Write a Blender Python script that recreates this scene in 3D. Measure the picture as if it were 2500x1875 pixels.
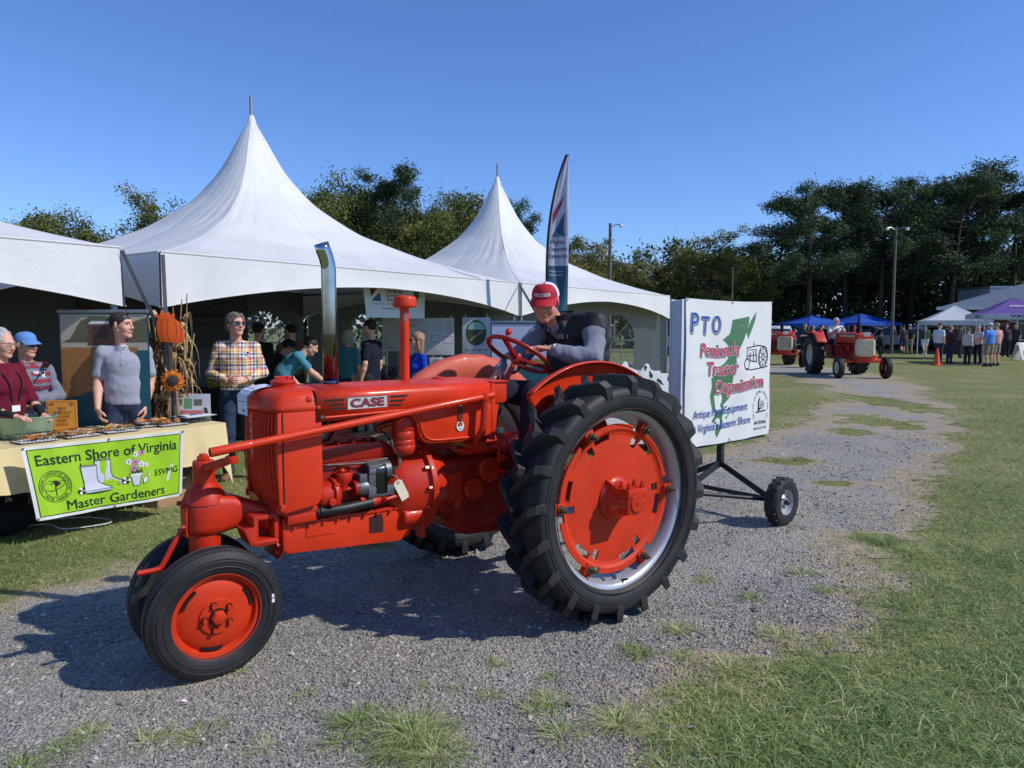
import bpy,bmesh,math,random
import numpy as np
from mathutils import Vector,Matrix,noise
from mathutils.geometry import tessellate_polygon
R=math.radians
random.seed(7);RNG=np.random.default_rng(7)
scene=bpy.context.scene
for o in list(bpy.data.objects):bpy.data.objects.remove(o)
# ------------------------------------------------------------------ camera
FPX,CH,HY=1800.0,1.63,800.0
PITCH=math.atan((937.5-HY)/FPX)
cam_d=bpy.data.cameras.new('camera');cam=bpy.data.objects.new('camera',cam_d)
scene.collection.objects.link(cam);scene.camera=cam
cam_d.sensor_fit='HORIZONTAL';cam_d.sensor_width=36;cam_d.lens=36*FPX/2500
cam_d.clip_start=0.05;cam_d.clip_end=3000
cam.location=(0,0,CH);cam.rotation_euler=(math.pi/2-PITCH,0,0)
# ------------------------------------------------------------------ sky, sun, exposure
SUN_AZ=math.atan2(0.965,-0.26)
SUN_EL=R(41)
world=bpy.data.worlds.new('World');scene.world=world;world.use_nodes=True
wn=world.node_tree;wn.nodes.clear()
sky=wn.nodes.new('ShaderNodeTexSky');sky.sky_type='NISHITA';sky.sun_disc=False
sky.sun_elevation=SUN_EL;sky.sun_rotation=SUN_AZ
sky.altitude=0;sky.air_density=1.0;sky.dust_density=0.0;sky.ozone_density=6.0
wb=wn.nodes.new('ShaderNodeBackground');wb.inputs[1].default_value=0.11
wo=wn.nodes.new('ShaderNodeOutputWorld')
tint=wn.nodes.new('ShaderNodeMix');tint.data_type='RGBA';tint.blend_type='MULTIPLY';tint.inputs[0].default_value=1;tint.inputs[7].default_value=(.86,1.,1.33,1)
wn.links.new(sky.outputs[0],tint.inputs[6]);wn.links.new(tint.outputs[2],wb.inputs[0]);wn.links.new(wb.outputs[0],wo.inputs[0])
sun_d=bpy.data.lights.new('sun','SUN');sun_d.energy=3.5;sun_d.angle=R(0.7);sun_d.color=(1.0,0.955,0.88)
sun=bpy.data.objects.new('sun',sun_d);scene.collection.objects.link(sun)
SUNV=Vector((math.sin(SUN_AZ)*math.cos(SUN_EL),math.cos(SUN_AZ)*math.cos(SUN_EL),math.sin(SUN_EL)))
sun.rotation_euler=SUNV.to_track_quat('Z','Y').to_euler();sun.location=SUNV*30
vs=scene.view_settings;vs.view_transform='Standard';vs.look='None';vs.exposure=0.16;vs.gamma=1.0
vs.use_curve_mapping=False
scene.cycles.max_bounces=6;scene.cycles.diffuse_bounces=3;scene.cycles.glossy_bounces=3
scene.cycles.transparent_max_bounces=12;scene.cycles.use_denoising=True
# ------------------------------------------------------------------ pixel geometry (measuring aid: photo pixel -> place)
_fw=np.array([0,math.cos(PITCH),-math.sin(PITCH)]);_up=np.array([0,math.sin(PITCH),math.cos(PITCH)])
def ray(x,y):return np.array([1.,0,0])*(x-1250)/FPX-_up*(y-937.5)/FPX+_fw
def G(x,y,z=0.):
    r=ray(x,y);return np.array([0,0,CH])+r*((z-CH)/r[2])
def D(x,y,Y):
    r=ray(x,y);return np.array([0,0,CH])+r*(Y/r[1])
# ------------------------------------------------------------------ materials
def lin(c):
    return tuple(((v/255)/12.92 if v<=10 else((v/255+.055)/1.055)**2.4)for v in c)
_M={}
def M(name,rgb=(128,128,128),rough=.55,metal=0.,var=.10,scale=6.,bump=0.,bscale=60.,coat=0.,spec=.5,transl=0.,alpha=1.,hue=None):
    """plain procedural material: colour with noise variation, noise roughness, fine relief"""
    if name in _M:return _M[name]
    m=bpy.data.materials.new(name);m.use_nodes=True;nt=m.node_tree;N=nt.nodes;L=nt.links
    b=N['Principled BSDF'];c=lin(rgb)if max(rgb)>1 else tuple(rgb)
    tc=N.new('ShaderNodeTexCoord')
    n=N.new('ShaderNodeTexNoise');n.inputs['Scale'].default_value=scale;n.inputs['Detail'].default_value=5
    L.new(tc.outputs['Object'],n.inputs['Vector'])
    mx=N.new('ShaderNodeMix');mx.data_type='RGBA'
    d=tuple(max(0,v*(1-var*1.6))for v in c);e=tuple(min(1,v*(1+var))for v in c)
    if hue:e=tuple(min(1,v*(1-.5)+.5*w)for v,w in zip(c,lin(hue)))
    mx.inputs[6].default_value=(*d,1);mx.inputs[7].default_value=(*e,1)
    L.new(n.outputs[0],mx.inputs[0]);L.new(mx.outputs[2],b.inputs['Base Color'])
    mr=N.new('ShaderNodeMapRange');mr.inputs[1].default_value=.3;mr.inputs[2].default_value=.7
    mr.inputs[3].default_value=max(.02,rough-.07);mr.inputs[4].default_value=min(1,rough+.09)
    L.new(n.outputs[0],mr.inputs[0]);L.new(mr.outputs[0],b.inputs['Roughness'])
    b.inputs['Metallic'].default_value=metal;b.inputs['Specular IOR Level'].default_value=spec
    b.inputs['Coat Weight'].default_value=coat;b.inputs['Coat Roughness'].default_value=.12
    if alpha<1:b.inputs['Alpha'].default_value=alpha
    if bump:
        n2=N.new('ShaderNodeTexNoise');n2.inputs['Scale'].default_value=bscale;n2.inputs['Detail'].default_value=4
        L.new(tc.outputs['Object'],n2.inputs['Vector'])
        bp=N.new('ShaderNodeBump');bp.inputs['Strength'].default_value=min(1,bump);bp.inputs['Distance'].default_value=.004
        L.new(n2.outputs[0],bp.inputs['Height']);L.new(bp.outputs[0],b.inputs['Normal'])
    if transl:
        t=N.new('ShaderNodeBsdfTranslucent');L.new(mx.outputs[2],t.inputs[0])
        s=N.new('ShaderNodeMixShader');s.inputs[0].default_value=transl
        L.new(b.outputs[0],s.inputs[1]);L.new(t.outputs[0],s.inputs[2])
        L.new(s.outputs[0],N['Material Output'].inputs[0])
    _M[name]=m;return m
# ------------------------------------------------------------------ mesh builder
def nrm(v):
    v=np.asarray(v,float);n=np.linalg.norm(v);return v/n if n>1e-12 else v
def frame(d,hint=(0,0,1)):
    d=nrm(d);h=np.array(hint,float)
    if abs(d@h)>.98:h=np.array([1.,0,0])if abs(d[0])<.9 else np.array([0,1.,0])
    x=nrm(np.cross(h,d));y=np.cross(d,x);return x,y,d
class MB:
    def __init__(s):s.v=[];s.f=[];s.mi=[];s.cur=0
    def add(s,V,Fc):
        o=len(s.v);s.v.extend([tuple(map(float,p))for p in V])
        for f in Fc:s.f.append(tuple(i+o for i in f));s.mi.append(s.cur)
        return s
    def box(s,c,sz,ax=None,top=None):
        c=np.array(c,float);hx,hy,hz=np.array(sz)/2.;ax=np.eye(3)if ax is None else np.array(ax)
        tx,ty=(1,1)if top is None else top
        P=[]
        for k,(a,b)in((-1,(1,1)),(1,(tx,ty))):
            for i,j in((-1,-1),(1,-1),(1,1),(-1,1)):
                P.append(c+ax[0]*hx*i*a+ax[1]*hy*j*b+ax[2]*hz*k)
        return s.add(P,[(3,2,1,0),(4,5,6,7),(0,1,5,4),(1,2,6,5),(2,3,7,6),(3,0,4,7)])
    def cyl(s,p0,p1,r0,r1=None,n=16,caps=True):
        r1=r0 if r1 is None else r1;p0=np.array(p0,float);p1=np.array(p1,float)
        x,y,d=frame(p1-p0);V=[]
        for p,r in((p0,r0),(p1,r1)):
            for i in range(n):
                t=2*math.pi*i/n;V.append(p+(x*math.cos(t)+y*math.sin(t))*r)
        Fc=[(i,(i+1)%n,n+(i+1)%n,n+i)for i in range(n)]
        if caps:Fc+=[tuple(range(n-1,-1,-1)),tuple(range(n,2*n))]
        return s.add(V,Fc)
    def tube(s,pts,r,n=10,caps=True,closed=False):
        pts=[np.array(p,float)for p in pts];k=len(pts);rr=r if hasattr(r,'__len__')else[r]*k
        V=[];x=None
        for i,p in enumerate(pts):
            a=pts[(i-1)%k]if(i or closed)else pts[i];b=pts[(i+1)%k]if(i<k-1 or closed)else pts[i]
            d=nrm(b-a)
            if x is None:x,y,_=frame(d)
            else:x=nrm(x-d*(x@d));y=np.cross(d,x)
            for j in range(n):
                t=2*math.pi*j/n;V.append(p+(x*math.cos(t)+y*math.sin(t))*rr[i])
        Fc=[]
        for i in range(k if closed else k-1):
            for j in range(n):
                a=i*n;b=((i+1)%k)*n
                Fc.append((a+j,a+(j+1)%n,b+(j+1)%n,b+j))
        if caps and not closed:Fc+=[tuple(range(n-1,-1,-1)),tuple(range((k-1)*n,k*n))]
        return s.add(V,Fc)
    def lathe(s,prof,c,axis,n=32,closed=False,a0=0,a1=2*math.pi,hint=(0,0,1)):
        """prof: (radius, distance along axis)"""
        c=np.array(c,float);x,y,d=frame(axis,hint);V=[];full=abs(a1-a0-2*math.pi)<1e-6
        m=n if full else n+1
        for i in range(m):
            t=a0+(a1-a0)*i/n;e=x*math.cos(t)+y*math.sin(t)
            for r,h in prof:V.append(c+e*r+d*h)
        k=len(prof);Fc=[]
        for i in range(n):
            a=i*k;b=((i+1)%m)*k
            for j in range(k if closed else k-1):
                j2=(j+1)%k
                Fc.append((a+j,b+j,b+j2,a+j2))
        return s.add(V,Fc)
    def prism(s,poly,o,ex,ey,t):
        """polygon in (ex,ey) plane at o extruded by vector t"""
        o=np.array(o,float);ex=np.array(ex,float);ey=np.array(ey,float);t=np.array(t,float);n=len(poly)
        V=[o+ex*a+ey*b for a,b in poly]+[o+ex*a+ey*b+t for a,b in poly]
        Fc=[(i,(i+1)%n,n+(i+1)%n,n+i)for i in range(n)]
        tri=tessellate_polygon([[Vector((a,b,0))for a,b in poly]])
        Fc+=[tuple(q)for q in tri]+[tuple(n+i for i in q[::-1])for q in tri]
        return s.add(V,Fc)
    def loft(s,secs,caps=True,closed=True):
        n=len(secs[0]);V=[p for q in secs for p in q];Fc=[]
        for i in range(len(secs)-1):
            for j in range(n if closed else n-1):
                a=i*n;b=a+n;Fc.append((a+j,a+(j+1)%n,b+(j+1)%n,b+j))
        if caps:Fc+=[tuple(range(n-1,-1,-1)),tuple(range((len(secs)-1)*n,len(secs)*n))]
        return s.add(V,Fc)
    def grid(s,fn,nu,nv):
        V=[fn(i/nu,j/nv)for j in range(nv+1)for i in range(nu+1)]
        return s.add(V,[(j*(nu+1)+i,j*(nu+1)+i+1,(j+1)*(nu+1)+i+1,(j+1)*(nu+1)+i)for j in range(nv)for i in range(nu)])
    def sphere(s,c,r,n=14,ax=None,m=None):
        c=np.array(c,float);r=np.array([r]*3 if np.isscalar(r)else r,float);ax=np.eye(3)if ax is None else np.array(ax)
        m=m or max(6,n//2+1);V=[c+ax[2]*r[2]]
        for i in range(1,m):
            p=math.pi*i/m
            for j in range(n):
                t=2*math.pi*j/n
                V.append(c+ax[0]*r[0]*math.sin(p)*math.cos(t)+ax[1]*r[1]*math.sin(p)*math.sin(t)+ax[2]*r[2]*math.cos(p))
        V.append(c-ax[2]*r[2]);Fc=[(0,1+j,1+(j+1)%n)for j in range(n)]
        for i in range(m-2):
            a=1+i*n;b=a+n
            Fc+=[(a+j,b+j,b+(j+1)%n,a+(j+1)%n)for j in range(n)]
        a=1+(m-2)*n;Fc+=[(a+(j+1)%n,a+j,len(V)-1)for j in range(n)]
        return s.add(V,Fc)
    def build(s,name,mat,parent=None,bev=0.,smooth=38,seg=2,fix=True):
        me=bpy.data.meshes.new(name);me.from_pydata(s.v,[],s.f)
        mats=mat if isinstance(mat,(list,tuple))else[mat]
        for m in mats:me.materials.append(m)
        if len(mats)>1:me.polygons.foreach_set('material_index',s.mi)
        bm=bmesh.new();bm.from_mesh(me)
        if fix:bmesh.ops.recalc_face_normals(bm,faces=bm.faces)
        if bev:
            ed=[e for e in bm.edges if len(e.link_faces)==2 and e.calc_face_angle(0)>R(33)]
            bmesh.ops.bevel(bm,geom=ed,offset=bev,offset_type='OFFSET',segments=seg,profile=.6,affect='EDGES',clamp_overlap=True)
        bm.to_mesh(me);bm.free()
        if smooth:
            me.polygons.foreach_set('use_smooth',[True]*len(me.polygons));me.set_sharp_from_angle(angle=R(smooth))
        return link(name,me,parent)
def link(name,me,parent=None):
    o=bpy.data.objects.new(name,me);scene.collection.objects.link(o)
    if parent is not None:o.parent=parent
    return o
def npmesh(name,V,Fq,mat,parent=None,smooth=True,attr=None):
    """fast mesh from numpy: V (n,3), Fq (m,3 or 4)"""
    V=np.ascontiguousarray(V,dtype=np.float32);Fq=np.ascontiguousarray(Fq,dtype=np.int32)
    me=bpy.data.meshes.new(name);k=Fq.shape[1];m=len(Fq)
    me.vertices.add(len(V));me.vertices.foreach_set('co',V.ravel())
    me.loops.add(m*k);me.loops.foreach_set('vertex_index',Fq.ravel())
    me.polygons.add(m);me.polygons.foreach_set('loop_start',np.arange(0,m*k,k,dtype=np.int32))
    me.polygons.foreach_set('use_smooth',np.full(m,smooth));me.update(calc_edges=True)
    for mm in(mat if isinstance(mat,(list,tuple))else[mat]):me.materials.append(mm)
    if attr:
        for an,av in attr.items():
            a=me.attributes.new(an,'FLOAT','POINT');a.data.foreach_set('value',np.asarray(av,dtype=np.float32))
    return link(name,me,parent)
def tag(o,label=None,cat=None,group=None,kind=None):
    if label:o['label']=label
    if cat:o['category']=cat
    if group:o['group']=group
    if kind:o['kind']=kind
    return o
def thing(name,label,cat,loc=(0,0,0),rz=0.,group=None):
    o=bpy.data.objects.new(name,None);scene.collection.objects.link(o);o.empty_display_size=.1
    o.location=tuple(map(float,loc));o.rotation_euler=(0,0,rz);return tag(o,label,cat,group)
def copy_tree(o,parent=None):
    c=o.copy();scene.collection.objects.link(c)
    if parent is not None:c.parent=parent;c.matrix_parent_inverse=o.matrix_parent_inverse
    for ch in list(o.children):copy_tree(ch,c)
    return c
def arc(c,r,a0,a1,n):return[(c[0]+r*math.cos(a0+(a1-a0)*i/n),c[1]+r*math.sin(a0+(a1-a0)*i/n))for i in range(n+1)]
def rrect(x0,y0,x1,y1,r,n=4):
    return(arc((x1-r,y1-r),r,0,math.pi/2,n)+arc((x0+r,y1-r),r,math.pi/2,math.pi,n)
            +arc((x0+r,y0+r),r,math.pi,1.5*math.pi,n)+arc((x1-r,y0+r),r,1.5*math.pi,2*math.pi,n))
def bez(p0,p1,p2,p3,n=12):
    p0,p1,p2,p3=map(lambda p:np.array(p,float),(p0,p1,p2,p3))
    return[p0*(1-t)**3+3*p1*t*(1-t)**2+3*p2*t*t*(1-t)+p3*t**3 for t in np.linspace(0,1,n+1)]
def crv(pts,n=6):
    """Catmull-Rom through points"""
    P=[np.array(p,float)for p in pts];P=[2*P[0]-P[1]]+P+[2*P[-1]-P[-2]];out=[]
    for i in range(1,len(P)-2):
        for t in np.linspace(0,1,n,endpoint=False):
            a,b,c,d=P[i-1:i+3]
            out.append(.5*(2*b+(c-a)*t+(2*a-5*b+4*c-d)*t*t+(3*b-a-3*c+d)*t**3))
    return out+[P[-2]]
# ------------------------------------------------------------------ lettering and print on sheets
_TC={}
def text_tris(st,bold=0.,shear=0.,spacing=1.):
    """flat text outline as triangles, height of capitals = 1, left end at x = 0"""
    k=(st,bold,shear,spacing)
    if k in _TC:return _TC[k]
    cu=bpy.data.curves.new('t','FONT');cu.body=st;cu.size=1.4;cu.offset=bold;cu.shear=shear
    cu.space_character=spacing;cu.resolution_u=3;cu.fill_mode='FRONT'
    ob=bpy.data.objects.new('t',cu);scene.collection.objects.link(ob)
    dg=bpy.context.evaluated_depsgraph_get();me=ob.evaluated_get(dg).to_mesh()
    bm=bmesh.new();bm.from_mesh(me);bmesh.ops.triangulate(bm,faces=bm.faces)
    V=np.array([v.co[:2]for v in bm.verts])if len(bm.verts)else np.zeros((0,2))
    Fc=[tuple(v.index for v in f.verts)for f in bm.faces];bm.free()
    ob.evaluated_get(dg).to_mesh_clear();bpy.data.objects.remove(ob);bpy.data.curves.remove(cu)
    _TC[k]=(V,Fc);return V,Fc
class Sheet:
    """a printed sheet: uv -> place, with prints laid a little proud of it"""
    def __init__(s,fn,parent,off=.0025):s.fn=fn;s.par=parent;s.off=off;s.k=0
    def at(s,u,v,lift):
        e=1e-3;p=np.array(s.fn(u,v));a=np.array(s.fn(u+e,v))-p;b=np.array(s.fn(u,v+e))-p
        return p+nrm(np.cross(a,b))*lift
    def tris(s,name,V2,Fc,mat,layer=1,label=None,lift=None):
        m=MB();m.add([s.at(u,v,s.off*layer+(lift[i]if lift is not None else 0))for i,(u,v)in enumerate(V2)],Fc)
        o=m.build(name,mat,s.par,smooth=0,fix=False)
        if label:o['label']=label
        return o
    def text(s,st,u,v,h,w=None,mat=None,bold=.0,shear=0.,layer=1,slope=0.,spacing=1.,name='lettering',align='l',wave=None):
        """capitals h tall (v units); squeezed to width w (u units) when given"""
        V,Fc=text_tris(st,0.,shear,spacing)
        if not len(V):return
        lift=None
        if bold:
            n0=len(V);sh=[(0,0),(-1,0),(1,0),(0,-1),(0,1)]+([(-.7,-.7),(.7,.7),(-.7,.7),(.7,-.7)]if bold>.02 else[]);F0=Fc;V=np.concatenate([V+np.array(q)*bold*1.6 for q in sh]);Fc=[tuple(i+n0*k for i in f)for k in range(len(sh))for f in F0];lift=np.repeat(np.arange(len(sh))*s.off*.05,n0)
        V=V.copy();x0,x1=V[:,0].min(),V[:,0].max();k=(w/(x1-x0))if w else h
        x=(V[:,0]-x0)*k
        if align=='c':x=x-(x1-x0)*k/2
        y=V[:,1]*h+x*slope
        if wave:y=y+wave(x)
        return s.tris(name,np.stack([u+x,v+y],1),Fc,mat,layer,None,lift)
    def poly(s,pts,mat,layer=1,name='print',label=None):
        tri=tessellate_polygon([[Vector((a,b,0))for a,b in pts]])
        ar=sum(pts[i][0]*pts[(i+1)%len(pts)][1]-pts[(i+1)%len(pts)][0]*pts[i][1]for i in range(len(pts)))
        return s.tris(name,pts,[tuple(t)for t in tri],mat,layer,label)
    def stroke(s,pts,w,mat,layer=1,name='print',asp=1.):
        V=[];Fc=[]
        for i,p in enumerate(pts):
            a=pts[max(0,i-1)];b=pts[min(len(pts)-1,i+1)];d=np.array([(b[0]-a[0])*asp,b[1]-a[1]]);d=nrm(d);n=np.array([-d[1]/asp,d[0]])*w/2
            V+=[(p[0]+n[0],p[1]+n[1]),(p[0]-n[0],p[1]-n[1])]
        for i in range(len(pts)-1):Fc.append((2*i,2*i+1,2*i+3,2*i+2))
        return s.tris(name,V,Fc,mat,layer)
    def ringtext(s,st,cu,cv,ru,rv,a0,a1,h,mat,layer=1,inward=False,bold=.02):
        """letters set round an ellipse from angle a0 to a1"""
        n=len(st);VV=[];FF=[]
        for i,ch in enumerate(st):
            if ch==' ':continue
            a=a0+(a1-a0)*(i+.5)/n;V,Fc=text_tris(ch,0.)
            if not len(V):continue
            X=(V-np.array([(V[:,0].min()+V[:,0].max())/2,.5]))*h*.9
            rot=a-math.pi/2 if not inward else a+math.pi/2
            c,q=math.cos(rot),math.sin(rot);k=ru/rv;o=len(VV)
            for x,y in X:
                xr,yr=x*c-y*q,x*q+y*c;VV.append((cu+ru*math.cos(a)+xr*k,cv+rv*math.sin(a)+yr))
            FF+=[tuple(t+o for t in f)for f in Fc]
        return s.tris('lettering',VV,FF,mat,layer)
# ------------------------------------------------------------------ ground, gravel drive, grass
_road_px=[(651,1342),(900,1292),(1150,1250),(1400,1190),(1700,1125),(1870,1062),(1990,1015),(2050,975),(2015,940),(1930,917),(1800,905),(1500,902),
            (1500,884),(1900,888),(2060,905),(2148,918),(2241,949),(2321,992),(2365,1054),(2327,1109),(2272,1196),(2225,1290),(2190,1400),(2087,1467),
            (2037,1548),(1932,1622),(1840,1696),(1685,1745),(1562,1807),(1500,1863),(1450,1930),(900,2100),(-600,2100),(-1600,1800),(-900,1590),(-300,1520),(0,1485),(122,1452),(325,1422)]
ROAD=np.array([G(*p)[:2]for p in _road_px])
_patch_px=[(2170,985,70,22),(2140,1030,95,16),(2080,1056,50,9),(1930,1125,90,10),(2160,1322,90,20),(920,1335,60,12),(1420,1160,40,14),(2040,1180,60,7)]
PATCH=[(G(x,y)[:2],abs(G(x+a,y)[0]-G(x,y)[0]),abs(G(x,y-b)[1]-G(x,y)[1]))for x,y,a,b in _patch_px]
def poly_sd(P,poly):
    """signed distance, positive inside"""
    d=np.full(len(P),1e9);ins=np.zeros(len(P),bool);n=len(poly)
    for i in range(n):
        a,b=poly[i],poly[(i+1)%n];e=b-a;w=P-a;t=np.clip((w@e)/(e@e),0,1)
        d=np.minimum(d,np.hypot(*(w-t[:,None]*e).T))
        c=(a[1]>P[:,1])!=(b[1]>P[:,1]);ins^=c&(P[:,0]<(b[0]-a[0])*(P[:,1]-a[1])/((b[1]-a[1])if b[1]!=a[1]else 1e-9)+a[0])
    return np.where(ins,d,-d)
_T2=np.random.default_rng(3).random((64,64))
def vnoise(P,s):
    q=P/s;i=np.floor(q).astype(int);f=q-i;f=f*f*(3-2*f);i%=64;j=(i+1)%64
    return(_T2[i[:,0],i[:,1]]*(1-f[:,0])*(1-f[:,1])+_T2[j[:,0],i[:,1]]*f[:,0]*(1-f[:,1])+_T2[i[:,0],j[:,1]]*(1-f[:,0])*f[:,1]+_T2[j[:,0],j[:,1]]*f[:,0]*f[:,1])
def gmask(P):
    """0 lawn .. 1 bare gravel"""
    P=np.asarray(P,float);w=.42+.03*np.maximum(0,P[:,1]-4)
    s=poly_sd(P,ROAD)+(vnoise(P,1.1)-.5)*.8+(vnoise(P,.31)-.5)*.25+(vnoise(P,.09)-.5)*.35
    m=np.clip(.5+s/(2*w),0,1)
    for c,a,b in PATCH:m=np.minimum(m,np.clip(np.hypot((P[:,0]-c[0])/a,(P[:,1]-c[1])/b)-.45+(vnoise(P,.2)-.5)*.9,.08,1))
    return m
def gheight(P):return(vnoise(P,1.7)-.5)*.02+(vnoise(P,.45)-.5)*.008
def lawn_tone(P):return vnoise(P,2.3)*.6+vnoise(P,.6)*.4
def ground_mat():
    m=bpy.data.materials.new('lawn_and_gravel');m.use_nodes=True;nt=m.node_tree;N=nt.nodes;L=nt.links;b=N['Principled BSDF']
    tc=N.new('ShaderNodeTexCoord');at=N.new('ShaderNodeAttribute');at.attribute_name='gravel'
    def noi(s,d=6,r=.6):
        n=N.new('ShaderNodeTexNoise');n.inputs['Scale'].default_value=s;n.inputs['Detail'].default_value=d;n.inputs['Roughness'].default_value=r;L.new(tc.outputs['Object'],n.inputs['Vector']);return n
    def ramp(src,st):
        r=N.new('ShaderNodeValToRGB');el=r.color_ramp.elements
        while len(el)>1:el.remove(el[-1])
        el[0].position=st[0][0];el[0].color=(*lin(st[0][1]),1)
        for p,c in st[1:]:e=el.new(p);e.color=(*lin(c),1)
        L.new(src,r.inputs[0]);return r
    def mix(f,a,c):
        x=N.new('ShaderNodeMix');x.data_type='RGBA'
        (L.new(f,x.inputs[0])if not isinstance(f,float)else setattr(x.inputs[0],'default_value',f));L.new(a,x.inputs[6]);L.new(c,x.inputs[7]);return x.outputs[2]
    g1=ramp(noi(.55,5).outputs[0],[(.3,(104,112,62)),(.5,(130,134,80)),(.7,(168,160,110))])
    g2=ramp(noi(26,6,.75).outputs[0],[(.32,(78,88,48)),(.52,(130,134,80)),(.72,(184,176,128))])
    grass=mix(.55,g1.outputs[0],g2.outputs[0])
    vo=N.new('ShaderNodeTexVoronoi');vo.inputs['Scale'].default_value=75;L.new(tc.outputs['Object'],vo.inputs['Vector'])
    sep=N.new('ShaderNodeSeparateColor');L.new(vo.outputs['Color'],sep.inputs[0])
    s1=ramp(sep.outputs[0],[(0,(118,115,108)),(.5,(149,147,141)),(.9,(174,169,158)),(1,(198,191,178))])
    s2=ramp(noi(1.1,6).outputs[0],[(.34,(134,134,131)),(.50,(158,155,147)),(.62,(182,166,142))])
    grav=mix(.45,s1.outputs[0],s2.outputs[0])
    dirt=ramp(noi(9,6,.7).outputs[0],[(.3,(144,130,106)),(.7,(190,172,146))])
    nz=noi(14,6,.7);nb=noi(2.2,4)
    def madd(a,k,c):
        q=N.new('ShaderNodeMath');q.operation='MULTIPLY_ADD';L.new(a,q.inputs[0]);q.inputs[1].default_value=k
        (L.new(c,q.inputs[2])if not isinstance(c,float)else setattr(q.inputs[2],'default_value',c));return q.outputs[0]
    def smooth(a,lo,hi):
        q=N.new('ShaderNodeMapRange');q.interpolation_type='SMOOTHSTEP';L.new(a,q.inputs[0]);q.inputs[1].default_value=lo;q.inputs[2].default_value=hi;return q.outputs[0]
    e=madd(nz.outputs[0],.7,madd(at.outputs['Fac'],1.,-.35));e2=madd(nb.outputs[0],1.1,madd(at.outputs['Fac'],.95,-.71))
    col=mix(smooth(e,.25,.55),grass,dirt.outputs[0]);col=mix(smooth(e2,.45,.72),col,grav);L.new(col,b.inputs['Base Color'])
    b.inputs['Roughness'].default_value=.95;b.inputs['Specular IOR Level'].default_value=.2
    bp=N.new('ShaderNodeBump');bp.inputs['Strength'].default_value=.9;bp.inputs['Distance'].default_value=.012
    hm=N.new('ShaderNodeMath');hm.operation='ADD';L.new(vo.outputs['Distance'],hm.inputs[0]);L.new(nz.outputs[0],hm.inputs[1]);L.new(hm.outputs[0],bp.inputs['Height']);L.new(bp.outputs[0],b.inputs['Normal'])
    return m
GMAT=ground_mat()
def _axis(a,b,st,outl,outh):return np.array(outl+list(np.arange(a,b+1e-6,st))+outh)
GX=_axis(-8,11,.085,[-1500,-500,-200,-90,-50,-32,-22,-15,-11,-9],[12,14,17,21,26,33,42,60,100,220,600,1500])
GY=_axis(1.2,15.5,.085,[-300,-60,-15,-5,-2,-.5,.5],[16,17,18,19,20,21,22,23,24,25,26,27,28,29,30,31,32,33,34,35,36,38,40,44,50,60,80,130,300,800,2000])
gx,gy=np.meshgrid(GX,GY,indexing='ij');GP=np.stack([gx.ravel(),gy.ravel()],1)
gm=gmask(GP);far_=(np.abs(GP[:,0])>60)|(GP[:,1]>60);gm[far_]=0;gz=np.where(far_,0,gheight(GP))
nx,ny=len(GX),len(GY);ii,jj=np.meshgrid(np.arange(nx-1),np.arange(ny-1),indexing='ij');ii=ii.ravel();jj=jj.ravel()
GQ=np.stack([ii*ny+jj,(ii+1)*ny+jj,(ii+1)*ny+jj+1,ii*ny+jj+1],1)
tag(npmesh('lawn',np.column_stack([GP,gz]),GQ,GMAT,attr=dict(gravel=gm)),kind='structure')
_sel=gm[GQ].max(1)>.5;_u,_inv=np.unique(GQ[_sel].ravel(),return_inverse=True)
tag(npmesh('gravel_drive',np.column_stack([GP[_u],gz[_u]+.005]),_inv.reshape(-1,4),GMAT,attr=dict(gravel=gm[_u])),kind='structure')
def vary_mat(name,stops,rough=.9,transl=0.,spec=.3):
    m=bpy.data.materials.new(name);m.use_nodes=True;nt=m.node_tree;N=nt.nodes;L=nt.links;b=N['Principled BSDF']
    at=N.new('ShaderNodeAttribute');at.attribute_name='c';r=N.new('ShaderNodeValToRGB');el=r.color_ramp.elements
    while len(el)>1:el.remove(el[-1])
    el[0].position=stops[0][0];el[0].color=(*lin(stops[0][1]),1)
    for p,c in stops[1:]:e=el.new(p);e.color=(*lin(c),1)
    L.new(at.outputs['Fac'],r.inputs[0]);L.new(r.outputs[0],b.inputs['Base Color']);b.inputs['Roughness'].default_value=rough;b.inputs['Specular IOR Level'].default_value=spec
    if transl:
        t=N.new('ShaderNodeBsdfTranslucent');L.new(r.outputs[0],t.inputs[0]);s=N.new('ShaderNodeMixShader');s.inputs[0].default_value=transl
        L.new(b.outputs[0],s.inputs[1]);L.new(t.outputs[0],s.inputs[2]);L.new(s.outputs[0],N['Material Output'].inputs[0])
    return m
def scatter(n,y0,y1,pw=1.6,marg=1.12):
    """random ground points inside the view wedge, denser near"""
    u=RNG.random(n);Y=(y0**(1-pw)+u*(y1**(1-pw)-y0**(1-pw)))**(1/(1-pw));X=(RNG.random(n)*2-1)*Y*1250/FPX*marg
    return np.stack([X,Y],1)
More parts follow.
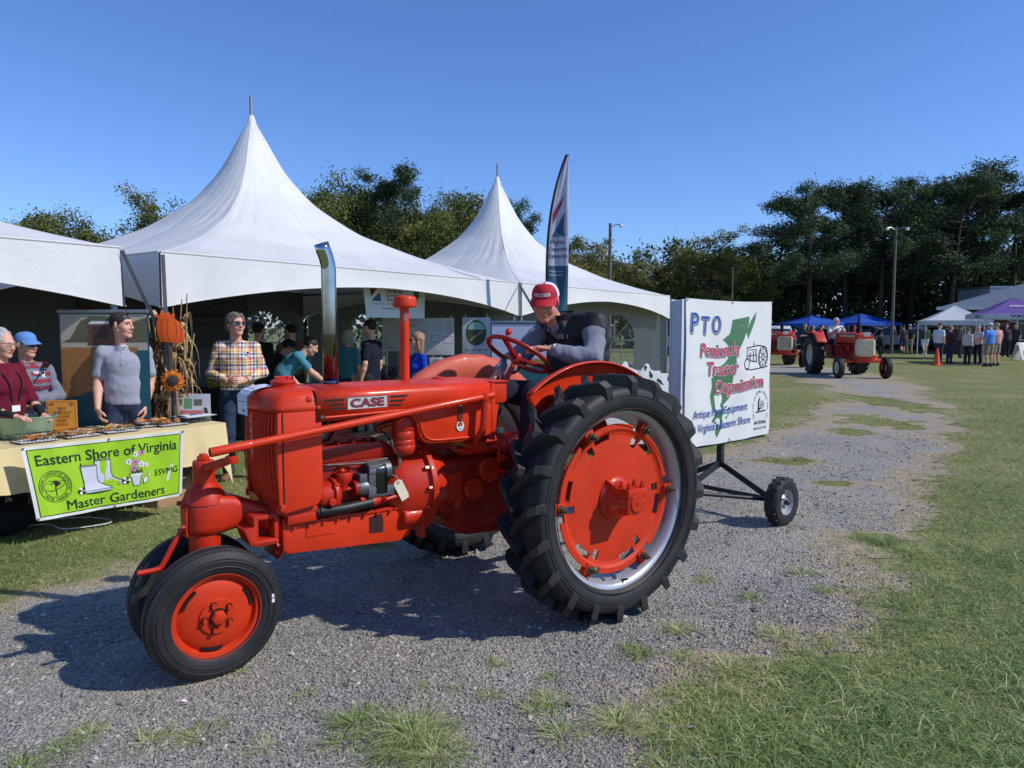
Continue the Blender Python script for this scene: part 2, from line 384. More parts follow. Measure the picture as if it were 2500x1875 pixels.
def stones():
    P=scatter(190000,2.5,11.5,1.9);m=gmask(P);keep=RNG.random(len(P))<np.clip((m-.3)*1.6,0,1)*(.35+.65*(vnoise(P,.5)>.42));P=P[keep];n=len(P)
    s=np.exp(RNG.normal(-5.38,.45,n))*(1+.10*np.maximum(0,P[:,1]-3));s[RNG.random(n)<.012]*=2.0
    T=np.array([(1,0,0),(0,1,0),(-1,0,0),(0,-1,0),(0,0,1),(0,0,-1.)]);Fc=np.array([(0,1,4),(1,2,4),(2,3,4),(3,0,4),(1,0,5),(2,1,5),(3,2,5),(0,3,5)])
    V=T[None]*(RNG.random((n,6,3))*.7+.55)+RNG.normal(0,.18,(n,6,3));V*=np.stack([s*RNG.uniform(.8,1.5,n),s*RNG.uniform(.6,1.1,n),s*RNG.uniform(.35,.7,n)],1)[:,None]
    a=RNG.random(n)*6.28;c,q=np.cos(a)[:,None],np.sin(a)[:,None];V=np.stack([V[...,0]*c-V[...,1]*q,V[...,0]*q+V[...,1]*c,V[...,2]+.25*V[...,0]*RNG.normal(0,1,n)[:,None]],-1)
    V[...,0]+=P[:,:1];V[...,1]+=P[:,1:];V[...,2]+=(gheight(P)+.006+s*.12)[:,None]
    F2=(Fc[None]+6*np.arange(n)[:,None,None]).reshape(-1,3);col=np.repeat(np.clip(RNG.normal(.45,.17,n)+.5*(RNG.random(n)<.012),0,1),6)
    o=npmesh('gravel_stones',V.reshape(-1,3),F2,vary_mat('stone',[(0,(88,87,84)),(.35,(130,128,122)),(.6,(156,152,143)),(.85,(184,177,164)),(1,(214,210,200))],.85),smooth=False,attr=dict(c=col))
    tag(o,'loose grey crushed gravel strewn over the drive','gravel',kind='stuff')
stones()
def blades(P,h,w,lean,tone,name,mat,label,droop=.5):
    """P base points, h length, w width, lean direction angle; three-segment bent blades"""
    n=len(P);a=RNG.random(n)*6.28 if lean is None else lean;el=RNG.uniform(.35,1.25,n)*(1 if lean is None else 1)
    dx,dy=np.cos(a),np.sin(a);z0=gheight(P)+.0;px,py=-dy,dx;rows=[]
    tw=RNG.uniform(-.8,.8,n);sx,sy=px*np.cos(tw)+dx*np.sin(tw),py*np.cos(tw)+dy*np.sin(tw)
    for t,ww in((0,1),(.4,.85),(.75,.55),(1,.04)):
        e=el-droop*t*(1.0 if np.isscalar(droop)else 1);r=h*t*np.cos(e);z=np.maximum(h*t*np.sin(np.maximum(e,-.25))*1.0,0.004)
        for sg in(-1,1):rows.append(np.stack([P[:,0]+dx*r+sg*sx*w*ww/2,P[:,1]+dy*r+sg*sy*w*ww/2,z0+z],1))
    V=np.stack(rows,1).reshape(-1,3);Fc=np.array([(0,1,3,2),(2,3,5,4),(4,5,7,6)])
    F2=(Fc[None]+8*np.arange(n)[:,None,None]).reshape(-1,4);o=npmesh(name,V,F2,mat,attr=dict(c=np.repeat(np.clip(tone,0,1),8)))
    return tag(o,label,'grass',kind='stuff')
GRASS=vary_mat('grass_blade',[(0,(84,100,52)),(.35,(118,146,76)),(.6,(158,178,106)),(.8,(204,204,146)),(1,(228,214,168))],.5,.35,.5)
def grass():
    P=scatter(230000,2.4,17,1.55);m=gmask(P);t=vnoise(P,1.3);right=P[:,0]>.25*P[:,1]-.3
    keep=(m<.7)&(RNG.random(len(P))<np.clip(1.15-m*1.6,.03,1)*np.clip(vnoise(P,.22)*1.3+vnoise(P,.7)*.8-.25,.12,1))&((P[:,1]>3.6)|right);P=P[keep];n=len(P)
    h=RNG.uniform(.025,.06,n)*(1+.05*P[:,1]);w=RNG.uniform(.0022,.0042,n)*(1+.22*np.maximum(0,P[:,1]-3))
    blades(P,h,w,None,.42+.40*(vnoise(P,1.6)-.5)+.2*(vnoise(P,.4)-.5)+RNG.normal(0,.17,n)+.18*gmask(P),'lawn_grass',GRASS,'short mown green lawn grass beside the drive',.55)
    P=scatter(90000,2.35,8.5,1.7);m=gmask(P);x0=.30+(P[:,1]-2.5)*.36;keep=(m<.5)&(P[:,0]>x0-.3)&(RNG.random(len(P))<np.clip(1.05-m*1.7,0,1)*np.clip(vnoise(P,.33)*1.7+vnoise(P,1.1)*.8-.62,.04,1));P=P[keep];n=len(P)
    h=RNG.uniform(.06,.17,n)*(.6+.8*vnoise(P,.5));w=RNG.uniform(.0026,.0058,n)
    blades(P,h,w,None,.40+.42*(vnoise(P,.8)-.5)+RNG.normal(0,.17,n)+.45*(RNG.random(n)<.09)+.25*gmask(P),'rough_grass',GRASS,'long rough green grass along the near right verge',.95)
    T=[(870,1775,.17,230,.13),(1010,1800,.22,420,.17),(1060,1850,.2,320,.16),(960,1850,.14,160,.13),(1215,1630,.07,60,.08),(1350,1660,.07,60,.07),(1195,1705,.07,80,.08),(1345,1720,.11,160,.12),
         (1560,1605,.09,140,.10),(1660,1545,.1,150,.1),(1670,1610,.1,120,.09),(1370,1800,.13,120,.14),(1510,1775,.16,200,.14),(1300,1740,.09,70,.1),(740,1700,.09,60,.09),(590,1645,.05,30,.07),(215,1795,.11,120,.1),(490,1800,.12,110,.11),
         (370,1815,.16,150,.1),(150,1835,.14,120,.1),(640,1830,.1,60,.09),(1015,1685,.07,40,.08),(1110,1690,.06,40,.07),(1720,1415,.13,110,.1),(1830,1460,.12,90,.1),(1960,1400,.15,130,.11),(2010,1445,.1,90,.1),(2160,1325,.22,240,.13),(2230,1350,.16,200,.14),(1990,1335,.09,60,.09),
         (1900,1560,.14,160,.12),(1780,1640,.14,170,.12),(60,1880,.2,140,.1),(840,1820,.12,110,.1),(700,1660,.05,22,.06),(850,1640,.05,25,.05),(1840,1250,.1,60,.06),(1950,1290,.08,40,.07),(1545,1590,.05,90,.07)]
    PP,HH,WW,AA,TT=[],[],[],[],[]
    for x,y,r,n,h in T:
        c=G(x,y)[:2];n=int(n*1.5);a=RNG.random(n)*6.28;q=np.abs(RNG.normal(0,.4,n))*r*.8;PP.append(c+np.stack([np.cos(a)*q,np.sin(a)*q],1));AA.append(a+RNG.normal(0,.5,n));HH.append(RNG.uniform(.35,1.15,n)*h);WW.append(RNG.uniform(.0022,.0042,n));TT.append(RNG.normal(.66 if(int(x)%3)else.5,.18,n))
    P=scatter(26000,2.5,9,1.8);m=gmask(P);k=(m>.4)&(vnoise(P,.33)*.6+vnoise(P,.9)*.4>.56);P=P[k];PP.append(P);AA.append(RNG.random(len(P))*6.28);HH.append(RNG.uniform(.015,.055,len(P)));WW.append(RNG.uniform(.0016,.003,len(P)));TT.append(RNG.normal(.78,.14,len(P)))
    blades(np.concatenate(PP),np.concatenate(HH),np.concatenate(WW),np.concatenate(AA),np.concatenate(TT),'drive_weeds',GRASS,'weeds and dry grass tufts growing through the gravel',.8)
grass()
# ------------------------------------------------------------------ trees
BARK=M('bark',(74,62,52),.95,var=.3,scale=9,bump=.8,bscale=14)
LEAF_D=vary_mat('leaf_oak',[(0,(46,58,28)),(.4,(84,98,48)),(.7,(122,128,62)),(.9,(150,142,72)),(1,(168,136,76))],.65,.25)
LEAF_P=vary_mat('pine_needles',[(0,(34,50,32)),(.45,(64,84,52)),(.8,(98,114,66)),(1,(124,130,76))],.65,.15)
LEAF_S=vary_mat('leaf_thin',[(0,(58,66,36)),(.4,(102,110,60)),(.7,(138,136,74)),(1,(166,142,84))],.65,.3)
def leaves(C,n,rad,size,aspect,rng,flat=0.):
    """n leaf faces round each clump centre"""
    k=len(C);P=np.repeat(C,n,0)+rng.normal(0,1,(k*n,3))*np.repeat(rad,n,0)*.55;N=k*n
    a=rng.normal(size=(N,3));a[:,2]*=(1-flat);a/=np.linalg.norm(a,axis=1)[:,None];b=np.cross(a,rng.normal(size=(N,3)));b/=np.linalg.norm(b,axis=1)[:,None]
    s=size*rng.uniform(.55,1.3,N)[:,None];w=s*aspect
    V=np.stack([P-a*s,P-b*w*.9+a*s*.1,P+a*s,P+b*w*.9-a*s*.1],1).reshape(-1,3)
    c=np.repeat(np.repeat(rng.normal(.48,.16,k),n)+rng.normal(0,.13,N),4)
    return V,np.arange(4*N).reshape(-1,4),np.clip(c,0,1)
def tree_proto(kind,seed,H):
    rng=np.random.default_rng(seed);m=MB();C=[];RD=[]
    bend=rng.normal(0,.015*H,2);tp=lambda t:np.array([bend[0]*t*t,bend[1]*t*t,H*t])
    r0=.019*H
    if kind=='oak':
        m.tube([tp(t)for t in np.linspace(0,.8,7)],[r0*(1.25 if i==0 else 1-.13*i)for i in range(7)],8)
        for i in range(15):
            t=rng.uniform(.22,.78);p=tp(t);a=rng.random()*6.28;L=H*rng.uniform(.2,.34)*(1.25-t*.7);e=rng.uniform(.25,.9)
            q=p+np.array([math.cos(a)*math.cos(e),math.sin(a)*math.cos(e),math.sin(e)])*L;mid=(p+q)/2+np.array([0,0,-.03*H])
            m.tube([p,mid,q],[r0*.4,r0*.26,r0*.1],5)
            for j in range(3):
                s=q+rng.normal(0,.09*H,3);m.tube([mid if j else q*.5+mid*.5,(mid+s)/2+rng.normal(0,.01*H,3),s],[r0*.18,r0*.1,r0*.04],4,caps=False)
        for i in range(95):
            v=nrm(rng.normal(size=3));rr=rng.uniform(.55,1.02);z=.62+.36*v[2]*rr;wd=.30*(1.0 if v[2]<.2 else 1-.25*v[2])
            C.append(np.array([v[0]*rr*wd*H,v[1]*rr*wd*H,z*H])+rng.normal(0,.02*H,3));RD.append(rng.uniform(.05,.09)*H)
        V,Fq,c=leaves(np.array(C),270,np.array(RD)[:,None]*np.array([[1,1,.8]]),.0092*H,.6,rng);mat=LEAF_D
    elif kind=='thin':
        for s in range(3):
            a=rng.random()*6.28;top=np.array([math.cos(a)*.12*H,math.sin(a)*.12*H,H*rng.uniform(.8,.95)]);m.tube([(0,0,0),top*.35+rng.normal(0,.02*H,3),top*.7+rng.normal(0,.03*H,3),top],[r0*.8,r0*.6,r0*.35,r0*.1],6)
            for i in range(9):
                t=rng.uniform(.3,.95);p=top*t;b=rng.random()*6.28;q=p+np.array([math.cos(b)*.16*H,math.sin(b)*.16*H,rng.uniform(.02,.14)*H]);m.tube([p,(p+q)/2+rng.normal(0,.01*H,3),q],[r0*.28,r0*.16,r0*.05],4)
                for j in range(5):C.append(p+(q-p)*rng.uniform(.5,1.15)+rng.normal(0,.035*H,3));RD.append(rng.uniform(.025,.055)*H)
        V,Fq,c=leaves(np.array(C),115,np.array(RD)[:,None]*np.ones((1,3)),.0095*H,.5,rng);mat=LEAF_S
    else:
        m.tube([tp(t)for t in np.linspace(0,.97,9)],[r0*(1.1 if i==0 else 1-.105*i)for i in range(9)],8)
        for i in range(30):
            t=rng.uniform(.38,.98)**.85;p=tp(t);a=rng.random()*6.28;L=H*(.08+.24*math.sin(math.pi*min(1,(1.02-t)/.78)**.75))*rng.uniform(.6,1.1);e=rng.uniform(-.05,.4)+(.35 if t>.8 else 0)
            d=np.array([math.cos(a)*math.cos(e),math.sin(a)*math.cos(e),math.sin(e)]);q=p+d*L;m.tube([p,p+d*L*.5-np.array([0,0,.012*H]),q],[r0*.26,r0*.17,r0*.05],5)
            for j in range(4):
                f=rng.uniform(.55,1.05);C.append(p+d*L*f+rng.normal(0,.022*H,3)*np.array([1.2,1.2,.8])+np.array([0,0,.015*H]));RD.append(np.array([1.05,1.05,.8])*rng.uniform(.032,.058)*H)
        for j in range(10):C.append(tp(.97)+rng.normal(0,.03*H,3));RD.append(np.array([1,1,.7])*.045*H)
        V,Fq,c=leaves(np.array(C),150,np.array(RD),.0125*H,.28,rng,.1);mat=LEAF_P
    root=bpy.data.objects.new('tree',None);scene.collection.objects.link(root)
    m.build('trunk',BARK,root,smooth=60);npmesh('crown',V,Fq,mat,root,smooth=False,attr=dict(c=c));return root
_TP={}
def tree(name,kind,seed,px,top,Y,label,wide=1.,group=None):
    """a tree whose tip shows at photo (px, top) when it stands Y metres off"""
    p=D(px,top,Y);H0=12.;key=(kind,seed)
    if key not in _TP:_TP[key]=tree_proto(kind,seed,H0);o=_TP[key]
    else:o=copy_tree(_TP[key])
    o.name=name;s=p[2]/H0*(.90 if kind=='oak' else.89 if kind=='pine' else 1.);o.location=(p[0],Y,0);o.scale=(s*wide,s*wide,s);o.rotation_euler=(0,0,(px*1.7)%6.28)
    tag(o,label,'tree',group)
GT='trees behind the festival tents';GPi='tall pines behind the canopies';GM='thin trees in the middle distance'
for a in[('oak',1,75,462,36,'dark leafy tree at far left, tallest of those behind the left tent',1.05),('oak',2,195,492,38,'round leafy tree behind the left tent, second from the photo\'s left edge',.95),
          ('thin',5,300,545,40,'low thin tree in the dip between left and middle tent roofs',1.1),('thin',6,440,475,42,'thin tree peeking over the left slope of the middle tent',1.1),('oak',2,-20,500,33,'leafy tree cut by the photo\'s left edge',1.),
          ('oak',1,755,400,44,'brownish green tree nearest the middle tent peak, right side',.85),('oak',2,845,396,46,'tall leafy tree between middle tent peak and dark pine',.85),('pine',11,950,405,45,'dark pine among leafy trees behind the middle tent',.95),
          ('oak',3,900,430,50,'leafy tree behind the dark pine, left side',.95),('oak',2,1000,445,50,'leafy tree behind the dark pine, right side',.95),('oak',2,1100,450,49,'leafy tree filling the gap left of the far tent peak',.9),('oak',1,1050,458,43,'yellow green leafy tree left of the far tent peak',.9),('oak',3,1150,425,47,'leafy tree right behind the far tent peak',.95),('pine',12,1245,480,48,'tree showing over the right slope of the far tent peak',.8),
          ('thin',5,1340,560,52,'thin autumn tree just right of the feather flag',1.25),('thin',6,1425,575,55,'thin tree behind the bare light pole',1.2)]:
    tree('leafy_tree' if a[0]!='pine' else 'pine_tree',a[0],a[1],a[2],a[3],a[4],a[5],a[6],GT)
for a in[('thin',7,1535,590,60,'sparse tree right of the bare light pole',1.3),('thin',5,1640,585,62,'sparse tree above the left top corner of the sign board',1.3),('thin',6,1730,570,60,'wide sparse tree above the sign board',1.4),('oak',3,1815,600,64,'leafy tree between the sparse trees and the pines',1.1)]:
    tree('sparse_tree',*a[:5],a[5],a[6],GM)
for a in[('pine',11,1985,448,56,'leftmost tall pine of the dark pine stand',1.15),('pine',13,2075,440,60,'second tall pine from the left of the stand',1.1),('pine',12,2160,432,58,'tall pine left of the lamp pole',1.1),('pine',11,2235,455,63,'shorter pine right of the lamp pole',1.1),
          ('pine',13,2335,412,56,'tall pine left of the building roof',1.1),('pine',12,2410,402,60,'tallest pine above the building roof',1.15),('pine',11,2490,435,58,'tall pine at the right edge of the photo',1.15),('pine',13,2590,420,60,'pine just past the right edge of the photo',1.1),('pine',12,1905,545,66,'lower pine left of the pine stand',1.3),
          ('pine',11,2030,520,72,'pine standing deeper behind the left of the stand',1.3),('pine',13,2125,520,74,'pine standing deeper behind the lamp pole',1.3),('pine',12,2280,500,74,'pine standing deeper behind the gap in the stand',1.3)]:
    tree('pine_tree',*a[:5],a[5],a[6],GPi)
def woods():
    rng=np.random.default_rng(9);C=[];RD=[]
    for x0,x1,y,h,n in((-34,-4,46,5.5,150),(-4,22,66,5.5,190),(16,62,66,7.5,420),(14,64,80,10,420),(-4,66,90,9,420)):
        for i in range(n):C.append((rng.uniform(x0,x1),y+rng.normal(0,1.6),rng.uniform(0,1)**.8*h));RD.append(rng.uniform(.7,1.3))
    V,Fq,c=leaves(np.array(C),70,np.array(RD)[:,None]*np.ones((1,3)),.26,.55,rng)
    tag(npmesh('undergrowth',V,Fq,LEAF_P,smooth=False,attr=dict(c=c*.8)),'dark mass of undergrowth below the tree line','undergrowth',kind='stuff')
woods()
# ------------------------------------------------------------------ high-peak frame tents
def vinyl():
    m=bpy.data.materials.new('tent_vinyl');m.use_nodes=True;nt=m.node_tree;N=nt.nodes;L=nt.links;b=N['Principled BSDF']
    tc=N.new('ShaderNodeTexCoord');n=N.new('ShaderNodeTexNoise');n.inputs['Scale'].default_value=1.4;n.inputs['Detail'].default_value=6;L.new(tc.outputs['Object'],n.inputs['Vector'])
    r=N.new('ShaderNodeValToRGB');r.color_ramp.elements[0].position=.3;r.color_ramp.elements[0].color=(.62,.62,.60,1);r.color_ramp.elements[1].position=.7;r.color_ramp.elements[1].color=(.71,.71,.69,1)
    L.new(n.outputs[0],r.inputs[0]);L.new(r.outputs[0],b.inputs['Base Color']);b.inputs['Roughness'].default_value=.5;b.inputs['Specular IOR Level'].default_value=.35
    n2=N.new('ShaderNodeTexNoise');n2.inputs['Scale'].default_value=7;n2.inputs['Detail'].default_value=3;n2.inputs['Distortion'].default_value=1.2;L.new(tc.outputs['Object'],n2.inputs['Vector'])
    bp=N.new('ShaderNodeBump');bp.inputs['Strength'].default_value=.25;bp.inputs['Distance'].default_value=.02;L.new(n2.outputs[0],bp.inputs['Height']);L.new(bp.outputs[0],b.inputs['Normal'])
    t=N.new('ShaderNodeBsdfTranslucent');t.inputs[0].default_value=(.62,.63,.60,1);s=N.new('ShaderNodeMixShader');s.inputs[0].default_value=.035
    L.new(b.outputs[0],s.inputs[1]);L.new(t.outputs[0],s.inputs[2]);L.new(s.outputs[0],N['Material Output'].inputs[0]);return m
VINYL=vinyl();POLE=M('aluminium_pole',(150,152,156),.4,.8);STRAP=M('strap_grey',(112,114,116),.8,var=.15);RATCH=M('ratchet_steel',(120,120,122),.4,.8)
SEAM=M('tent_seam',(205,205,202),.6,var=.05)
def clear_mat():
    m=bpy.data.materials.new('clear_vinyl');m.use_nodes=True;nt=m.node_tree;N=nt.nodes;L=nt.links;b=N['Principled BSDF'];b.inputs['Base Color'].default_value=(.75,.8,.82,1);b.inputs['Roughness'].default_value=.15
    t=N.new('ShaderNodeBsdfTransparent');t.inputs[0].default_value=(.86,.9,.92,1);s=N.new('ShaderNodeMixShader');n=N.new('ShaderNodeTexNoise');n.inputs['Scale'].default_value=5
    mr=N.new('ShaderNodeMapRange');mr.inputs[1].default_value=.35;mr.inputs[2].default_value=.75;mr.inputs[3].default_value=.12;mr.inputs[4].default_value=.5;L.new(n.outputs[0],mr.inputs[0]);L.new(mr.outputs[0],s.inputs[0])
    L.new(t.outputs[0],s.inputs[1]);L.new(b.outputs[0],s.inputs[2]);L.new(s.outputs[0],N['Material Output'].inputs[0]);return m
CLEAR=clear_mat()
TU=nrm([.578,.816,0]);TV=np.array([-TU[1],TU[0],0]);TA=math.atan2(TU[1],TU[0])
TS,EAVE,PEAK=6.1,2.36,4.9
_prof=[(0,1.0),(.012,.99),(.03,.935),(.07,.845),(.14,.66),(.25,.475),(.43,.292),(.65,.152),(.85,.058),(1.,0.)]
def roofz(r):return EAVE+(PEAK-EAVE)*np.interp(r,[p[0]for p in _prof],[p[1]for p in _prof])
def smooth_prof(r):
    e=.03;return(roofz(max(0,r-e))+roofz(r)*2+roofz(min(1,r+e)))/4 if r>.05 else roofz(r)
def tent_local_roof(r,a):
    h=TS/2;c,s=math.cos(a),math.sin(a);sq=1/max(abs(c),abs(s));k=r**.55;d=h*r*((1-k)+k*sq)
    p=np.array([c*d,s*d,smooth_prof(r)])
    q=abs(math.sin(2*a));p[2]-=.10*(1-q)*math.sin(math.pi*min(1,r))*r
    p[2]+=.018*math.sin(a*46+9*r)*math.exp(-((r-.42)/.16)**2)*(.5+.5*math.sin(a*5+1))+.006*math.sin(a*23+30*r)*r*(1-r)
    return p
SHADEW=M('shade_toned_wall_vinyl',(104,107,108),.7,var=.06,scale=2);GREYL=M('light_wall_vinyl',(176,178,176),.6,var=.05,scale=2,transl=.25)  # back walls: dimness of the tent interior put into a darker vinyl colour
def tent(label,corner,walls=(),wins=(),seed=0,straps=()):
    """corner = front-left foot; local frame x along row, y into depth, origin at centre"""
    cw=np.array([corner[0],corner[1],0])+(TU+TV*.9)*TS/2;t=thing('frame_tent',label,'tent',cw,TA,'white peaked frame tents');h=TS/2;t.scale=(1,.9,1)
    m=MB();nr,na=56,144
    for i in range(nr+1):
        r=.012+(1-.012)*(i/nr)**1.35
        for j in range(na):m.v.append(tuple(tent_local_roof(r,2*math.pi*j/na+math.pi/4)))
    for i in range(nr):
        for j in range(na):m.f.append((i*na+j,i*na+(j+1)%na,(i+1)*na+(j+1)%na,(i+1)*na+j));m.mi.append(0)
    rf=m.build('roof',VINYL,t,smooth=80)
    for j in range(8):
        a=2*math.pi*j/8+math.pi/4;m=MB();m.tube([tent_local_roof(r,a)+np.array((0,0,.001))for r in np.linspace(.02,1,60)],.004 if j%2==0 else.0022,5);m.build('seam',SEAM,rf)
    m=MB();m.cyl((0,0,PEAK-.12),(0,0,PEAK+.3),.028,.026,10);m.build('peak_pole',POLE,t)
    m=MB();m.lathe([(.075,0),(.06,.08),(.034,.14)],(0,0,PEAK-.12),(0,0,1),16);m.build('peak_collar',VINYL,rf)
    cs=[(-h,-h),(h,-h),(h,h),(-h,h)]
    for k in range(4):
        a,b=np.array(cs[k]),np.array(cs[(k+1)%4]);n_=np.array([(b-a)[1],-(b-a)[0]])/TS
        def val(u,v,a=a,b=b,n_=n_):
            p=a+(b-a)*u;e=abs(2*u-1);dep=.25+.29*e**2.0-.03*(1-e);w=.012*math.sin(u*70+k)*v*(e**3)+.02*math.sin(u*9+k*2)*v+.035*v*v*(1-e)
            return(p[0]+n_[0]*(w+.012),p[1]+n_[1]*(w+.012),EAVE+.012-dep*v)
        m=MB();m.grid(val,48,6);vo=m.build('valance',VINYL,t,smooth=60)
        m=MB();m.tube([val(u,1.)for u in np.linspace(0,1,40)],.006,5);m.build('hem',SEAM,vo)
        m=MB();m.tube([val(0,0),val(.5,0),val(1,0)],.010,6);m.build('eave_seam',SEAM,vo)
        m=MB();m.cyl((cs[k][0]*.985,cs[k][1]*.985,0),(cs[k][0]*.985,cs[k][1]*.985,EAVE-.02),.032,.032,12);m.box((cs[k][0]*.985,cs[k][1]*.985,.01),(.16,.16,.012));m.build('leg',POLE,t)
        m=MB();m.cyl((a[0]*.985,a[1]*.985,EAVE-.06),(b[0]*.985,b[1]*.985,EAVE-.06),.026,.026,8);m.build('eave_rail',POLE,t)
    m=MB();m.tube([(-h*.98,0,EAVE-.1),(h*.98,0,EAVE-.1)],.012,6);m.tube([(0,-h*.98,EAVE-.1),(0,h*.98,EAVE-.1)],.012,6);m.build('cross_cable',POLE,t)
    m=MB();m.cyl((0,0,EAVE-.1),(0,0,PEAK-.2),.03,.03,8);m.build('king_post',POLE,t)
    for side in walls:
        o=np.array({'back':(-h,h-.08,0),'right':(h-.08,-h,0),'left':(-h+.08,-h,0)}[side]);ex=np.array({'back':(1,0,0),'right':(0,1,0),'left':(0,1,0)}[side],float);nn=np.array({'back':(0,1,0),'right':(1,0,0),'left':(1,0,0)}[side],float)
        W=[w for w in wins if w[0]==side]
        fn=lambda x,z:o+ex*x+np.array([0,0,z])+nn*(.02*math.sin(x*5.2)+.008*math.sin(x*23+z*3))*(.3+.7*(1-z/2.4))
        xs=[0]+sorted(sum([[w[1]-.62,w[1]+.62]for w in W],[]))+[TS]
        zs0,zs1,zr=.75,1.33,.62
        wl=MB()
        def panel(x0,x1,z0,z1):
            nx_,nz_=max(1,int((x1-x0)/.12)),max(1,int((z1-z0)/.3));wl.grid(lambda u,v:fn(x0+(x1-x0)*u,z0+(z1-z0)*v),nx_,nz_)
        for i in range(len(xs)-1):
            if i%2==0:panel(xs[i],xs[i+1],.02,EAVE)
            else:
                x0,x1=xs[i],xs[i+1];xc=(x0+x1)/2;panel(x0,x1,.02,zs0)
                top=[(xc+zr*math.cos(a),zs1+zr*math.sin(a))for a in np.linspace(math.pi,0,17)]
                V=[];Fc=[]
                for q,(xx,zz)in enumerate(top):V+=[fn(xx,zz),fn(xx,EAVE)]
                for q in range(16):Fc.append((2*q,2*q+2,2*q+3,2*q+1))
                wl.add(V,Fc)
        wo_=wl.build('wall',GREYL if side=='right' else SHADEW,t,smooth=60)
        for w in W:
            xc=w[1];pm=MB();pts=[(xc-zr,zs0)]+[(xc+zr,zs0)]+[(xc+zr*math.cos(a),zs1+zr*math.sin(a))for a in np.linspace(0,math.pi,17)]
            V=[fn(x,z)+nn*.004 for x,z in pts];tri=tessellate_polygon([[Vector((x,z,0))for x,z in pts]]);pm.add(V,[tuple(q)for q in tri]);win=pm.build('window',CLEAR,wo_,smooth=0)
            mm=MB();bar=lambda x0,z0,x1,z1:mm.box(fn((x0+x1)/2,(z0+z1)/2),(math.hypot(x1-x0,z1-z0),.006,.035),[nrm(ex*(x1-x0)+np.array([0,0,z1-z0])),nn,nrm(np.cross(nn,ex*(x1-x0)+np.array([0,0,z1-z0])))])
            for dx in(-zr,-.21,.21,zr):bar(xc+dx,zs0,xc+dx,zs1)
            for z in(zs0,zs0+.29,zs1):bar(xc-zr,z,xc+zr,z)
            for a in(R(45),R(90),R(135)):bar(xc,zs1,xc+zr*math.cos(a),zs1+zr*math.sin(a))
            mm.build('muntin',VINYL,wo_,smooth=0)
    return t
def tent_world(corner,x,y,z):
    p=np.array([corner[0],corner[1],0])+TU*x+TV*y;p[2]=z;return p
T1C=np.array([-3.44,7.28]);T3C=T1C+TU[:2]*(TS+.12);T0C=T1C-TU[:2]*(TS+.42)-TV[:2]*.05
T1C=T1C+TV[:2]*0
PEAK=4.79
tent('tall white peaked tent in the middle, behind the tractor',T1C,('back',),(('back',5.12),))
PEAK=4.9
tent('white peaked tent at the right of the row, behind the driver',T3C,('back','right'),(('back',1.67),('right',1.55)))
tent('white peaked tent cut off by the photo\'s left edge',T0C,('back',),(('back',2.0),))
def strap(label,pts,w=.022,rat=None):
    t=thing('ratchet_strap',label,'strap',pts[-1],0,'straps tying the tents down');b=np.array(pts[-1]);m=MB();n=len(pts)
    for i in range(n-1):
        a,c=np.array(pts[i])-b,np.array(pts[i+1])-b;d=nrm(c-a);x,y,_=frame(d,(1,0,0));m.box((a+c)/2,(w*2,.004,np.linalg.norm(c-a)),[nrm(np.cross(d,(0,1,.3))),np.cross(d,nrm(np.cross(d,(0,1,.3)))),d])
    m.build('webbing',STRAP,t,smooth=0)
    if rat is not None:
        r=np.array(rat)-b;d=nrm(np.array(pts[-1])-np.array(rat));m=MB();X=nrm(np.cross(d,(0,1,.3)));Yv=np.cross(d,X)
        for s in(-1,1):m.box(r+X*s*.034+d*.05,(.006,.05,.19),[X,Yv,d])
        for q in(-.03,.03,.09,.13):m.cyl(r-X*.042+d*q,r+X*.042+d*q,.011,.011,8)
        m.box(r+Yv*-.03+d*.0,(.06,.012,.12),[X,Yv,d]);m.build('ratchet',RATCH,t,bev=.003)
    m=MB();m.cyl((0,0,-.1),(0,0,.12),.012,.012,8);m.sphere((0,0,.12),.02,8);m.build('stake',RATCH,t)
    return t
_c1=tent_world(T1C,0,0,EAVE-.02);_c0=tent_world(T0C,TS,0,EAVE-.02);_rt=D(404,838,7.0);_st=D(470,1130,6.9);_st[2]=0
strap('grey strap from the left tent corner down to the joint ratchet',[_c0-TV*.05,_rt+np.array([-.02,0,.04]),_rt+np.array([-.02,0,0])]if False else[_c0-TV*.05,_rt,_st+np.array([-.05,0,0])],.02,_rt)
strap('grey strap hanging from the middle tent corner to the joint ratchet',[_c1-TV*.05,_rt+np.array([.0,.03,.05]),_st+np.array([.03,.06,0])],.02)
_c2=tent_world(T1C,TS,0,EAVE-.03);_s2=G(1420,960);strap('grey strap from the middle tent right corner, behind the driver',[_c2-TV*.05,D(1330,800,10.4),np.array([D(1470,900,9.6)[0],9.4,0])],.022,D(1330,800,10.4))
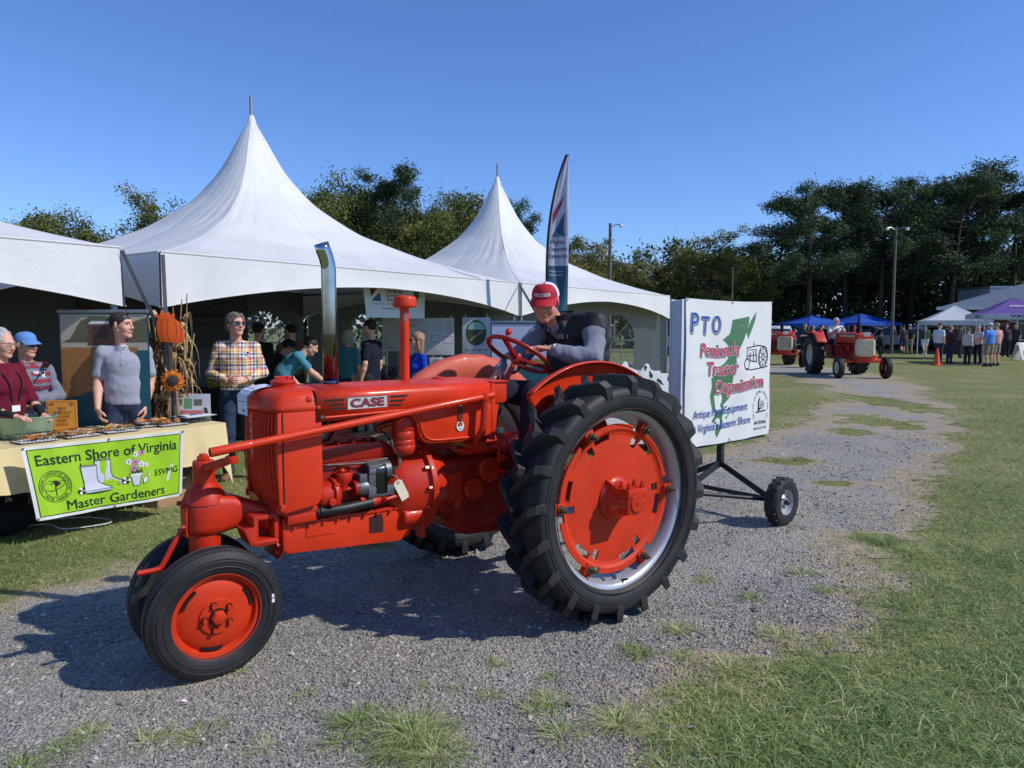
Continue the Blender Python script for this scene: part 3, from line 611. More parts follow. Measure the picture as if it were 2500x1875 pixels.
# ------------------------------------------------------------------ smooth bodies: distance field + surface nets
class SDF:
    def __init__(s,h):s.h=h;s.ops=[]
    def cap(s,a,b,ra,rb=None,k=.02):
        s.ops.append(('cap',np.array(a,float),np.array(b,float),ra,ra if rb is None else rb,k));return s
    def ell(s,c,r,ax=None,k=.02,sub=False):
        s.ops.append(('ell',np.array(c,float),np.array(r,float),np.eye(3)if ax is None else np.array(ax),k,sub));return s
    def ecap(s,a,b,wa,wb,xd,k=.03):
        s.ops.append(('ecap',np.array(a,float),np.array(b,float),wa,wb,nrm(xd),k));return s
    def cut(s,p,n):s.ops.append(('cut',np.array(p,float),nrm(n)));return s
    def noise(s,amp,scale,stretch=(1,1,1),seed=0):s.ops.append(('noise',amp,scale,stretch,seed));return s
    def mesh(s):
        lo,hi=[],[]
        for o in s.ops:
            if o[0]=='cap':r=max(o[3],o[4]);lo+=[np.minimum(o[1],o[2])-r];hi+=[np.maximum(o[1],o[2])+r]
            elif o[0]=='ell' and not o[5]:r=max(o[2]);lo+=[o[1]-r];hi+=[o[1]+r]
            elif o[0]=='ecap':r=max(max(o[3]),max(o[4]));lo+=[np.minimum(o[1],o[2])-r];hi+=[np.maximum(o[1],o[2])+r]
        lo=np.min(lo,0)-3*s.h-.01;hi=np.max(hi,0)+3*s.h+.01
        n=np.ceil((hi-lo)/s.h).astype(int)+1;Dm=np.full(n,1.,dtype=np.float32)
        axs=[lo[i]+s.h*np.arange(n[i])for i in range(3)]
        def block(bl,bh):
            i0=np.maximum(0,np.floor((bl-lo)/s.h).astype(int));i1=np.minimum(n,np.ceil((bh-lo)/s.h).astype(int)+1)
            sl=tuple(slice(a,b)for a,b in zip(i0,i1))
            g=np.stack(np.meshgrid(*[axs[i][sl[i]]for i in range(3)],indexing='ij'),-1).astype(np.float32)
            return sl,g
        for o in s.ops:
            if o[0]=='cap':
                _,a,b,ra,rb,k=o;r=max(ra,rb)+k+2*s.h
                sl,g=block(np.minimum(a,b)-r,np.maximum(a,b)+r);ab=b-a;L2=ab@ab+1e-12
                t=np.clip(((g-a)@ab)/L2,0,1);d=np.linalg.norm(g-a-t[...,None]*ab,axis=-1)-(ra+(rb-ra)*t)
            elif o[0]=='ell':
                _,c,r3,ax,k,sub=o;r=max(r3)+k+2*s.h
                sl,g=block(c-r,c+r);q=((g-c)@ax.T)/r3;l=np.linalg.norm(q,axis=-1)
                d=(l-1)*np.where(l>1e-6,l/(np.linalg.norm(q/r3,axis=-1)+1e-9),min(r3))
            elif o[0]=='ecap':
                _,a,b,wa,wb,xd,k=o;r=max(max(wa),max(wb))+k+2*s.h
                sl,g=block(np.minimum(a,b)-r,np.maximum(a,b)+r);ab=b-a;L=math.sqrt(ab@ab)+1e-9;z=ab/L
                x=nrm(xd-z*(xd@z));y=np.cross(z,x);q=g-a;h=q@z;t=np.clip(h/L,0,1)
                wx=wa[0]+(wb[0]-wa[0])*t;wy=wa[1]+(wb[1]-wa[1])*t;over=h-np.clip(h,0,L);m=np.minimum(wx,wy)
                qx,qy,qz=(q@x)/wx,(q@y)/wy,over/m;l=np.sqrt(qx*qx+qy*qy+qz*qz)
                d=(l-1)*np.where(l>1e-6,l/(np.sqrt((qx/wx)**2+(qy/wy)**2+(qz/m)**2)+1e-9),m)
            elif o[0]=='cut':
                g=np.stack(np.meshgrid(*axs,indexing='ij'),-1);d=(g-o[1])@o[2];Dm=np.maximum(Dm,d.astype(np.float32));continue
            elif o[0]=='noise':
                rg=np.random.default_rng(o[4]);T=rg.random((16,16,16)).astype(np.float32)*2-1
                C=[((axs[i]/(o[2]*o[3][i]))%16)for i in range(3)];tot=0
                I=[np.floor(c).astype(int)for c in C];Fr=[(c-i)for c,i in zip(C,I)];Fr=[f*f*(3-2*f)for f in Fr]
                for dx in(0,1):
                    for dy in(0,1):
                        for dz in(0,1):
                            wx=Fr[0]if dx else 1-Fr[0];wy=Fr[1]if dy else 1-Fr[1];wz=Fr[2]if dz else 1-Fr[2]
                            tot=tot+T[np.ix_((I[0]+dx)%16,(I[1]+dy)%16,(I[2]+dz)%16)]*wx[:,None,None]*wy[None,:,None]*wz[None,None,:]
                Dm=Dm+(o[1]*tot).astype(np.float32);continue
            old=Dm[sl]
            if o[0]=='ell' and o[5]:Dm[sl]=np.maximum(old,-d)
            else:
                hh=np.clip(.5+.5*(old-d)/k,0,1);Dm[sl]=d*hh+old*(1-hh)-k*hh*(1-hh)
        return surfnet(Dm,lo,s.h)
_CO=np.array([(0,0,0),(1,0,0),(0,1,0),(1,1,0),(0,0,1),(1,0,1),(0,1,1),(1,1,1)])
_ED=[(0,1),(2,3),(4,5),(6,7),(0,2),(1,3),(4,6),(5,7),(0,4),(1,5),(2,6),(3,7)]
def surfnet(Dm,lo,h):
    s=Dm<0;c=np.zeros(np.array(Dm.shape)-1,dtype=np.int8)
    X,Y,Z=c.shape
    for a in _CO:c+=s[a[0]:a[0]+X,a[1]:a[1]+Y,a[2]:a[2]+Z]
    idx=np.argwhere((c>0)&(c<8));acc=np.zeros((len(idx),3));cnt=np.zeros(len(idx))
    val=[Dm[idx[:,0]+a[0],idx[:,1]+a[1],idx[:,2]+a[2]]for a in _CO]
    for i,j in _ED:
        da,db=val[i],val[j];m=(da<0)!=(db<0);t=np.where(m,da/np.where(m,da-db,1),0)
        acc+=np.where(m[:,None],_CO[i]+t[:,None]*(_CO[j]-_CO[i]),0);cnt+=m
    V=lo+h*(idx+acc/np.maximum(cnt,1)[:,None])
    lut=np.full(c.shape,-1,dtype=np.int64);lut[idx[:,0],idx[:,1],idx[:,2]]=np.arange(len(idx));Q=[]
    for ax in range(3):
        b,cc=(ax+1)%3,(ax+2)%3;sl0=[slice(None)]*3;sl1=[slice(None)]*3
        sl0[ax]=slice(0,-1);sl1[ax]=slice(1,None);e=s[tuple(sl0)]!=s[tuple(sl1)];ins=s[tuple(sl0)]
        P=np.argwhere(e);ok=(P[:,b]>0)&(P[:,cc]>0)&(P[:,b]<c.shape[b])&(P[:,cc]<c.shape[cc]);P=P[ok]
        eb=np.zeros(3,int);eb[b]=1;ec=np.zeros(3,int);ec[cc]=1
        q=np.stack([lut[tuple((P-d).T)]for d in(np.zeros(3,int),eb,eb+ec,ec)],1)
        fl=~ins[tuple(P.T)];q[fl]=q[fl][:,::-1];Q.append(q)
    Q=np.concatenate(Q);return V,Q[(Q>=0).all(1)]
def sdfobj(name,sdfs,mat,parent):
    V,Fq,o=[],[],0
    for q in(sdfs if isinstance(sdfs,list)else[sdfs]):
        v,f=q.mesh();V.append(v);Fq.append(f+o);o+=len(v)
    return npmesh(name,np.concatenate(V),np.concatenate(Fq),mat,parent)
# ------------------------------------------------------------------ people
def rotz(a):c,s=math.cos(a),math.sin(a);return np.array([[c,-s,0],[s,c,0],[0,0,1]])
def rotx(a):c,s=math.cos(a),math.sin(a);return np.array([[1,0,0],[0,c,-s],[0,s,c]])
def roty(a):c,s=math.cos(a),math.sin(a);return np.array([[c,0,s],[0,1,0],[-s,0,c]])
SKIN=M('skin',(224,172,146),.55,var=.10,scale=22,hue=(214,142,118))
SKIN_D=M('skin_ruddy',(214,152,124),.55,var=.12,scale=24,hue=(198,116,94))
EYE=M('eye',(46,36,32),.25,var=0);LIP=M('lips',(168,98,84),.5,var=.05)
JEANS=M('jeans',(42,56,84),.9,var=.25,scale=30,bump=.3,bscale=300)
DARKP=M('dark_trousers',(38,40,50),.9,var=.15)
NAVY=M('navy_trousers',(26,30,46),.9,var=.18,scale=10)
KHAKI=M('khaki',(150,134,110),.9,var=.12)
SHOE=M('brown_shoe',(120,92,70),.7);SHOEB=M('black_shoe',(28,28,30),.6);SHOEW=M('white_shoe',(205,205,205),.6)
WHITE=M('white_fabric',(214,214,212),.85,var=.06);BLACKF=M('black_fabric',(24,24,28),.9,var=.15)
TAGM=M('name_tag',(232,232,228),.4,var=.03);LENS=M('dark_lens',(14,14,16),.12,var=0,spec=.6)
INK=M('print_black',(22,24,26),.6,var=.02);STEELW=M('watch_steel',(170,170,165),.3,1)
def hand(sd,w,d,nv,side,curl,S,k=.004,spread=.0):
    """side +1: thumb on +x of the (across, along, back) frame"""
    d=nrm(d);nv=nrm(np.array(nv,float)-d*(np.array(nv,float)@d));x=np.cross(d,nv)*side
    f=lambda a,b,c:w+(x*a+d*b+nv*c)*S
    sd.ecap(f(0,.0,0),f(.002,.078,0),(.027*S,.017*S),(.041*S,.013*S),x,k=.012)
    c1,c2=curl
    for i,(bx,L,r)in enumerate(((.031,.072,.0088),(.0105,.08,.009),(-.0105,.074,.0086),(-.030,.058,.0078))):
        p=np.array([bx,.082-abs(i-1)*.004,0.]);a=c1*(.8+.15*i);q=p
        for j,fr in enumerate((.45,.31,.24)):
            e=q+np.array([bx*spread*fr,math.cos(a)*L*fr,-math.sin(a)*L*fr]);sd.cap(f(*q),f(*e),r*S*(1-.08*j),r*S*(.94-.08*j),k=k);q=e;a+=c2
    t=[np.array(p)for p in((.026,.018,-.004),(.05,.045,-.014),(.058,.075,-.026-.02*c1),(.052,.098,-.034-.03*c1))]
    for j in range(3):sd.cap(f(*t[j]),f(*t[j+1]),(.0125-.0012*j)*S,(.0115-.0014*j)*S,k=k+.002)
def person(label,loc,rz,height=1.75,pose=None,top=None,bottom=None,hair=None,hat=None,skin=None,shoes=None,glasses=None,lod=1,build=1.,group=None,extra=None,nolegs=False,collar=None,lean_head=(0,0,0),beard=None,female=False,hands=True,vest=None):
    """a standing figure: y forward, x to its right, z up; joints can be overridden in metres of a 1.75 m body"""
    S=height/1.75;root=thing('person',label,'person',loc,rz,group);sk=skin or SKIN
    hb,hh_,hs=((.010,.0055,.0045),(.016,.009,.007),(.026,.014,.012),(.034,.02,.018))[lod]
    sw=.185*(0.9 if female else 1)*(.5+.5*build)
    J=dict(pel=(0,0,.95),waist=(0,.005,1.08),chest=(0,.0,1.28),neck=(0,-.02,1.475),head=(0,.02,1.632),
             shR=(sw-.012,-.015,1.392),shL=(-sw+.012,-.015,1.392),elR=(sw+.03,-.03,1.12),elL=(-sw-.03,-.03,1.12),
             wrR=(sw+.03,.04,.87),wrL=(-sw-.03,.04,.87),hipR=(.092,0,.92),hipL=(-.092,0,.92),
             knR=(.105,.01,.5),knL=(-.105,.01,.5),anR=(.115,-.02,.085),anL=(-.115,-.02,.085))
    if pose:J.update({k:v for k,v in pose.items()if k in J})
    J={k:np.array(v,float)*S for k,v in J.items()};P=pose or{}
    up=nrm(J['chest']-J['pel']);xr=nrm(J['shR']-J['shL']);fwd=nrm(np.cross(up,xr));hx=nrm(J['hipR']-J['hipL'])
    yaw,pit,rol=[R(a)for a in lean_head]
    Rh=rotz(yaw)@rotx(pit)@roty(rol)if P.get('abs_head')else np.stack([xr,np.cross(nrm(J['head']-J['neck'])*.3+up*.2+np.array([0,0,.5]),xr)/1.,np.array([0,0,1.])]).T@np.eye(3)
    if not P.get('abs_head'):
        f2=nrm(np.array([fwd[0],fwd[1],0]));x2=np.array([f2[1],-f2[0],0]);Rh=np.stack([x2,f2,np.array([0,0,1.])]).T@rotz(yaw)@rotx(pit)@roty(rol)
    hc=J['head'];hp=lambda p:hc+Rh@(np.array(p,float)*S);HA=Rh.T
    sd=SDF(hh_)
    sd.ell(hp((0,-.014,.028)),np.array((.076,.097,.087))*S,HA,k=.01)
    sd.ell(hp((0,.03,-.03)),np.array((.062,.066,.086))*S,HA,k=.02)
    for q in(-1,1):
        sd.cap(hp((q*.05,.0,-.055)),hp((q*.012,.068,-.1)),.021*S,.017*S,k=.02)
        sd.ell(hp((q*.038,.062,-.028)),np.array((.024,.024,.026))*S,HA,k=.02)
        sd.cap(hp((0,.088,.024)),hp((q*.04,.072,.02)),.0115*S,.010*S,k=.012)
        sd.ell(hp((q*.077,-.006,-.004)),np.array((.010,.021,.033))*S,HA@rotz(-q*.35).T,k=.006)
    sd.ell(hp((0,.073,-.1)),np.array((.022,.018,.017))*S,HA,k=.015)
    sd.cap(hp((0,.092,.012)),hp((0,.111,-.028)),.0085*S,.0125*S,k=.010)
    sd.cap(hp((-.012,.1,-.033)),hp((.012,.1,-.033)),.0095*S,.0095*S,k=.008)
    sd.ell(hp((0,.088,-.058)),np.array((.026,.012,.007))*S,HA,k=.008);sd.ell(hp((0,.087,-.07)),np.array((.022,.012,.008))*S,HA,k=.008)
    if lod<2:
        for q in(-1,1):sd.ell(hp((q*.031,.1,.003)),np.array((.0165,.018,.0115))*S,HA,sub=True)
        sd.ell(hp((0,.105,-.0635)),np.array((.024,.02,.0025))*S,HA,sub=True)
    sd.cap(hp((0,-.022,-.06)),J['neck']-up*.09*S,.052*S,.062*S,k=.025)
    fields=[sd];top=top or{};
    for q in 'RL':
        a=SDF(hh_*.9 if lod<2 else hh_);sg=1 if q=='R' else-1;sh,el,wr=J['sh'+q],J['el'+q],J['wr'+q]
        fb=(.6+.4*build)*(.86 if female else 1)*S
        a.cap(sh,el,.046*fb,.038*fb,k=.01).cap(el,el+(wr-el)*.3,.038*fb,.041*fb,k=.02).cap(el+(wr-el)*.3,wr,.041*fb,.0255*fb,k=.02)
        dd=P.get('hd'+q,nrm(wr-el));nn=P.get('hn'+q,xr*sg)
        if hands:hand(a,wr+nrm(wr-el)*.01,dd,nn,P.get('hs'+q,-sg),P.get('curl'+q,(.35,.35)),S*(.9 if female else 1),spread=P.get('spread',0))
        fields.append(a)
    bottom=bottom or{};short=bottom.get('kind')=='shorts'
    if short and not nolegs:
        a=SDF(hh_)
        for q in 'RL':a.cap(J['kn'+q]+(J['hip'+q]-J['kn'+q])*.3,J['kn'+q],.07*S,.055*S).cap(J['kn'+q],J['kn'+q]+(J['an'+q]-J['kn'+q])*.35,.052*S,.056*S).cap(J['kn'+q]+(J['an'+q]-J['kn'+q])*.35,J['an'+q],.056*S,.036*S)
        fields.append(a)
    body=sdfobj('body',fields,sk,root)
    from mathutils.bvhtree import BVHTree
    surf={}
    def garment(top):
        sleeve=top.get('sleeve','short')
        b=build*(.93 if female else 1);t=SDF(hb);g=top.get('loose',.008)*S
        t.ecap(J['pel'],J['waist'],(.166*b*S+g,.116*b*S+g),(.156*b*S+g,.110*b*S+g),xr,k=.04)
        t.ecap(J['waist'],J['chest'],(.156*b*S+g,.112*b*S+g),(.172*b*S+g,.116*b*S+g),xr,k=.04)
        t.ecap(J['chest'],J['neck']-up*.085*S,(.16*b*S+g,.112*b*S+g),(.07*S+g,.055*S+g),xr,k=.04)
        if female:t.ell(J['chest']+fwd*.085*S+xr*.07*S-up*.03*S,(.07*S,.06*S,.065*S),k=.03).ell(J['chest']+fwd*.085*S-xr*.07*S-up*.03*S,(.07*S,.06*S,.065*S),k=.03)
        if build>1.15:t.ell(J['waist']+fwd*.05*S,np.array((.15,.125,.15))*S*build*.95,k=.05)
        t.cap(J['neck']-up*.075*S,J['neck']-up*.055*S,.06*S+g*.5,k=.03)
        for q in 'RL':
            sh,el,wr=J['sh'+q],J['el'+q],J['wr'+q];fb=(.6+.4*build)*(.88 if female else 1)*S
            t.cap(J['neck']-up*.03*S,sh,.024*S,.043*fb+g,k=.03).cap(J['chest']+(sh-J['chest'])*.5,sh-up*.02*S,.07*S,.047*fb+g,k=.03)
            if sleeve=='none':continue
            e1=el if sleeve=='long' else sh+(el-sh)*top.get('slen',.72)
            t.cap(sh,e1,.045*fb+g,(.042 if sleeve=='long' else.05)*fb+g*.9,k=.015)
            if sleeve=='long':
                w1=el+(wr-el)*top.get('cuff',.93);t.cap(el,w1,.043*fb+g,.034*fb+g*.7,k=.02)
        hem=top.get('hem',-.06);t.cut(J['pel']+up*hem*S,J['pel']-J['waist'])
        if top.get('open'):t.ell(J['neck']+fwd*.11*S-up*.06*S,np.array((.05,.1,.13))*S,np.stack([xr,fwd,up]),sub=True)
        t.noise(top.get('fold',.005),.10,(.8,.8,.45),seed=len(label)*7)
        if lod<2:t.noise(top.get('fold',.005)*.45,.05,(.5,.5,1.0),seed=len(label))
        ob=sdfobj(top.get('name','shirt'),t,top['mat'],root)
        V=[Vector(v.co)for v in ob.data.vertices];surf[top.get('name','shirt')]=BVHTree.FromPolygons(V,[tuple(p.vertices)for p in ob.data.polygons]);return ob
    if top:garment(top)
    if vest:garment(vest)
    def onto(which,p,d,lift=.003):
        h=surf[which].ray_cast(Vector(p),Vector(-np.asarray(d,float)));return(np.array(h[0])+np.array(h[1])*lift)if h[0]is not None else np.array(p)-np.asarray(d)*.1
    if not nolegs:
        t=SDF(hb);b=build*(.95 if female else 1);lw=bottom.get('w',1.)
        t.ecap(J['pel']-up*.02*S,J['pel']+up*.1*S,(.166*b*S,.118*b*S),(.152*b*S,.108*b*S),hx,k=.03)
        for q in 'RL':
            h,kn,an=J['hip'+q],J['kn'+q],J['an'+q]
            if short:t.cap(h,h+(kn-h)*.86,.098*b*S,.09*S,k=.02)
            else:t.cap(h,kn,.096*b*S,.07*S*lw,k=.02).cap(kn,an+(kn-an)*.03,.07*S*lw,.06*S*lw,k=.03)
        t.cut(J['pel']+up*.115*S,up)
        t.noise(.006,.07,(1,1,.7),seed=3)
        if lod<2:t.noise(.003,.03,(1,1,.5),seed=9)
        sdfobj('shorts' if short else 'trousers',t,bottom.get('mat',JEANS),root)
        for q in 'RL':
            an=J['an'+q];fd=P.get('toe'+q,nrm(np.array([fwd[0]+(.25 if q=='R' else-.25)*xr[0],fwd[1]+(.25 if q=='R' else-.25)*xr[1],P.get('toez',0)])))
            t=SDF(max(.008,hb));lowz=np.array([0,0,-.04])*S
            t.ecap(an+lowz-fd*.03*S,an+lowz+fd*.16*S+np.array([0,0,-.01])*S,(.038*S,.042*S),(.042*S,.03*S),np.cross(fd,(0,0,1)),k=.02).cap(an+lowz,an+np.array([0,0,.04])*S,.045*S,.045*S)
            if not P.get('seated'):t.cut(np.array([0,0,.004]),(0,0,-1))
            sdfobj('shoe',t,shoes or SHOEB,root)
    if hair:
        kind,hm=hair;t=SDF(max(.007,hh_));e=np.array
        if kind in('short','thin'):
            t.ell(hp((0,-.02,.034)),e((.082,.102,.09))*S,HA,k=.01)
            t.cut(hp((0,.05,.018)),Rh@e((0,.75,-.62)))
            if hat:t.cut(hp((0,0,.05)),Rh@e((0,0,1.)))
        elif kind=='mop':
            t.ell(hp((0,-.025,.034)),e((.088,.108,.094))*S,HA,k=.01).ell(hp((0,-.075,-.03)),e((.078,.055,.075))*S,HA,k=.02)
            for q in(-1,1):t.cap(hp((q*.03,.06,.088)),hp((q*.078,.02,.03)),.022*S,.02*S,k=.015).cap(hp((q*.078,-.0,.03)),hp((q*.07,-.045,-.05)),.02*S,.02*S,k=.02)
            t.cut(hp((0,.062,.03)),Rh@e((0,.9,-.3)))
        elif kind=='curly':
            rg=np.random.default_rng(5)
            t.ell(hp((0,-.03,.03)),e((.09,.1,.095))*S,HA,k=.01)
            for i in range(70):
                v=nrm(rg.normal(size=3));v[1]=v[1]if v[1]<.45 else-v[1]
                if v[2]<-.75:continue
                t.ell(hp(e((0,-.03,.02))+v*e((.092,.1,.1))),e((.024,.024,.022))*S*rg.uniform(.8,1.25),k=.006)
            t.cut(hp((0,.058,.0)),Rh@e((0,1,-.25)))
        elif kind in('long','bob'):
            L=-.26 if kind=='long' else-.09
            t.ell(hp((0,-.02,.034)),e((.086,.106,.094))*S,HA,k=.01)
            for q in(-1,0,1):t.cap(hp((q*.055,-.05,.0)),hp((q*.07,-.06+(.02 if q else-.02),L)),.042*S,.034*S,k=.025)
            for q in(-1,1):t.cap(hp((q*.076,.015,.03)),hp((q*.082,.0,L+.04)),.02*S,.018*S,k=.015)
            t.cut(hp((0,.06,.02)),Rh@e((0,.92,-.3)))
            if hat:t.cut(hp((0,0,.05)),Rh@e((0,0,1.)))
        t.noise(.004 if kind!='curly' else.007,.02 if kind!='curly' else.016,(1,1,1),seed=4)
        if lod<2:t.noise(.0035,.008,(.8,2.4,2.6),seed=8)
        sdfobj('hair',t,hm,root)
    if beard:
        t=SDF(hh_);t.ell(hp((0,.045,-.075)),np.array((.06,.055,.05))*S,HA,k=.01);t.cut(hp((0,0,-.045)),Rh@np.array((0,-.15,1.)));t.ell(hp((0,.1,-.045)),np.array((.02,.03,.012))*S,HA,k=.005)
        t.noise(.004,.012);sdfobj('beard',t,beard,root)
    if lod<2:
        for q in(-1,1):
            m=MB();m.sphere(hp((q*.031,.0765,.0035)),.0125*S,8)
            if not glasses:m.build('eye',EYE,root)
        if hair:
            for q in(-1,1):m=MB();m.tube([hp((q*.014,.0985,.021)),hp((q*.03,.0945,.026)),hp((q*.047,.078,.02))],[.0028*S,.0036*S,.002*S],6);m.build('eyebrow',hair[1],root)
        m=MB();m.tube([hp((-.021,.094,-.0635)),hp((0,.1015,-.0632)),hp((.021,.094,-.0635))],[.0022*S,.0042*S,.0022*S],6);m.build('lips',LIP,root)
    if glasses:
        for q in(-1,1):
            m=MB();c=hp((q*.034,.103,.004));m.prism(rrect(-.024*S,-.018*S,.024*S,.016*S,.009*S,3),c,Rh@np.array([1,q*-.18,0]),Rh@np.array([0,0,1.]),Rh@np.array([q*.0008,.003,0]))
            g=m.build('glasses',LENS if glasses!='clear' else M('clear_lens',(150,140,130),.1,var=0,alpha=.35),root)
        for q in(-1,1):m=MB();m.tube([hp((q*.06,.098,.010)),hp((q*.08,.06,.012)),hp((q*.082,-.02,.01))],.0022*S,5);m.build('temple',M('spectacle_frame',(40,34,30),.4),g)
        m=MB();m.tube([hp((-.012,.107,.009)),hp((.012,.107,.009))],.002*S,5);m.build('bridge',M('spectacle_frame'),g)
    if hat:
        kind,hm=hat[0],hat[1];bm_=hat[2]if len(hat)>2 else hm
        m=MB();n=24;rings=[]
        for i in range(9):
            ph=(i/8)*math.pi/2;r=math.cos(ph)**.72 if i<8 else.02;z=.036+.088*math.sin(ph)**.95
            rings.append([hp(((.088*math.cos(t)*r),-.014+.106*math.sin(t)*r+(.012*(1-r)),z+.006*math.sin(t)*(1-i/8)))for t in[2*math.pi*j/n for j in range(n)]])
        m.loft(rings,caps=True)
        two=len(hat)>3
        if two:m.mi=[0 if(np.mean([(Rh.T@(np.array(m.v[i])-hc))[1]for i in f])>.01*S)else 1 for f in m.f]
        cp=m.build('cap',[hm,hat[3]]if two else hm,root)
        m=MB()
        if kind=='cap':
            def brim(u,v):
                a=-1.2+2.4*u;y0=.092*math.cos(a*.95);x0=.09*math.sin(a);ln=.075*math.cos(a*.75)
                return hp((x0*(1+.02*v),-.012+y0+ln*v,.04-.012*v-.02*v*v+.018*(1-(x0/.09)**2)*.8*(1 if True else 0)-.006))
            m.grid(brim,16,5)
            V=list(m.v);k=len(V);m.add([np.array(p)-Rh@np.array([0,0,.003])for p in V],[tuple(i for i in f[::-1])for f in m.f])
        else:
            def brim(u,v):
                a=2*math.pi*u;return hp((.086*math.cos(a)*(1+.75*v),-.014+.104*math.sin(a)*(1+.62*v),.038-.018*v+.012*v*abs(math.cos(a))))
            m.grid(brim,28,3)
        m.build('brim',bm_,cp)
        if kind=='cap' and lod<2:mb=MB();mb.sphere(hp((0,-.004,.125)),.006*S,8);mb.build('button',hm,cp)
        P['_cap']=cp
    if collar:
        cm,cz=collar;nk=J['neck']-up*.04*S;m=MB()
        for q in(-1,1):
            def fl(u,v,q=q):
                a=math.pi/2-q*(.12+u*(math.pi-.12));r=.066+.012*v+.01*(1-u)*v
                return nk+(xr*math.cos(a)*r*1.08+fwd*(math.sin(a)*r+.012*(1-u)))*S+up*(.03-.045*v-.035*(1-u)**2*(v+.6))*S
            m.grid(fl,10,4)
        m.build('collar',cm,root)
    if extra:extra(root,J,dict(S=S,up=up,xr=xr,fwd=fwd,hp=hp,Rh=Rh,body=body,onto=onto,cap=P.get('_cap')))
    return root
# ------------------------------------------------------------------ the red row-crop tractor (x forward, y left, z up)
def paint(name,rgb,rough=.46,coat=.12,grime=.0):
    m=bpy.data.materials.new(name);m.use_nodes=True;nt=m.node_tree;N=nt.nodes;L=nt.links;b=N['Principled BSDF'];tc=N.new('ShaderNodeTexCoord');c=lin(rgb)
    def noi(s,d=5):
        n=N.new('ShaderNodeTexNoise');n.inputs['Scale'].default_value=s;n.inputs['Detail'].default_value=d;L.new(tc.outputs['Object'],n.inputs['Vector']);return n
    n=noi(5);r=N.new('ShaderNodeValToRGB');r.color_ramp.elements[0].position=.3;r.color_ramp.elements[1].position=.75
    r.color_ramp.elements[0].color=(*[v*.82 for v in c],1);r.color_ramp.elements[1].color=(*[min(1,v*1.08)for v in c],1);L.new(n.outputs[0],r.inputs[0])
    sp=noi(55,8);q=N.new('ShaderNodeMapRange');q.inputs[1].default_value=.66;q.inputs[2].default_value=.8;q.inputs[4].default_value=.5+grime;L.new(sp.outputs[0],q.inputs[0])
    mx=N.new('ShaderNodeMix');mx.data_type='RGBA';L.new(q.outputs[0],mx.inputs[0]);L.new(r.outputs[0],mx.inputs[6]);mx.inputs[7].default_value=(*[v*.45+.01 for v in c],1);nd=noi(2.6,9);nd.inputs['Roughness'].default_value=.72;qd=N.new('ShaderNodeMapRange');qd.inputs[1].default_value=.5;qd.inputs[2].default_value=.82;qd.inputs[4].default_value=.34+grime*.5;L.new(nd.outputs[0],qd.inputs[0]);md=N.new('ShaderNodeMix');md.data_type='RGBA';L.new(qd.outputs[0],md.inputs[0]);L.new(mx.outputs[2],md.inputs[6]);md.inputs[7].default_value=(c[0]*.5+.02,c[1]*.5+.035,c[2]*.5+.028,1);L.new(md.outputs[2],b.inputs['Base Color'])
    mr=N.new('ShaderNodeMapRange');mr.inputs[3].default_value=rough-.10;mr.inputs[4].default_value=rough+.2;L.new(noi(11).outputs[0],mr.inputs[0]);L.new(mr.outputs[0],b.inputs['Roughness'])
    b.inputs['Coat Weight'].default_value=coat;b.inputs['Coat Roughness'].default_value=.1;b.inputs['Specular IOR Level'].default_value=.35
    n2=noi(95,2);bp=N.new('ShaderNodeBump');bp.inputs['Strength'].default_value=.22+grime;bp.inputs['Distance'].default_value=.002;L.new(n2.outputs[0],bp.inputs['Height']);L.new(bp.outputs[0],b.inputs['Normal']);return m
RED=paint('tractor_red',(214,52,10),.46,.10);RED2=paint('casting_red',(196,42,10),.40,.18,.25);RED3=paint('engine_red',(150,26,12),.40,.15,.35);ORANGE=paint('wheel_orange',(204,50,6),.58,.03);FADED=paint('faded_red',(206,92,70),.5,.1)
def rubber():
    m=bpy.data.materials.new('tyre_rubber');m.use_nodes=True;nt=m.node_tree;N=nt.nodes;L=nt.links;b=N['Principled BSDF'];tc=N.new('ShaderNodeTexCoord')
    n=N.new('ShaderNodeTexNoise');n.inputs['Scale'].default_value=7;n.inputs['Detail'].default_value=7;n.inputs['Roughness'].default_value=.7;L.new(tc.outputs['Object'],n.inputs['Vector'])
    r=N.new('ShaderNodeValToRGB');r.color_ramp.elements[0].position=.35;r.color_ramp.elements[0].color=(.011,.0115,.0125,1);r.color_ramp.elements[1].position=.75;r.color_ramp.elements[1].color=(.03,.03,.03,1);du=r.color_ramp.elements.new(.92);du.color=(.085,.076,.062,1);L.new(n.outputs[0],r.inputs[0]);L.new(r.outputs[0],b.inputs['Base Color'])
    b.inputs['Roughness'].default_value=.6;b.inputs['Specular IOR Level'].default_value=.4;n2=N.new('ShaderNodeTexNoise');n2.inputs['Scale'].default_value=160;L.new(tc.outputs['Object'],n2.inputs['Vector'])
    bp=N.new('ShaderNodeBump');bp.inputs['Strength'].default_value=.2;bp.inputs['Distance'].default_value=.002;L.new(n2.outputs[0],bp.inputs['Height']);L.new(bp.outputs[0],b.inputs['Normal']);return m
RUB=rubber();SILVER=M('silver_paint',(176,178,182),.38,.55,var=.06);BOLT=M('bolt_steel',(120,112,100),.4,.9);GREASE=M('black_grease',(18,14,12),.5)
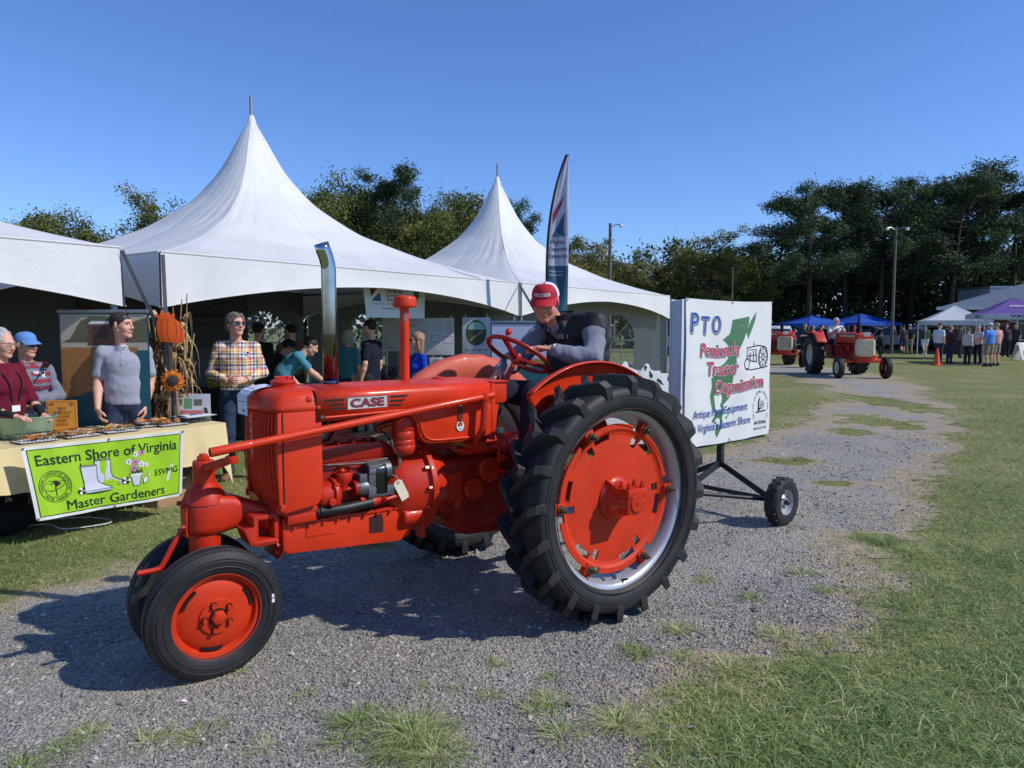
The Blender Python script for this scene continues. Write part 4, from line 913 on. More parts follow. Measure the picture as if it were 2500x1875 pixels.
def chrome():
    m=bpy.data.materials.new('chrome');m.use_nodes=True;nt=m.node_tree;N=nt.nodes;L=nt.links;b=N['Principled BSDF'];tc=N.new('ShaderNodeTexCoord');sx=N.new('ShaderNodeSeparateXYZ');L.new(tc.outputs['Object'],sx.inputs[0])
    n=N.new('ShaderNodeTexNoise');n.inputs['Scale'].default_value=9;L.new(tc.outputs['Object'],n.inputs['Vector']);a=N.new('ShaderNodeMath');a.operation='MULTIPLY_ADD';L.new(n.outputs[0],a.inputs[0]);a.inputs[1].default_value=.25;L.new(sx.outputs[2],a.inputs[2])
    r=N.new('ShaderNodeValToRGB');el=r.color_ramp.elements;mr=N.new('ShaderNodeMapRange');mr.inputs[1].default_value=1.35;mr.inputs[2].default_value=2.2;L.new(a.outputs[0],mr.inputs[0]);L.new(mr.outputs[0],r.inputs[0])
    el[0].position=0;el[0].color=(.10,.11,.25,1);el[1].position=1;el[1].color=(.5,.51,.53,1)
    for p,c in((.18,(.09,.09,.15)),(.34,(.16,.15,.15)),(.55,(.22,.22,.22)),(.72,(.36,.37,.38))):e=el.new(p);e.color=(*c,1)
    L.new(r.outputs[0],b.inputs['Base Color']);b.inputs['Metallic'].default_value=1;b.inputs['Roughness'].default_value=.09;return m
CHROME=chrome()
def ag_tyre(parent,c,ro,w,rim,nl,mir=1,lug=.056):
    """lugged tyre about axis y; nose of each lug leads forward on top"""
    cr=ro-lug;hw=w/2;m=MB()
    pr=[(rim+.012,-hw*.74),(rim+.004,-hw*.8),(rim+.012,-hw*.88),(rim+.035,-hw*.97),(rim+(cr-rim)*.45,-hw*1.02),(rim+(cr-rim)*.72,-hw*.99),(rim+(cr-rim)*.88,-hw*.9),(cr-.012,-hw*.72),(cr-.003,-hw*.4),(cr,0)]
    pr=pr+[(r,-h)for r,h in pr[-2::-1]];m.lathe(pr,c,(0,1,0),88);ty=m.build('tyre',RUB,parent,smooth=50)
    for k_ in(.12,.5,.62):
        bd=MB()
        for s_ in(-1,1):q_=rim+(cr-rim)*k_;bd.lathe([(q_-.003,s_*hw*.985),(q_,s_*hw*1.03),(q_+.003,s_*hw*1.0)],c,(0,1,0),72)
        tag(bd.build('sidewall_bead',RUB,ty),kind='stuff')
    lm=MB();c=np.array(c,float)
    for s in(-1,1):
        for i in range(nl):
            a0=2*math.pi*(i+(.5 if s>0 else 0))/nl;secs=[]
            for t in(0,.2,.45,.7,.88,1.0,1.12,1.22):
                lat=-.012+min(1.,t)*(hw*1.0+.012)if t<=1 else hw*(1.0+.01*(t-1))
                ang=a0-.22*min(1,t)**.85-.01;k=max(0,t-.85)
                top=ro-.010*t*t if t<=.9 else ro-.012-(t-.9)*.29*(cr/.65);base=(cr-.01)if t<.7 else cr-.012-(t-.7)*.19
                wt=(.034+.014*t)/ro/2;wb_=(.062+.016*t)/ro/2
                yo=hw*.04*(t>.95)
                P=lambda r,a,y:c+np.array([math.sin(a)*r,s*y,math.cos(a)*r])
                secs.append([P(base,ang-wb_,lat-(.012 if t>.95 else 0)),P(top,ang-wt,lat+yo),P(top,ang+wt,lat+yo),P(base,ang+wb_,lat-(.012 if t>.95 else 0))])
            lm.loft(secs,caps=True)
    lm.build('tread_lugs',RUB,ty,smooth=16);return ty
def ringpatch(m,c,a0,a1,r0,r1,y0,y1,n=4,ax=1):
    """curved block on the wheel face between two radii"""
    c=np.array(c,float);secs=[]
    for i in range(n+1):
        a=a0+(a1-a0)*i/n;e=np.array([math.sin(a),0,math.cos(a)]);secs.append([c+e*r0+np.array([0,y0,0]),c+e*r1+np.array([0,y0,0]),c+e*r1+np.array([0,y1,0]),c+e*r0+np.array([0,y1,0])])
    m.loft(secs)
def rear_wheel(root,s):
    c=(0,s*.76,.69);w=thing('rear_wheel',None,None);w.parent=root;del_=[w.__delitem__(k)for k in list(w.keys())]
    ty=ag_tyre(w,c,.69,.285,.487,20)
    m=MB();q=s
    pr=[(.508,.118),(.512,.112),(.506,.104),(.486,.10),(.470,.085),(.462,.05),(.455,.03),(.445,-.02),(.445,-.05),(.462,-.07),(.486,-.10),(.508,-.112)]
    m.lathe([(r,h*q)for r,h in pr]+[(r-.006,h*q)for r,h in pr[::-1]],c,(0,1,0),72,closed=True);m.build('rim',SILVER,w,smooth=40)
    if s>0:
        m=MB();mc=np.array([0,c[1],.69]);aa=math.pi*1.22
        Sh=Sheet(lambda u,v:mc+np.array([math.sin(math.pi-(u-.5)*1.0+.42)*(.565+v),.1455,math.cos(math.pi-(u-.5)*1.0+.42)*(.565+v)]),w,.0015)
        Sh.text('TITAN',.22,0.,.036,.42,M('raised_rubber',(34,34,36),.5),bold=.0,name='lettering')
    m=MB();rings=[.0,.085,.2,.30,.333,.352,.372,.388,.415];ys=[.045,.045,.045,.043,.041,.04,.045,.056,.056];n=96;cc=np.array(c)
    slots={}
    for k in range(6):
        a=int(n*(k+.28)/6);
        for j in range(a-2,a+3):slots[(j%n,4)]=1;slots[(j%n,5)]=1
        a=int(n*(k+.62)/6)
        for j in range(a-1,a+1):slots[(j%n,3)]=1;slots[(j%n,4)]=1
    for i,r in enumerate(rings):
        for j in range(n):a=2*math.pi*j/n;m.v.append((cc[0]+math.sin(a)*r,cc[1]+s*ys[i],cc[2]+math.cos(a)*r))
    for i in range(1,len(rings)-1):
        for j in range(n):
            if(j,i)in slots:continue
            if i==7 and(j%16)in(9,10):continue
            m.f.append((i*n+j,i*n+(j+1)%n,(i+1)*n+(j+1)%n,(i+1)*n+j));m.mi.append(0)
    d=m.build('disc',ORANGE,w,smooth=0);so=d.modifiers.new('solid','SOLIDIFY');so.thickness=.011;so.offset=0
    for k in range(6):
        a=2*math.pi*(k+.5)/6;e=np.array([math.sin(a),0,math.cos(a)]);p=np.array(c)+e*.415+np.array([0,s*.05,0])
        m=MB();ringpatch(m,c,a-.07,a+.07,.385,.452,s*.03,s*.075,3);m.build('clamp_lug',ORANGE,w,bev=.006)
        m=MB();m.cyl(p+np.array([0,s*.02,0]),p+np.array([0,s*.038,0]),.026,.024,12);m.cyl(p+np.array([0,s*.036,0]),p+np.array([0,s*.06,0]),.0155,.0155,6);m.cyl(p+np.array([0,s*.05,0]),p+np.array([0,s*.078,0]),.008,.008,8);m.build('bolt',BOLT,w,smooth=20)
    if s>0:
        m=MB();p=np.array(c)+np.array([-.03,.06,-.47]);m.cyl(p,p+np.array([-.01,.055,.02]),.007,.006,8);m.build('valve',GREASE,w)
        for q_ in(-.02,.07):
            m=MB();p=np.array(c)+np.array([q_,.05,-.447]);m.box(p,(.03,.03,.022));m.build('rim_stop',SILVER,w,bev=.004)
    m=MB();m.lathe([(.0,.05),(.118,.05),(.122,.058),(.112,.07),(.098,.075),(.092,.1),(.07,.13),(.066,.2),(.06,.208),(.0,.208)],(0,s*.76,.69),(0,s,0),32);h=m.build('hub',RED2,w,smooth=35)
    for k,dx in enumerate((-.058,.058)):
        m=MB();m.prism([(.05,0),(.115,0),(.066,.115),(.05,.12)],(dx,s*.81,.69-.0),(0,0,1 if k else-1),(0,s,0),(.016,0,0));m.prism([(.05,0),(.11,0),(.066,.11)],(0,s*.81,.69),(1 if k else-1,0,0),(0,s,0),(0,0,.018));m.build('gusset',RED2,h,bev=.004)
    m=MB();m.box((-.005,s*.93,.745),(.15,.1,.05));m.box((-.005,s*.93,.69),(.135,.085,.12));m.build('clamp',RED2,h,bev=.010)
    for dx in(-.055,.045):
        for dy in(-.028,.03):
            m=MB();p=np.array((dx,s*(.93+dy*1),.77));m.cyl(p,p+np.array([0,0,.016]),.014,.014,6);m.cyl(p,p+np.array([0,0,.034]),.008,.008,8);m.build('bolt',RED2,h,smooth=20)
    m=MB();m.lathe([(0,.226),(.012,.226),(.013,.222),(.044,.222),(.05,.216),(.05,.12)],(0,s*.76,.69),(0,s,0),24);m.build('axle_end',RED2,h,smooth=35)
def front_wheel(root,s):
    c=np.array((1.965,s*.155,.308));w=thing('front_wheel',None,None);[w.__delitem__(k)for k in list(w.keys())];w.parent=root
    w.location=c;w.rotation_euler=(R(-3.5*s),0,R(2));ro,hw,rim=.31,.068,.197;m=MB()
    pr=[(rim,-hw*.7),(rim+.004,-hw*.84),(rim+.02,-hw*.97),(rim+.05,-hw*1.04),(rim+.08,-hw*.98),(ro-.02,-hw*.82),(ro-.016,-hw*.76),(ro-.006,-hw*.7),(ro-.004,-hw*.58),(ro-.013,-hw*.5),(ro-.013,-hw*.36),(ro-.001,-hw*.3),(ro,0)]
    pr=pr+[(r,-h)for r,h in pr[-2::-1]];m.lathe(pr,(0,0,0),(0,1,0),72);ty=m.build('tyre',RUB,w,smooth=30)
    m=MB()
    for k in(.235,.262):
        m.lathe([(k,s*hw*1.05),(k+.003,s*(hw*1.05+.0015)),(k+.006,s*hw*1.04)],(0,0,0),(0,1,0),64)
    m.build('sidewall_bead',RUB,ty)
    pr=[(.203,.058),(.206,.053),(.2,.046),(.186,.044),(.18,.03),(.176,.01),(.176,-.02),(.186,-.03),(.19,-.044),(.205,-.053)]
    m=MB();m.lathe([(r,h*s)for r,h in pr]+[(r-.004,h*s)for r,h in pr[::-1]],(0,0,0),(0,1,0),56,closed=True);m.build('rim',ORANGE,w,smooth=35)
    m=MB();m.lathe([(.178,s*.018),(.16,s*.03),(.15,s*.036),(.11,s*.045),(.085,s*.048),(.08,s*.058),(.04,s*.06),(.0,s*.06)],(0,0,0),(0,s,0)if False else(0,1,0),56);di=m.build('disc',ORANGE,w,smooth=35)
    for k in range(3):
        a=2*math.pi*k/3+.9;m=MB();ringpatch(m,(0,0,0),a-.3,a+.3,.152,.166,s*.026,s*.0395,8);m.build('slot',GREASE,di,smooth=0)
    for k in range(5):
        a=2*math.pi*k/5+.35;p=np.array([math.sin(a)*.062,s*.058,math.cos(a)*.062]);m=MB();m.cyl(p,p+np.array([0,s*.004,0]),.0165,.0165,12);m.build('nut_seat',GREASE,di);m=MB();m.cyl(p,p+np.array([0,s*.017,0]),.0125,.011,6);m.build('wheel_nut',ORANGE,di,smooth=20)
    m=MB();m.cyl((0,s*.05,0),(0,s*.063,0),.042,.042,20);m.build('hub_seal',GREASE,di);m=MB();m.lathe([(.036,.05),(.036,.075),(.03,.086),(0,.09)],(0,0,0),(0,s,0),6);m.build('hub_cap',ORANGE,di,bev=.003,smooth=20)
    if s>0:
        m=MB()
        for k in(0,1):m.box((-.255+.0,hw*1.03+.001,.045-.024*k),(.014,.002,.018),rotx(0))
        m.build('size_sticker',TAGM,ty,smooth=0)
TR_R,TR_A=(.076,4.663,0),R(180+37.5)
TRW=lambda u,l,z:np.array(TR_R)+rotz(TR_A)@np.array([u,l,z])
def tractor():
    T=thing('tractor','glossy red antique row-crop tractor with chrome exhaust stack, driving on the gravel','tractor',TR_R,TR_A)
    for s in(1,-1):rear_wheel(T,s);front_wheel(T,s)
    B=lambda n,m,mat=RED,bev=.004,par=T,sm=38:m.build(n,mat,par,bev=bev,smooth=sm)
    m=MB();m.lathe([(.0,.18),(.07,.18),(.072,.2),(.072,.66),(.0,.66)],(1.955,0,0),(0,0,1),28);m.cyl((1.965,-.2,.305),(1.965,.2,.305),.026,.026,14);m.lathe([(.05,0),(.06,.06),(.03,.1)],(1.965,.06,.305),(0,1,0),16);B('front_spindle',m,RED2,0)
    m=MB();sec=[]
    for u,hw,z0,z1 in((2.035,.055,.66,.80),(2.0,.085,.645,.83),(1.955,.096,.64,.845),(1.90,.09,.645,.84),(1.84,.075,.655,.825),(1.78,.075,.66,.80),(1.71,.10,.64,.765),(1.66,.14,.60,.74),(1.625,.15,.57,.70)):
        r=min(hw,(z1-z0)/2)*.55;sec.append([np.array((u,y,z))for y,z in rrect(-hw,z0,hw,z1,r,4)])
    m.loft(sec);B('pedestal_casting',m,RED2,0,sm=60)
    m=MB();m.lathe([(.1,.80),(.09,.845),(.07,.875),(.052,.895),(.05,.93),(.05,.945)],(1.95,0,0),(0,0,1),28);dm=B('pedestal_dome',m,RED2,0)
    m=MB();m.cyl((1.95,0,.945),(1.95,0,1.0),.052,.048,24);m.cyl((1.95,0,1.0),(1.95,0,1.022),.03,.03,6);m.cyl((1.95,0,1.02),(1.95,0,1.032),.02,.018,12);B('steering_head',m,RED2,.004)
    m=MB();m.loft([[np.array((1.945+a,.03,.965+b))for a,b in rrect(-.028,-.022,.028,.022,.01,3)],[np.array((1.90+a,.26,1.035+b))for a,b in rrect(-.024,-.016,.024,.016,.01,3)]]);m.cyl((1.9,.275,1.02),(1.9,.275,1.055),.027,.027,16);B('steering_arm',m,RED2,.003)
    m=MB();m.cyl((1.9,.28,1.04),(1.9,.285,1.075),.014,.014,10);B('ball_joint',m,GREASE,0)
    m=MB();a,b=np.array((2.0,.30,1.082)),np.array((.46,.30,1.252));k=a+(b-a)*.12;m.cyl(k,b,.0185,.0185,18);rod=B('drag_link',m,RED,0)
    m=MB();m.cyl(a,k,.0215,.0205,18);B('rod_end',m,RED,.003);m=MB();e=nrm(a-b);m.cyl(a+e*.0005,a+e*.002,.0155,.0155,14);B('rod_bore',m,GREASE,0)
    m=MB();m.cyl((.52,.30,1.262),(.52,.30,1.22),.024,.024,14);m.tube(crv([(.515,.30,1.23),(.53,.30,1.07),(.545,.27,1.01),(.53,.24,.965)],5),.021,10);m.cyl((.53,.29,.955),(.53,.15,.955),.036,.036,18);m.cyl((.53,.31,.955),(.53,.28,.955),.02,.02,8);B('drop_arm',m,RED2,.003)
    m=MB();m.tube(crv([(1.74,.0,.655),(1.98,.0,.69),(2.045,.0,.682),(2.075,.0,.65),(2.11,.0,.591),(2.145,.0,.53),(2.17,.0,.512),(2.253,.0,.51)],5),.013,10);B('crank_handle',m,RED2,0)
    m=MB();m.prism([(-.045,.0),(.045,0),(.05,.15),(0,.18),(-.05,.15)],(2.036,0,.65),(0,1,0),(0,0,1),(.014,0,0));B('nose_plate',m,RED2,.003)
    for y,z in((-.035,.80),(.035,.80),(-.035,.67),(.035,.70)):m=MB();m.cyl((2.04,y,z),(2.066,y,z),.012,.011,6);B('bolt',m,RED2,0,sm=20)
    m=MB();X0,X1=1.665,1.775;z0,z1=.60,.735
    m.box((1.772,.135,.66),(.022,.12,.13));m.box((1.675,.135,.668),(.022,.12,.145));m.box((1.724,.135,.727),(.12,.12,.022));m.box((1.724,.135,.606),(.12,.12,.03));m.prism([(1.66,.60),(1.80,.60),(1.83,.68),(1.775,.69),(1.775,.62),(1.67,.615)],(0,.06,0),(1,0,0),(0,0,1),(0,.14,0));B('side_bracket',m,RED2,.006)
    m=MB();m.box((1.724,.13,.666),(.075,.1,.098));
    m=MB();m.box((1.63,0,.62),(.018,.36,.16));m.prism([(-.17,.54),(.17,.54),(.1,.48),(-.1,.48)],(1.622,0,0),(0,1,0),(0,0,1),(.016,0,0));B('front_plate',m,RED2,.004)
    for y,z in((.15,.66),(.15,.57),(-.15,.66),(-.15,.57),(.12,.53)):m=MB();m.cyl((1.637,y,z),(1.662,y,z),.014,.013,6);B('bolt',m,RED2,0,sm=20)
    m=MB();m.prism([(1.622,.668),(1.622,.522),(1.0,.478),(.93,.50),(.90,.66)],(0,-.172,0),(1,0,0),(0,0,1),(0,.344,0));pan=B('oil_pan',m,RED,.008)
    m=MB();m.box((1.27,.166,.664),(.70,.03,.016));B('pan_flange',m,RED2,.003);m=MB();m.prism(rrect(1.36,.588,1.52,.655,.008),(0,.172,0),(1,0,0),(0,0,1),(0,.004,0));m2=B('inspection_plate',m,RED,.0015,par=pan)
    m=MB();m.cyl((1.58,.1,.525),(1.58,.1,.498),.018,.018,6);B('drain_plug',m,RED2,.002,par=pan)
    m=MB();m.prism([(1.095,.545),(1.175,.55),(1.175,.635),(1.1,.645),(1.092,.6)],(0,.1725,0),(1,0,0),(0,0,1),(0,.0015,0));B('worn_decal',m,M('worn_decal',(96,26,20),.7,var=.85,scale=60,hue=(20,16,14)),0,par=pan,sm=0)
    for k in range(9):m=MB();p=np.array((1.58-.075*k,.178,.652));m.cyl(p,p+np.array((0,.011,0)),.0085,.0085,6);B('bolt',m,RED2,0,sm=20,par=pan)
    m=MB();m.cyl((1.475,0,.98),(1.42,0,.98),.035,.03,14);fh=B('fan_hub',m,GREASE,.003)
    for k in range(4):a=k*math.pi/2+.4;e=np.array((0,math.cos(a),math.sin(a)));t_=np.array((.5,-math.sin(a)*.8,math.cos(a)*.8));m=MB();m.box(np.array((1.45,0,.98))+e*.11,(.16,.07,.004),[e,nrm(t_),np.cross(e,nrm(t_))]);B('fan_blade',m,GREASE,0,sm=0,par=fh)
    m=MB();m.tube(crv([(1.43,-.0,1.03),(1.425,.06,.98),(1.43,.14,.79),(1.43,.08,.74),(1.43,-.06,.95),(1.43,-.0,1.03)],5),.008,6);B('fan_belt',m,GREASE,0)
    m=MB();m.cyl((1.09,.12,1.02),(1.09,.12,1.11),.02,.02,10);m.tube(crv([(1.09,.12,1.10),(1.04,.15,1.12),(1.0,.17,1.12)],4),.018,10);B('breather_pipe',m,RED3,0)
    m=MB();m.tube([(1.40,.155,.935),(1.2,.16,.925),(1.0,.16,.94)],.006,6);B('governor_rod',m,GREASE,0)
    plan=[(1.46,.238),(1.645,.238),(1.672,.215),(1.692,.15),(1.705,.07),(1.708,0)];plan=plan+[(u,-l)for u,l in plan[-2::-1]]
    def shell(z,k,du=0.,fr=0.):return[np.array((1.46+(u-1.46)*(1-fr)+du,l*k,z))for u,l in plan]
    m=MB();m.loft([shell(1.226,1.0),shell(1.236,1.022,0,-.04),shell(1.25,1.022,0,-.04),shell(1.262,1.0),shell(1.285,.985,0,.02),shell(1.308,.93,0,.09),shell(1.325,.82,0,.22),shell(1.334,.6,0,.42),shell(1.337,.3,0,.6)]);tank=B('radiator_tank',m,RED,0,sm=60)
    for s in(1,-1):
        m=MB();m.prism([(1.648,.742),(1.648,1.226),(1.455,1.226),(1.455,.83),(1.462,.79),(1.485,.762)],(0,s*.228,0),(1,0,0),(0,0,1),(0,s*.012,0));B('radiator_side',m,RED,.003)
        m=MB();m.cyl((1.655,s*.235,.768),(1.675,s*.245,.768),.022,.022,14);m.cyl((1.66,s*.2,.768),(1.665,s*.262,.768),.014,.014,6);B('bolt',m,RED2,.002,sm=20)
    m=MB();m.box((1.56,0,.735),(.18,.42,.03));m.box((1.66,0,.755),(.03,.42,.05));B('radiator_foot',m,RED2,.006);m=MB();m.box((1.55,.16,.70),(.15,.1,.05));B('lower_tank',m,RED2,.01)
    m=MB();m.box((1.625,0,.98),(.02,.43,.48));B('radiator_core',m,GREASE,0)
    edge=lambda l:np.interp(abs(l),[0,.07,.15,.215,.238],[1.708,1.705,1.692,1.672,1.645])
    nf=17
    for i in range(nf):
        l=-.208+.416*i/(nf-1);m=MB();sec=[];fan=(abs(l)/.21)
        for t in np.linspace(0,1,9):
            z=.765+.456*t;ll=l*(1-.10*(1-t)**2);u1=edge(ll)+.012*math.sin(math.pi*t)-.028*(1-t)**2;hw=.0048;sec.append([np.array((u1-.028,ll-hw,z)),np.array((u1-.006,ll-hw,z)),np.array((u1,ll,z)),np.array((u1-.006,ll+hw,z)),np.array((u1-.028,ll+hw,z))])
        m.loft(sec);B('grille_bar',m,RED,0,sm=30)
    for s in(1,-1):
        m=MB();m.prism([(1.648,.765),(1.672,.775),(1.678,1.0),(1.672,1.226),(1.648,1.226)],(0,s*.216,0),(1,0,0),(0,0,1),(0,s*.022,0));B('grille_stile',m,RED,.003)
    m=MB();m.prism([(.95,1.7),(.95,1.73)],(0,0,0),(0,0,1),(1,0,0),(0,.01,0))if False else m.box((1.708,0,1.10),(.02,.036,.23));gb=B('badge_strip',m,RED,.004)
    for k,ch in enumerate('CASE'):
        Sheet(lambda u,v:np.array((1.719,u,v)),gb,.0015).text(ch,0,1.165-.052*k,.036,None,M('badge_white',(190,190,190),.5),bold=.01,align='c')
    m=MB();m.lathe([(.0,1.33),(.056,1.33),(.056,1.35),(.063,1.352),(.063,1.362),(.05,1.368),(.03,1.374),(0,1.376)],(1.555,0,0),(0,0,1),28);m.box((1.555,0,1.38),(.085,.018,.014));m.box((1.53,.0,1.378),(.02,.05,.012));B('radiator_cap',m,RED2,.003)
    m=MB();m.cyl((1.515,.205,1.283),(1.515,.238,1.283),.017,.017,14);m.cyl((1.515,.23,1.283),(1.515,.243,1.283),.008,.008,6);B('tank_plug',m,RED2,.002,par=tank)
    def hs(u):return[np.array((u,y,z))for y,z in[(-.243,1.17),(-.243,1.285),(-.238,1.302),(-.222,1.316),(-.19,1.325),(-.1,1.333),(0,1.336),(.1,1.333),(.19,1.325),(.222,1.316),(.238,1.302),(.243,1.285),(.243,1.17)]]
    m=MB();m.loft([hs(1.478),hs(1.2),hs(.8),hs(.432)],caps=False,closed=False);hood=B('hood',m,RED,0,sm=50);so=hood.modifiers.new('s','SOLIDIFY');so.thickness=.004
    m=MB();m.tube([p+np.array((.002,0,0))for p in hs(1.479)],.0028,6);B('hood_gap',m,GREASE,0,par=hood)
    for s in(1,-1):m=MB();m.box((1.650,s*.2395,.985),(.006,.003,.475));B('panel_gap',m,GREASE,0,sm=0)
    S_=[(.99,1.172),(.955,1.16),(.93,1.135),(.915,1.10),(.905,1.06),(.885,1.025),(.85,1.008),(.80,1.002),(.432,.998)]
    m=MB();m.prism([(.432,1.20),(1.0,1.20)]+S_,(0,-.2435,0),(1,0,0),(0,0,1),(0,.487,0));B('fuel_tank',m,RED,.004)
    m=MB();m.prism([(.405,.985),(.432,.985),(.432,1.31),(.405,1.31)],(0,-.2465,0),(1,0,0),(0,0,1),(0,.493,0));B('tank_band',m,RED,.004)
    for s in(1,-1):
        m=MB();m.tube([(u,s*.246,z+.012)for u,z in[(1.44,1.178),(1.2,1.182),(1.0,1.186)]+[(u-.012,z+.005)for u,z in S_[1:]]],.0065,8);B('bead',m,RED,0,par=hood)
        m=MB();m.cyl((1.455,s*.243,1.192),(1.455,s*.252,1.192),.011,.011,12);B('hood_screw',m,BOLT,.002,par=hood)
    Sh=Sheet(lambda u,v:np.array((-u,.2455,v)),T,.0015);PL=M('badge_plate',(198,198,192),.4,.2);BLK=M('vent_black',(14,13,14),.6);MAR=M('badge_maroon',(150,36,56),.5)
    m=MB();m.prism([(1.095,1.222),(1.322,1.222),(1.322,1.284),(1.095,1.284)],(0,.2435,0),(1,0,0),(0,0,1),(0,.002,0));pl=B('badge',m,PL,0,sm=0);Sh.par=pl
    Sh.poly([(-1.322,1.222),(-1.095,1.222),(-1.095,1.225),(-1.319,1.225),(-1.319,1.281),(-1.098,1.281),(-1.098,1.225),(-1.095,1.222),(-1.095,1.284),(-1.322,1.284)],INK,1,'border')
    Sh.text('CASE',-1.305,1.2325,.041,.19,INK,bold=.045,layer=1.6);Sh.text('CASE',-1.303,1.2345,.037,.184,MAR,bold=.02,layer=2.3);Sh.par=hood
    for k in range(3):
        z=1.274-.0225*k
        Sh.poly([(-1.335,z+.005),(-1.335,z-.005),(-(1.435-.022*k),z-.005),(-(1.445-.022*k),z+.005)][::-1],BLK,1,'vent_slot');Sh.poly([(-1.083,z-.005),(-(.985+.018*k),z-.005),(-(.972+.018*k),z+.005),(-1.083,z+.005)],BLK,1,'vent_slot')
    Eb=M('emblem_brown',(92,34,24),.5);Ew=M('emblem_white',(214,220,226),.5);Er=M('emblem_red',(180,60,40),.5)
    Sh.poly([(-.648+.0275*math.cos(a),1.085+.032*math.sin(a))for a in np.linspace(0,2*math.pi,24,endpoint=False)],INK,1,'emblem');Sh.poly([(-.648+.025*math.cos(a),1.085+.0295*math.sin(a))for a in np.linspace(0,2*math.pi,24,endpoint=False)],Ew,1.7,'emblem')
    Sh.poly([(-.668,1.09),(-.655,1.078),(-.65,1.09),(-.64,1.082),(-.632,1.098),(-.645,1.108),(-.66,1.104)],Er,2.4,'emblem');Sh.poly([(-.66,1.065),(-.645,1.062),(-.64,1.07),(-.652,1.074)],M('emblem_blue',(120,160,190),.5),2.4,'emblem')
    Sh.poly([(-.656,1.108),(-.64,1.108),(-.634,1.13),(-.63,1.16),(-.634,1.185),(-.64,1.195),(-.656,1.195),(-.664,1.18),(-.666,1.15),(-.662,1.125)],Eb,2.4,'emblem');Sh.poly([(-.656,1.193),(-.64,1.193),(-.638,1.203),(-.646,1.212),(-.653,1.21)],Ew,2.4,'emblem')
    m=MB();m.lathe([(.0,1.33),(.04,1.33),(.043,1.338),(.036,1.343),(.02,1.346),(.0,1.352)],(.636,0,0),(0,0,1),20);B('fuel_cap',m,RED2,.002)
    m=MB();m.prism([(.25,1.2),(.265,1.185),(.36,1.185),(.36,1.31),(.25,1.30)],(0,-.15,0),(1,0,0),(0,0,1),(0,.30,0));B('toolbox',m,RED,.008);m=MB();m.box((.305,0,1.312),(.125,.32,.008));B('toolbox_lid',m,RED,.003)
    m=MB();ex=1.30;path=[(ex,0,1.28),(ex,0,1.6),(ex,0,1.93)]+[(ex+.0+x,.0,z)for x,z in((.003,1.96),(.012,1.995),(.026,2.03),(.038,2.065))]
    m.tube(path,.0385,28,caps=False);e=m.build('exhaust_stack',CHROME,T,smooth=60);so=e.modifiers.new('s','SOLIDIFY');so.thickness=.003
    m=MB();m.cyl((ex,0,1.325),(ex,0,1.355),.043,.043,24);B('stack_clamp',m,CHROME,.002)
    m=MB();m.cyl((.856,0,1.30),(.854,0,1.77),.026,.026,24);B('air_stack',m,RED,0);m=MB();m.lathe([(.0,1.742),(.06,1.742),(.066,1.75),(.066,1.79),(.062,1.80),(.05,1.806),(.0,1.812)],(.853,0,0),(0,0,1),32);B('air_cap',m,RED,.002)
    Sk=Sheet(lambda u,v:np.array((.854+.0275*math.sin(u),.0275*math.cos(u),v)),T,.001);m=MB();m.grid(lambda u,v:Sk.at(.1+.75*u,1.665+.055*v,.001),6,2);B('sticker',m,M('sticker_blue',(120,150,190),.4,var=.6,scale=60,hue=(210,150,90)),0,sm=60)
    m=MB();m.box((1.215,0,.80),(.43,.26,.28));m.box((1.22,0,.70),(.48,.28,.06));blk=B('engine_block',m,RED3,.008)
    m=MB();m.box((1.225,0,.985),(.41,.28,.085));m.box((1.225,0,.935),(.42,.29,.012));B('cylinder_head',m,RED3,.008)
    m=MB();m.prism([(1.42,1.03),(1.06,1.03),(1.10,1.045),(1.2,1.05),(1.235,1.12),(1.25,1.17),(1.29,1.17),(1.305,1.12),(1.35,1.05)],(0,-.06,0),(1,0,0),(0,0,1),(0,.15,0));B('valve_cover',m,RED3,.012)
    for k in range(5):m=MB();m.cyl((1.40-.085*k,.115,1.03),(1.40-.085*k,.115,1.048),.010,.010,6);B('head_bolt',m,RED3,0,sm=20)
    m=MB();m.lathe([(.017,0),(.026,.003),(.024,.009),(.014,.009)],(1.315,.13,.90),(0,1,0),16);m.lathe([(.017,0),(.026,.003),(.024,.009),(.014,.009)],(1.275,.13,.89),(0,1,0),16);B('core_plug',m,RED3,0)
    m=MB();m.lathe([(0,-.07),(.06,-.07),(.068,-.05),(.07,.0),(.085,.004),(.085,.022),(.07,.028),(.05,.05),(0,.055)],(1.385,.15,.785),(-1,0,0),24);m.box((1.41,.09,.785),(.07,.12,.12));m.cyl((1.37,.17,.835),(1.37,.22,.835),.018,.018,10);m.cyl((1.4,.19,.76),(1.4,.235,.76),.02,.02,10);B('water_pump',m,RED2,.004)
    m=MB();m.lathe([(.02,.80),(.026,.83),(.045,.852),(.048,.885),(.044,.893),(.036,.893),(.03,.88),(.0,.88)],(1.315,.165,0),(0,0,1),20);m.sphere((1.32,.165,.9),(.018,.018,.014),10);B('oil_filler',m,RED2,0)
    m=MB();m.cyl((1.30,.165,.80),(1.24,.165,.80),.012,.012,10);m.cyl((1.262,.165,.80),(1.215,.165,.80),.042,.042,20);B('drive_coupling',m,RED3,.003)
    GM_=M('magneto_alloy',(116,118,122),.45,.7,var=.2,scale=20);m=MB();m.cyl((1.24,.165,.80),(1.17,.165,.80),.044,.05,24);m.box((1.205,.165,.85),(.06,.07,.05));m.box((1.12,.165,.775),(.15,.1,.055));m.box((1.15,.165,.85),(.08,.095,.14));m.lathe([(.0,.075),(.05,.075),(.05,-.06),(.0,-.06)],(1.115,.165,.88),(1,0,0),24);mag=B('magneto',m,GM_,.006)
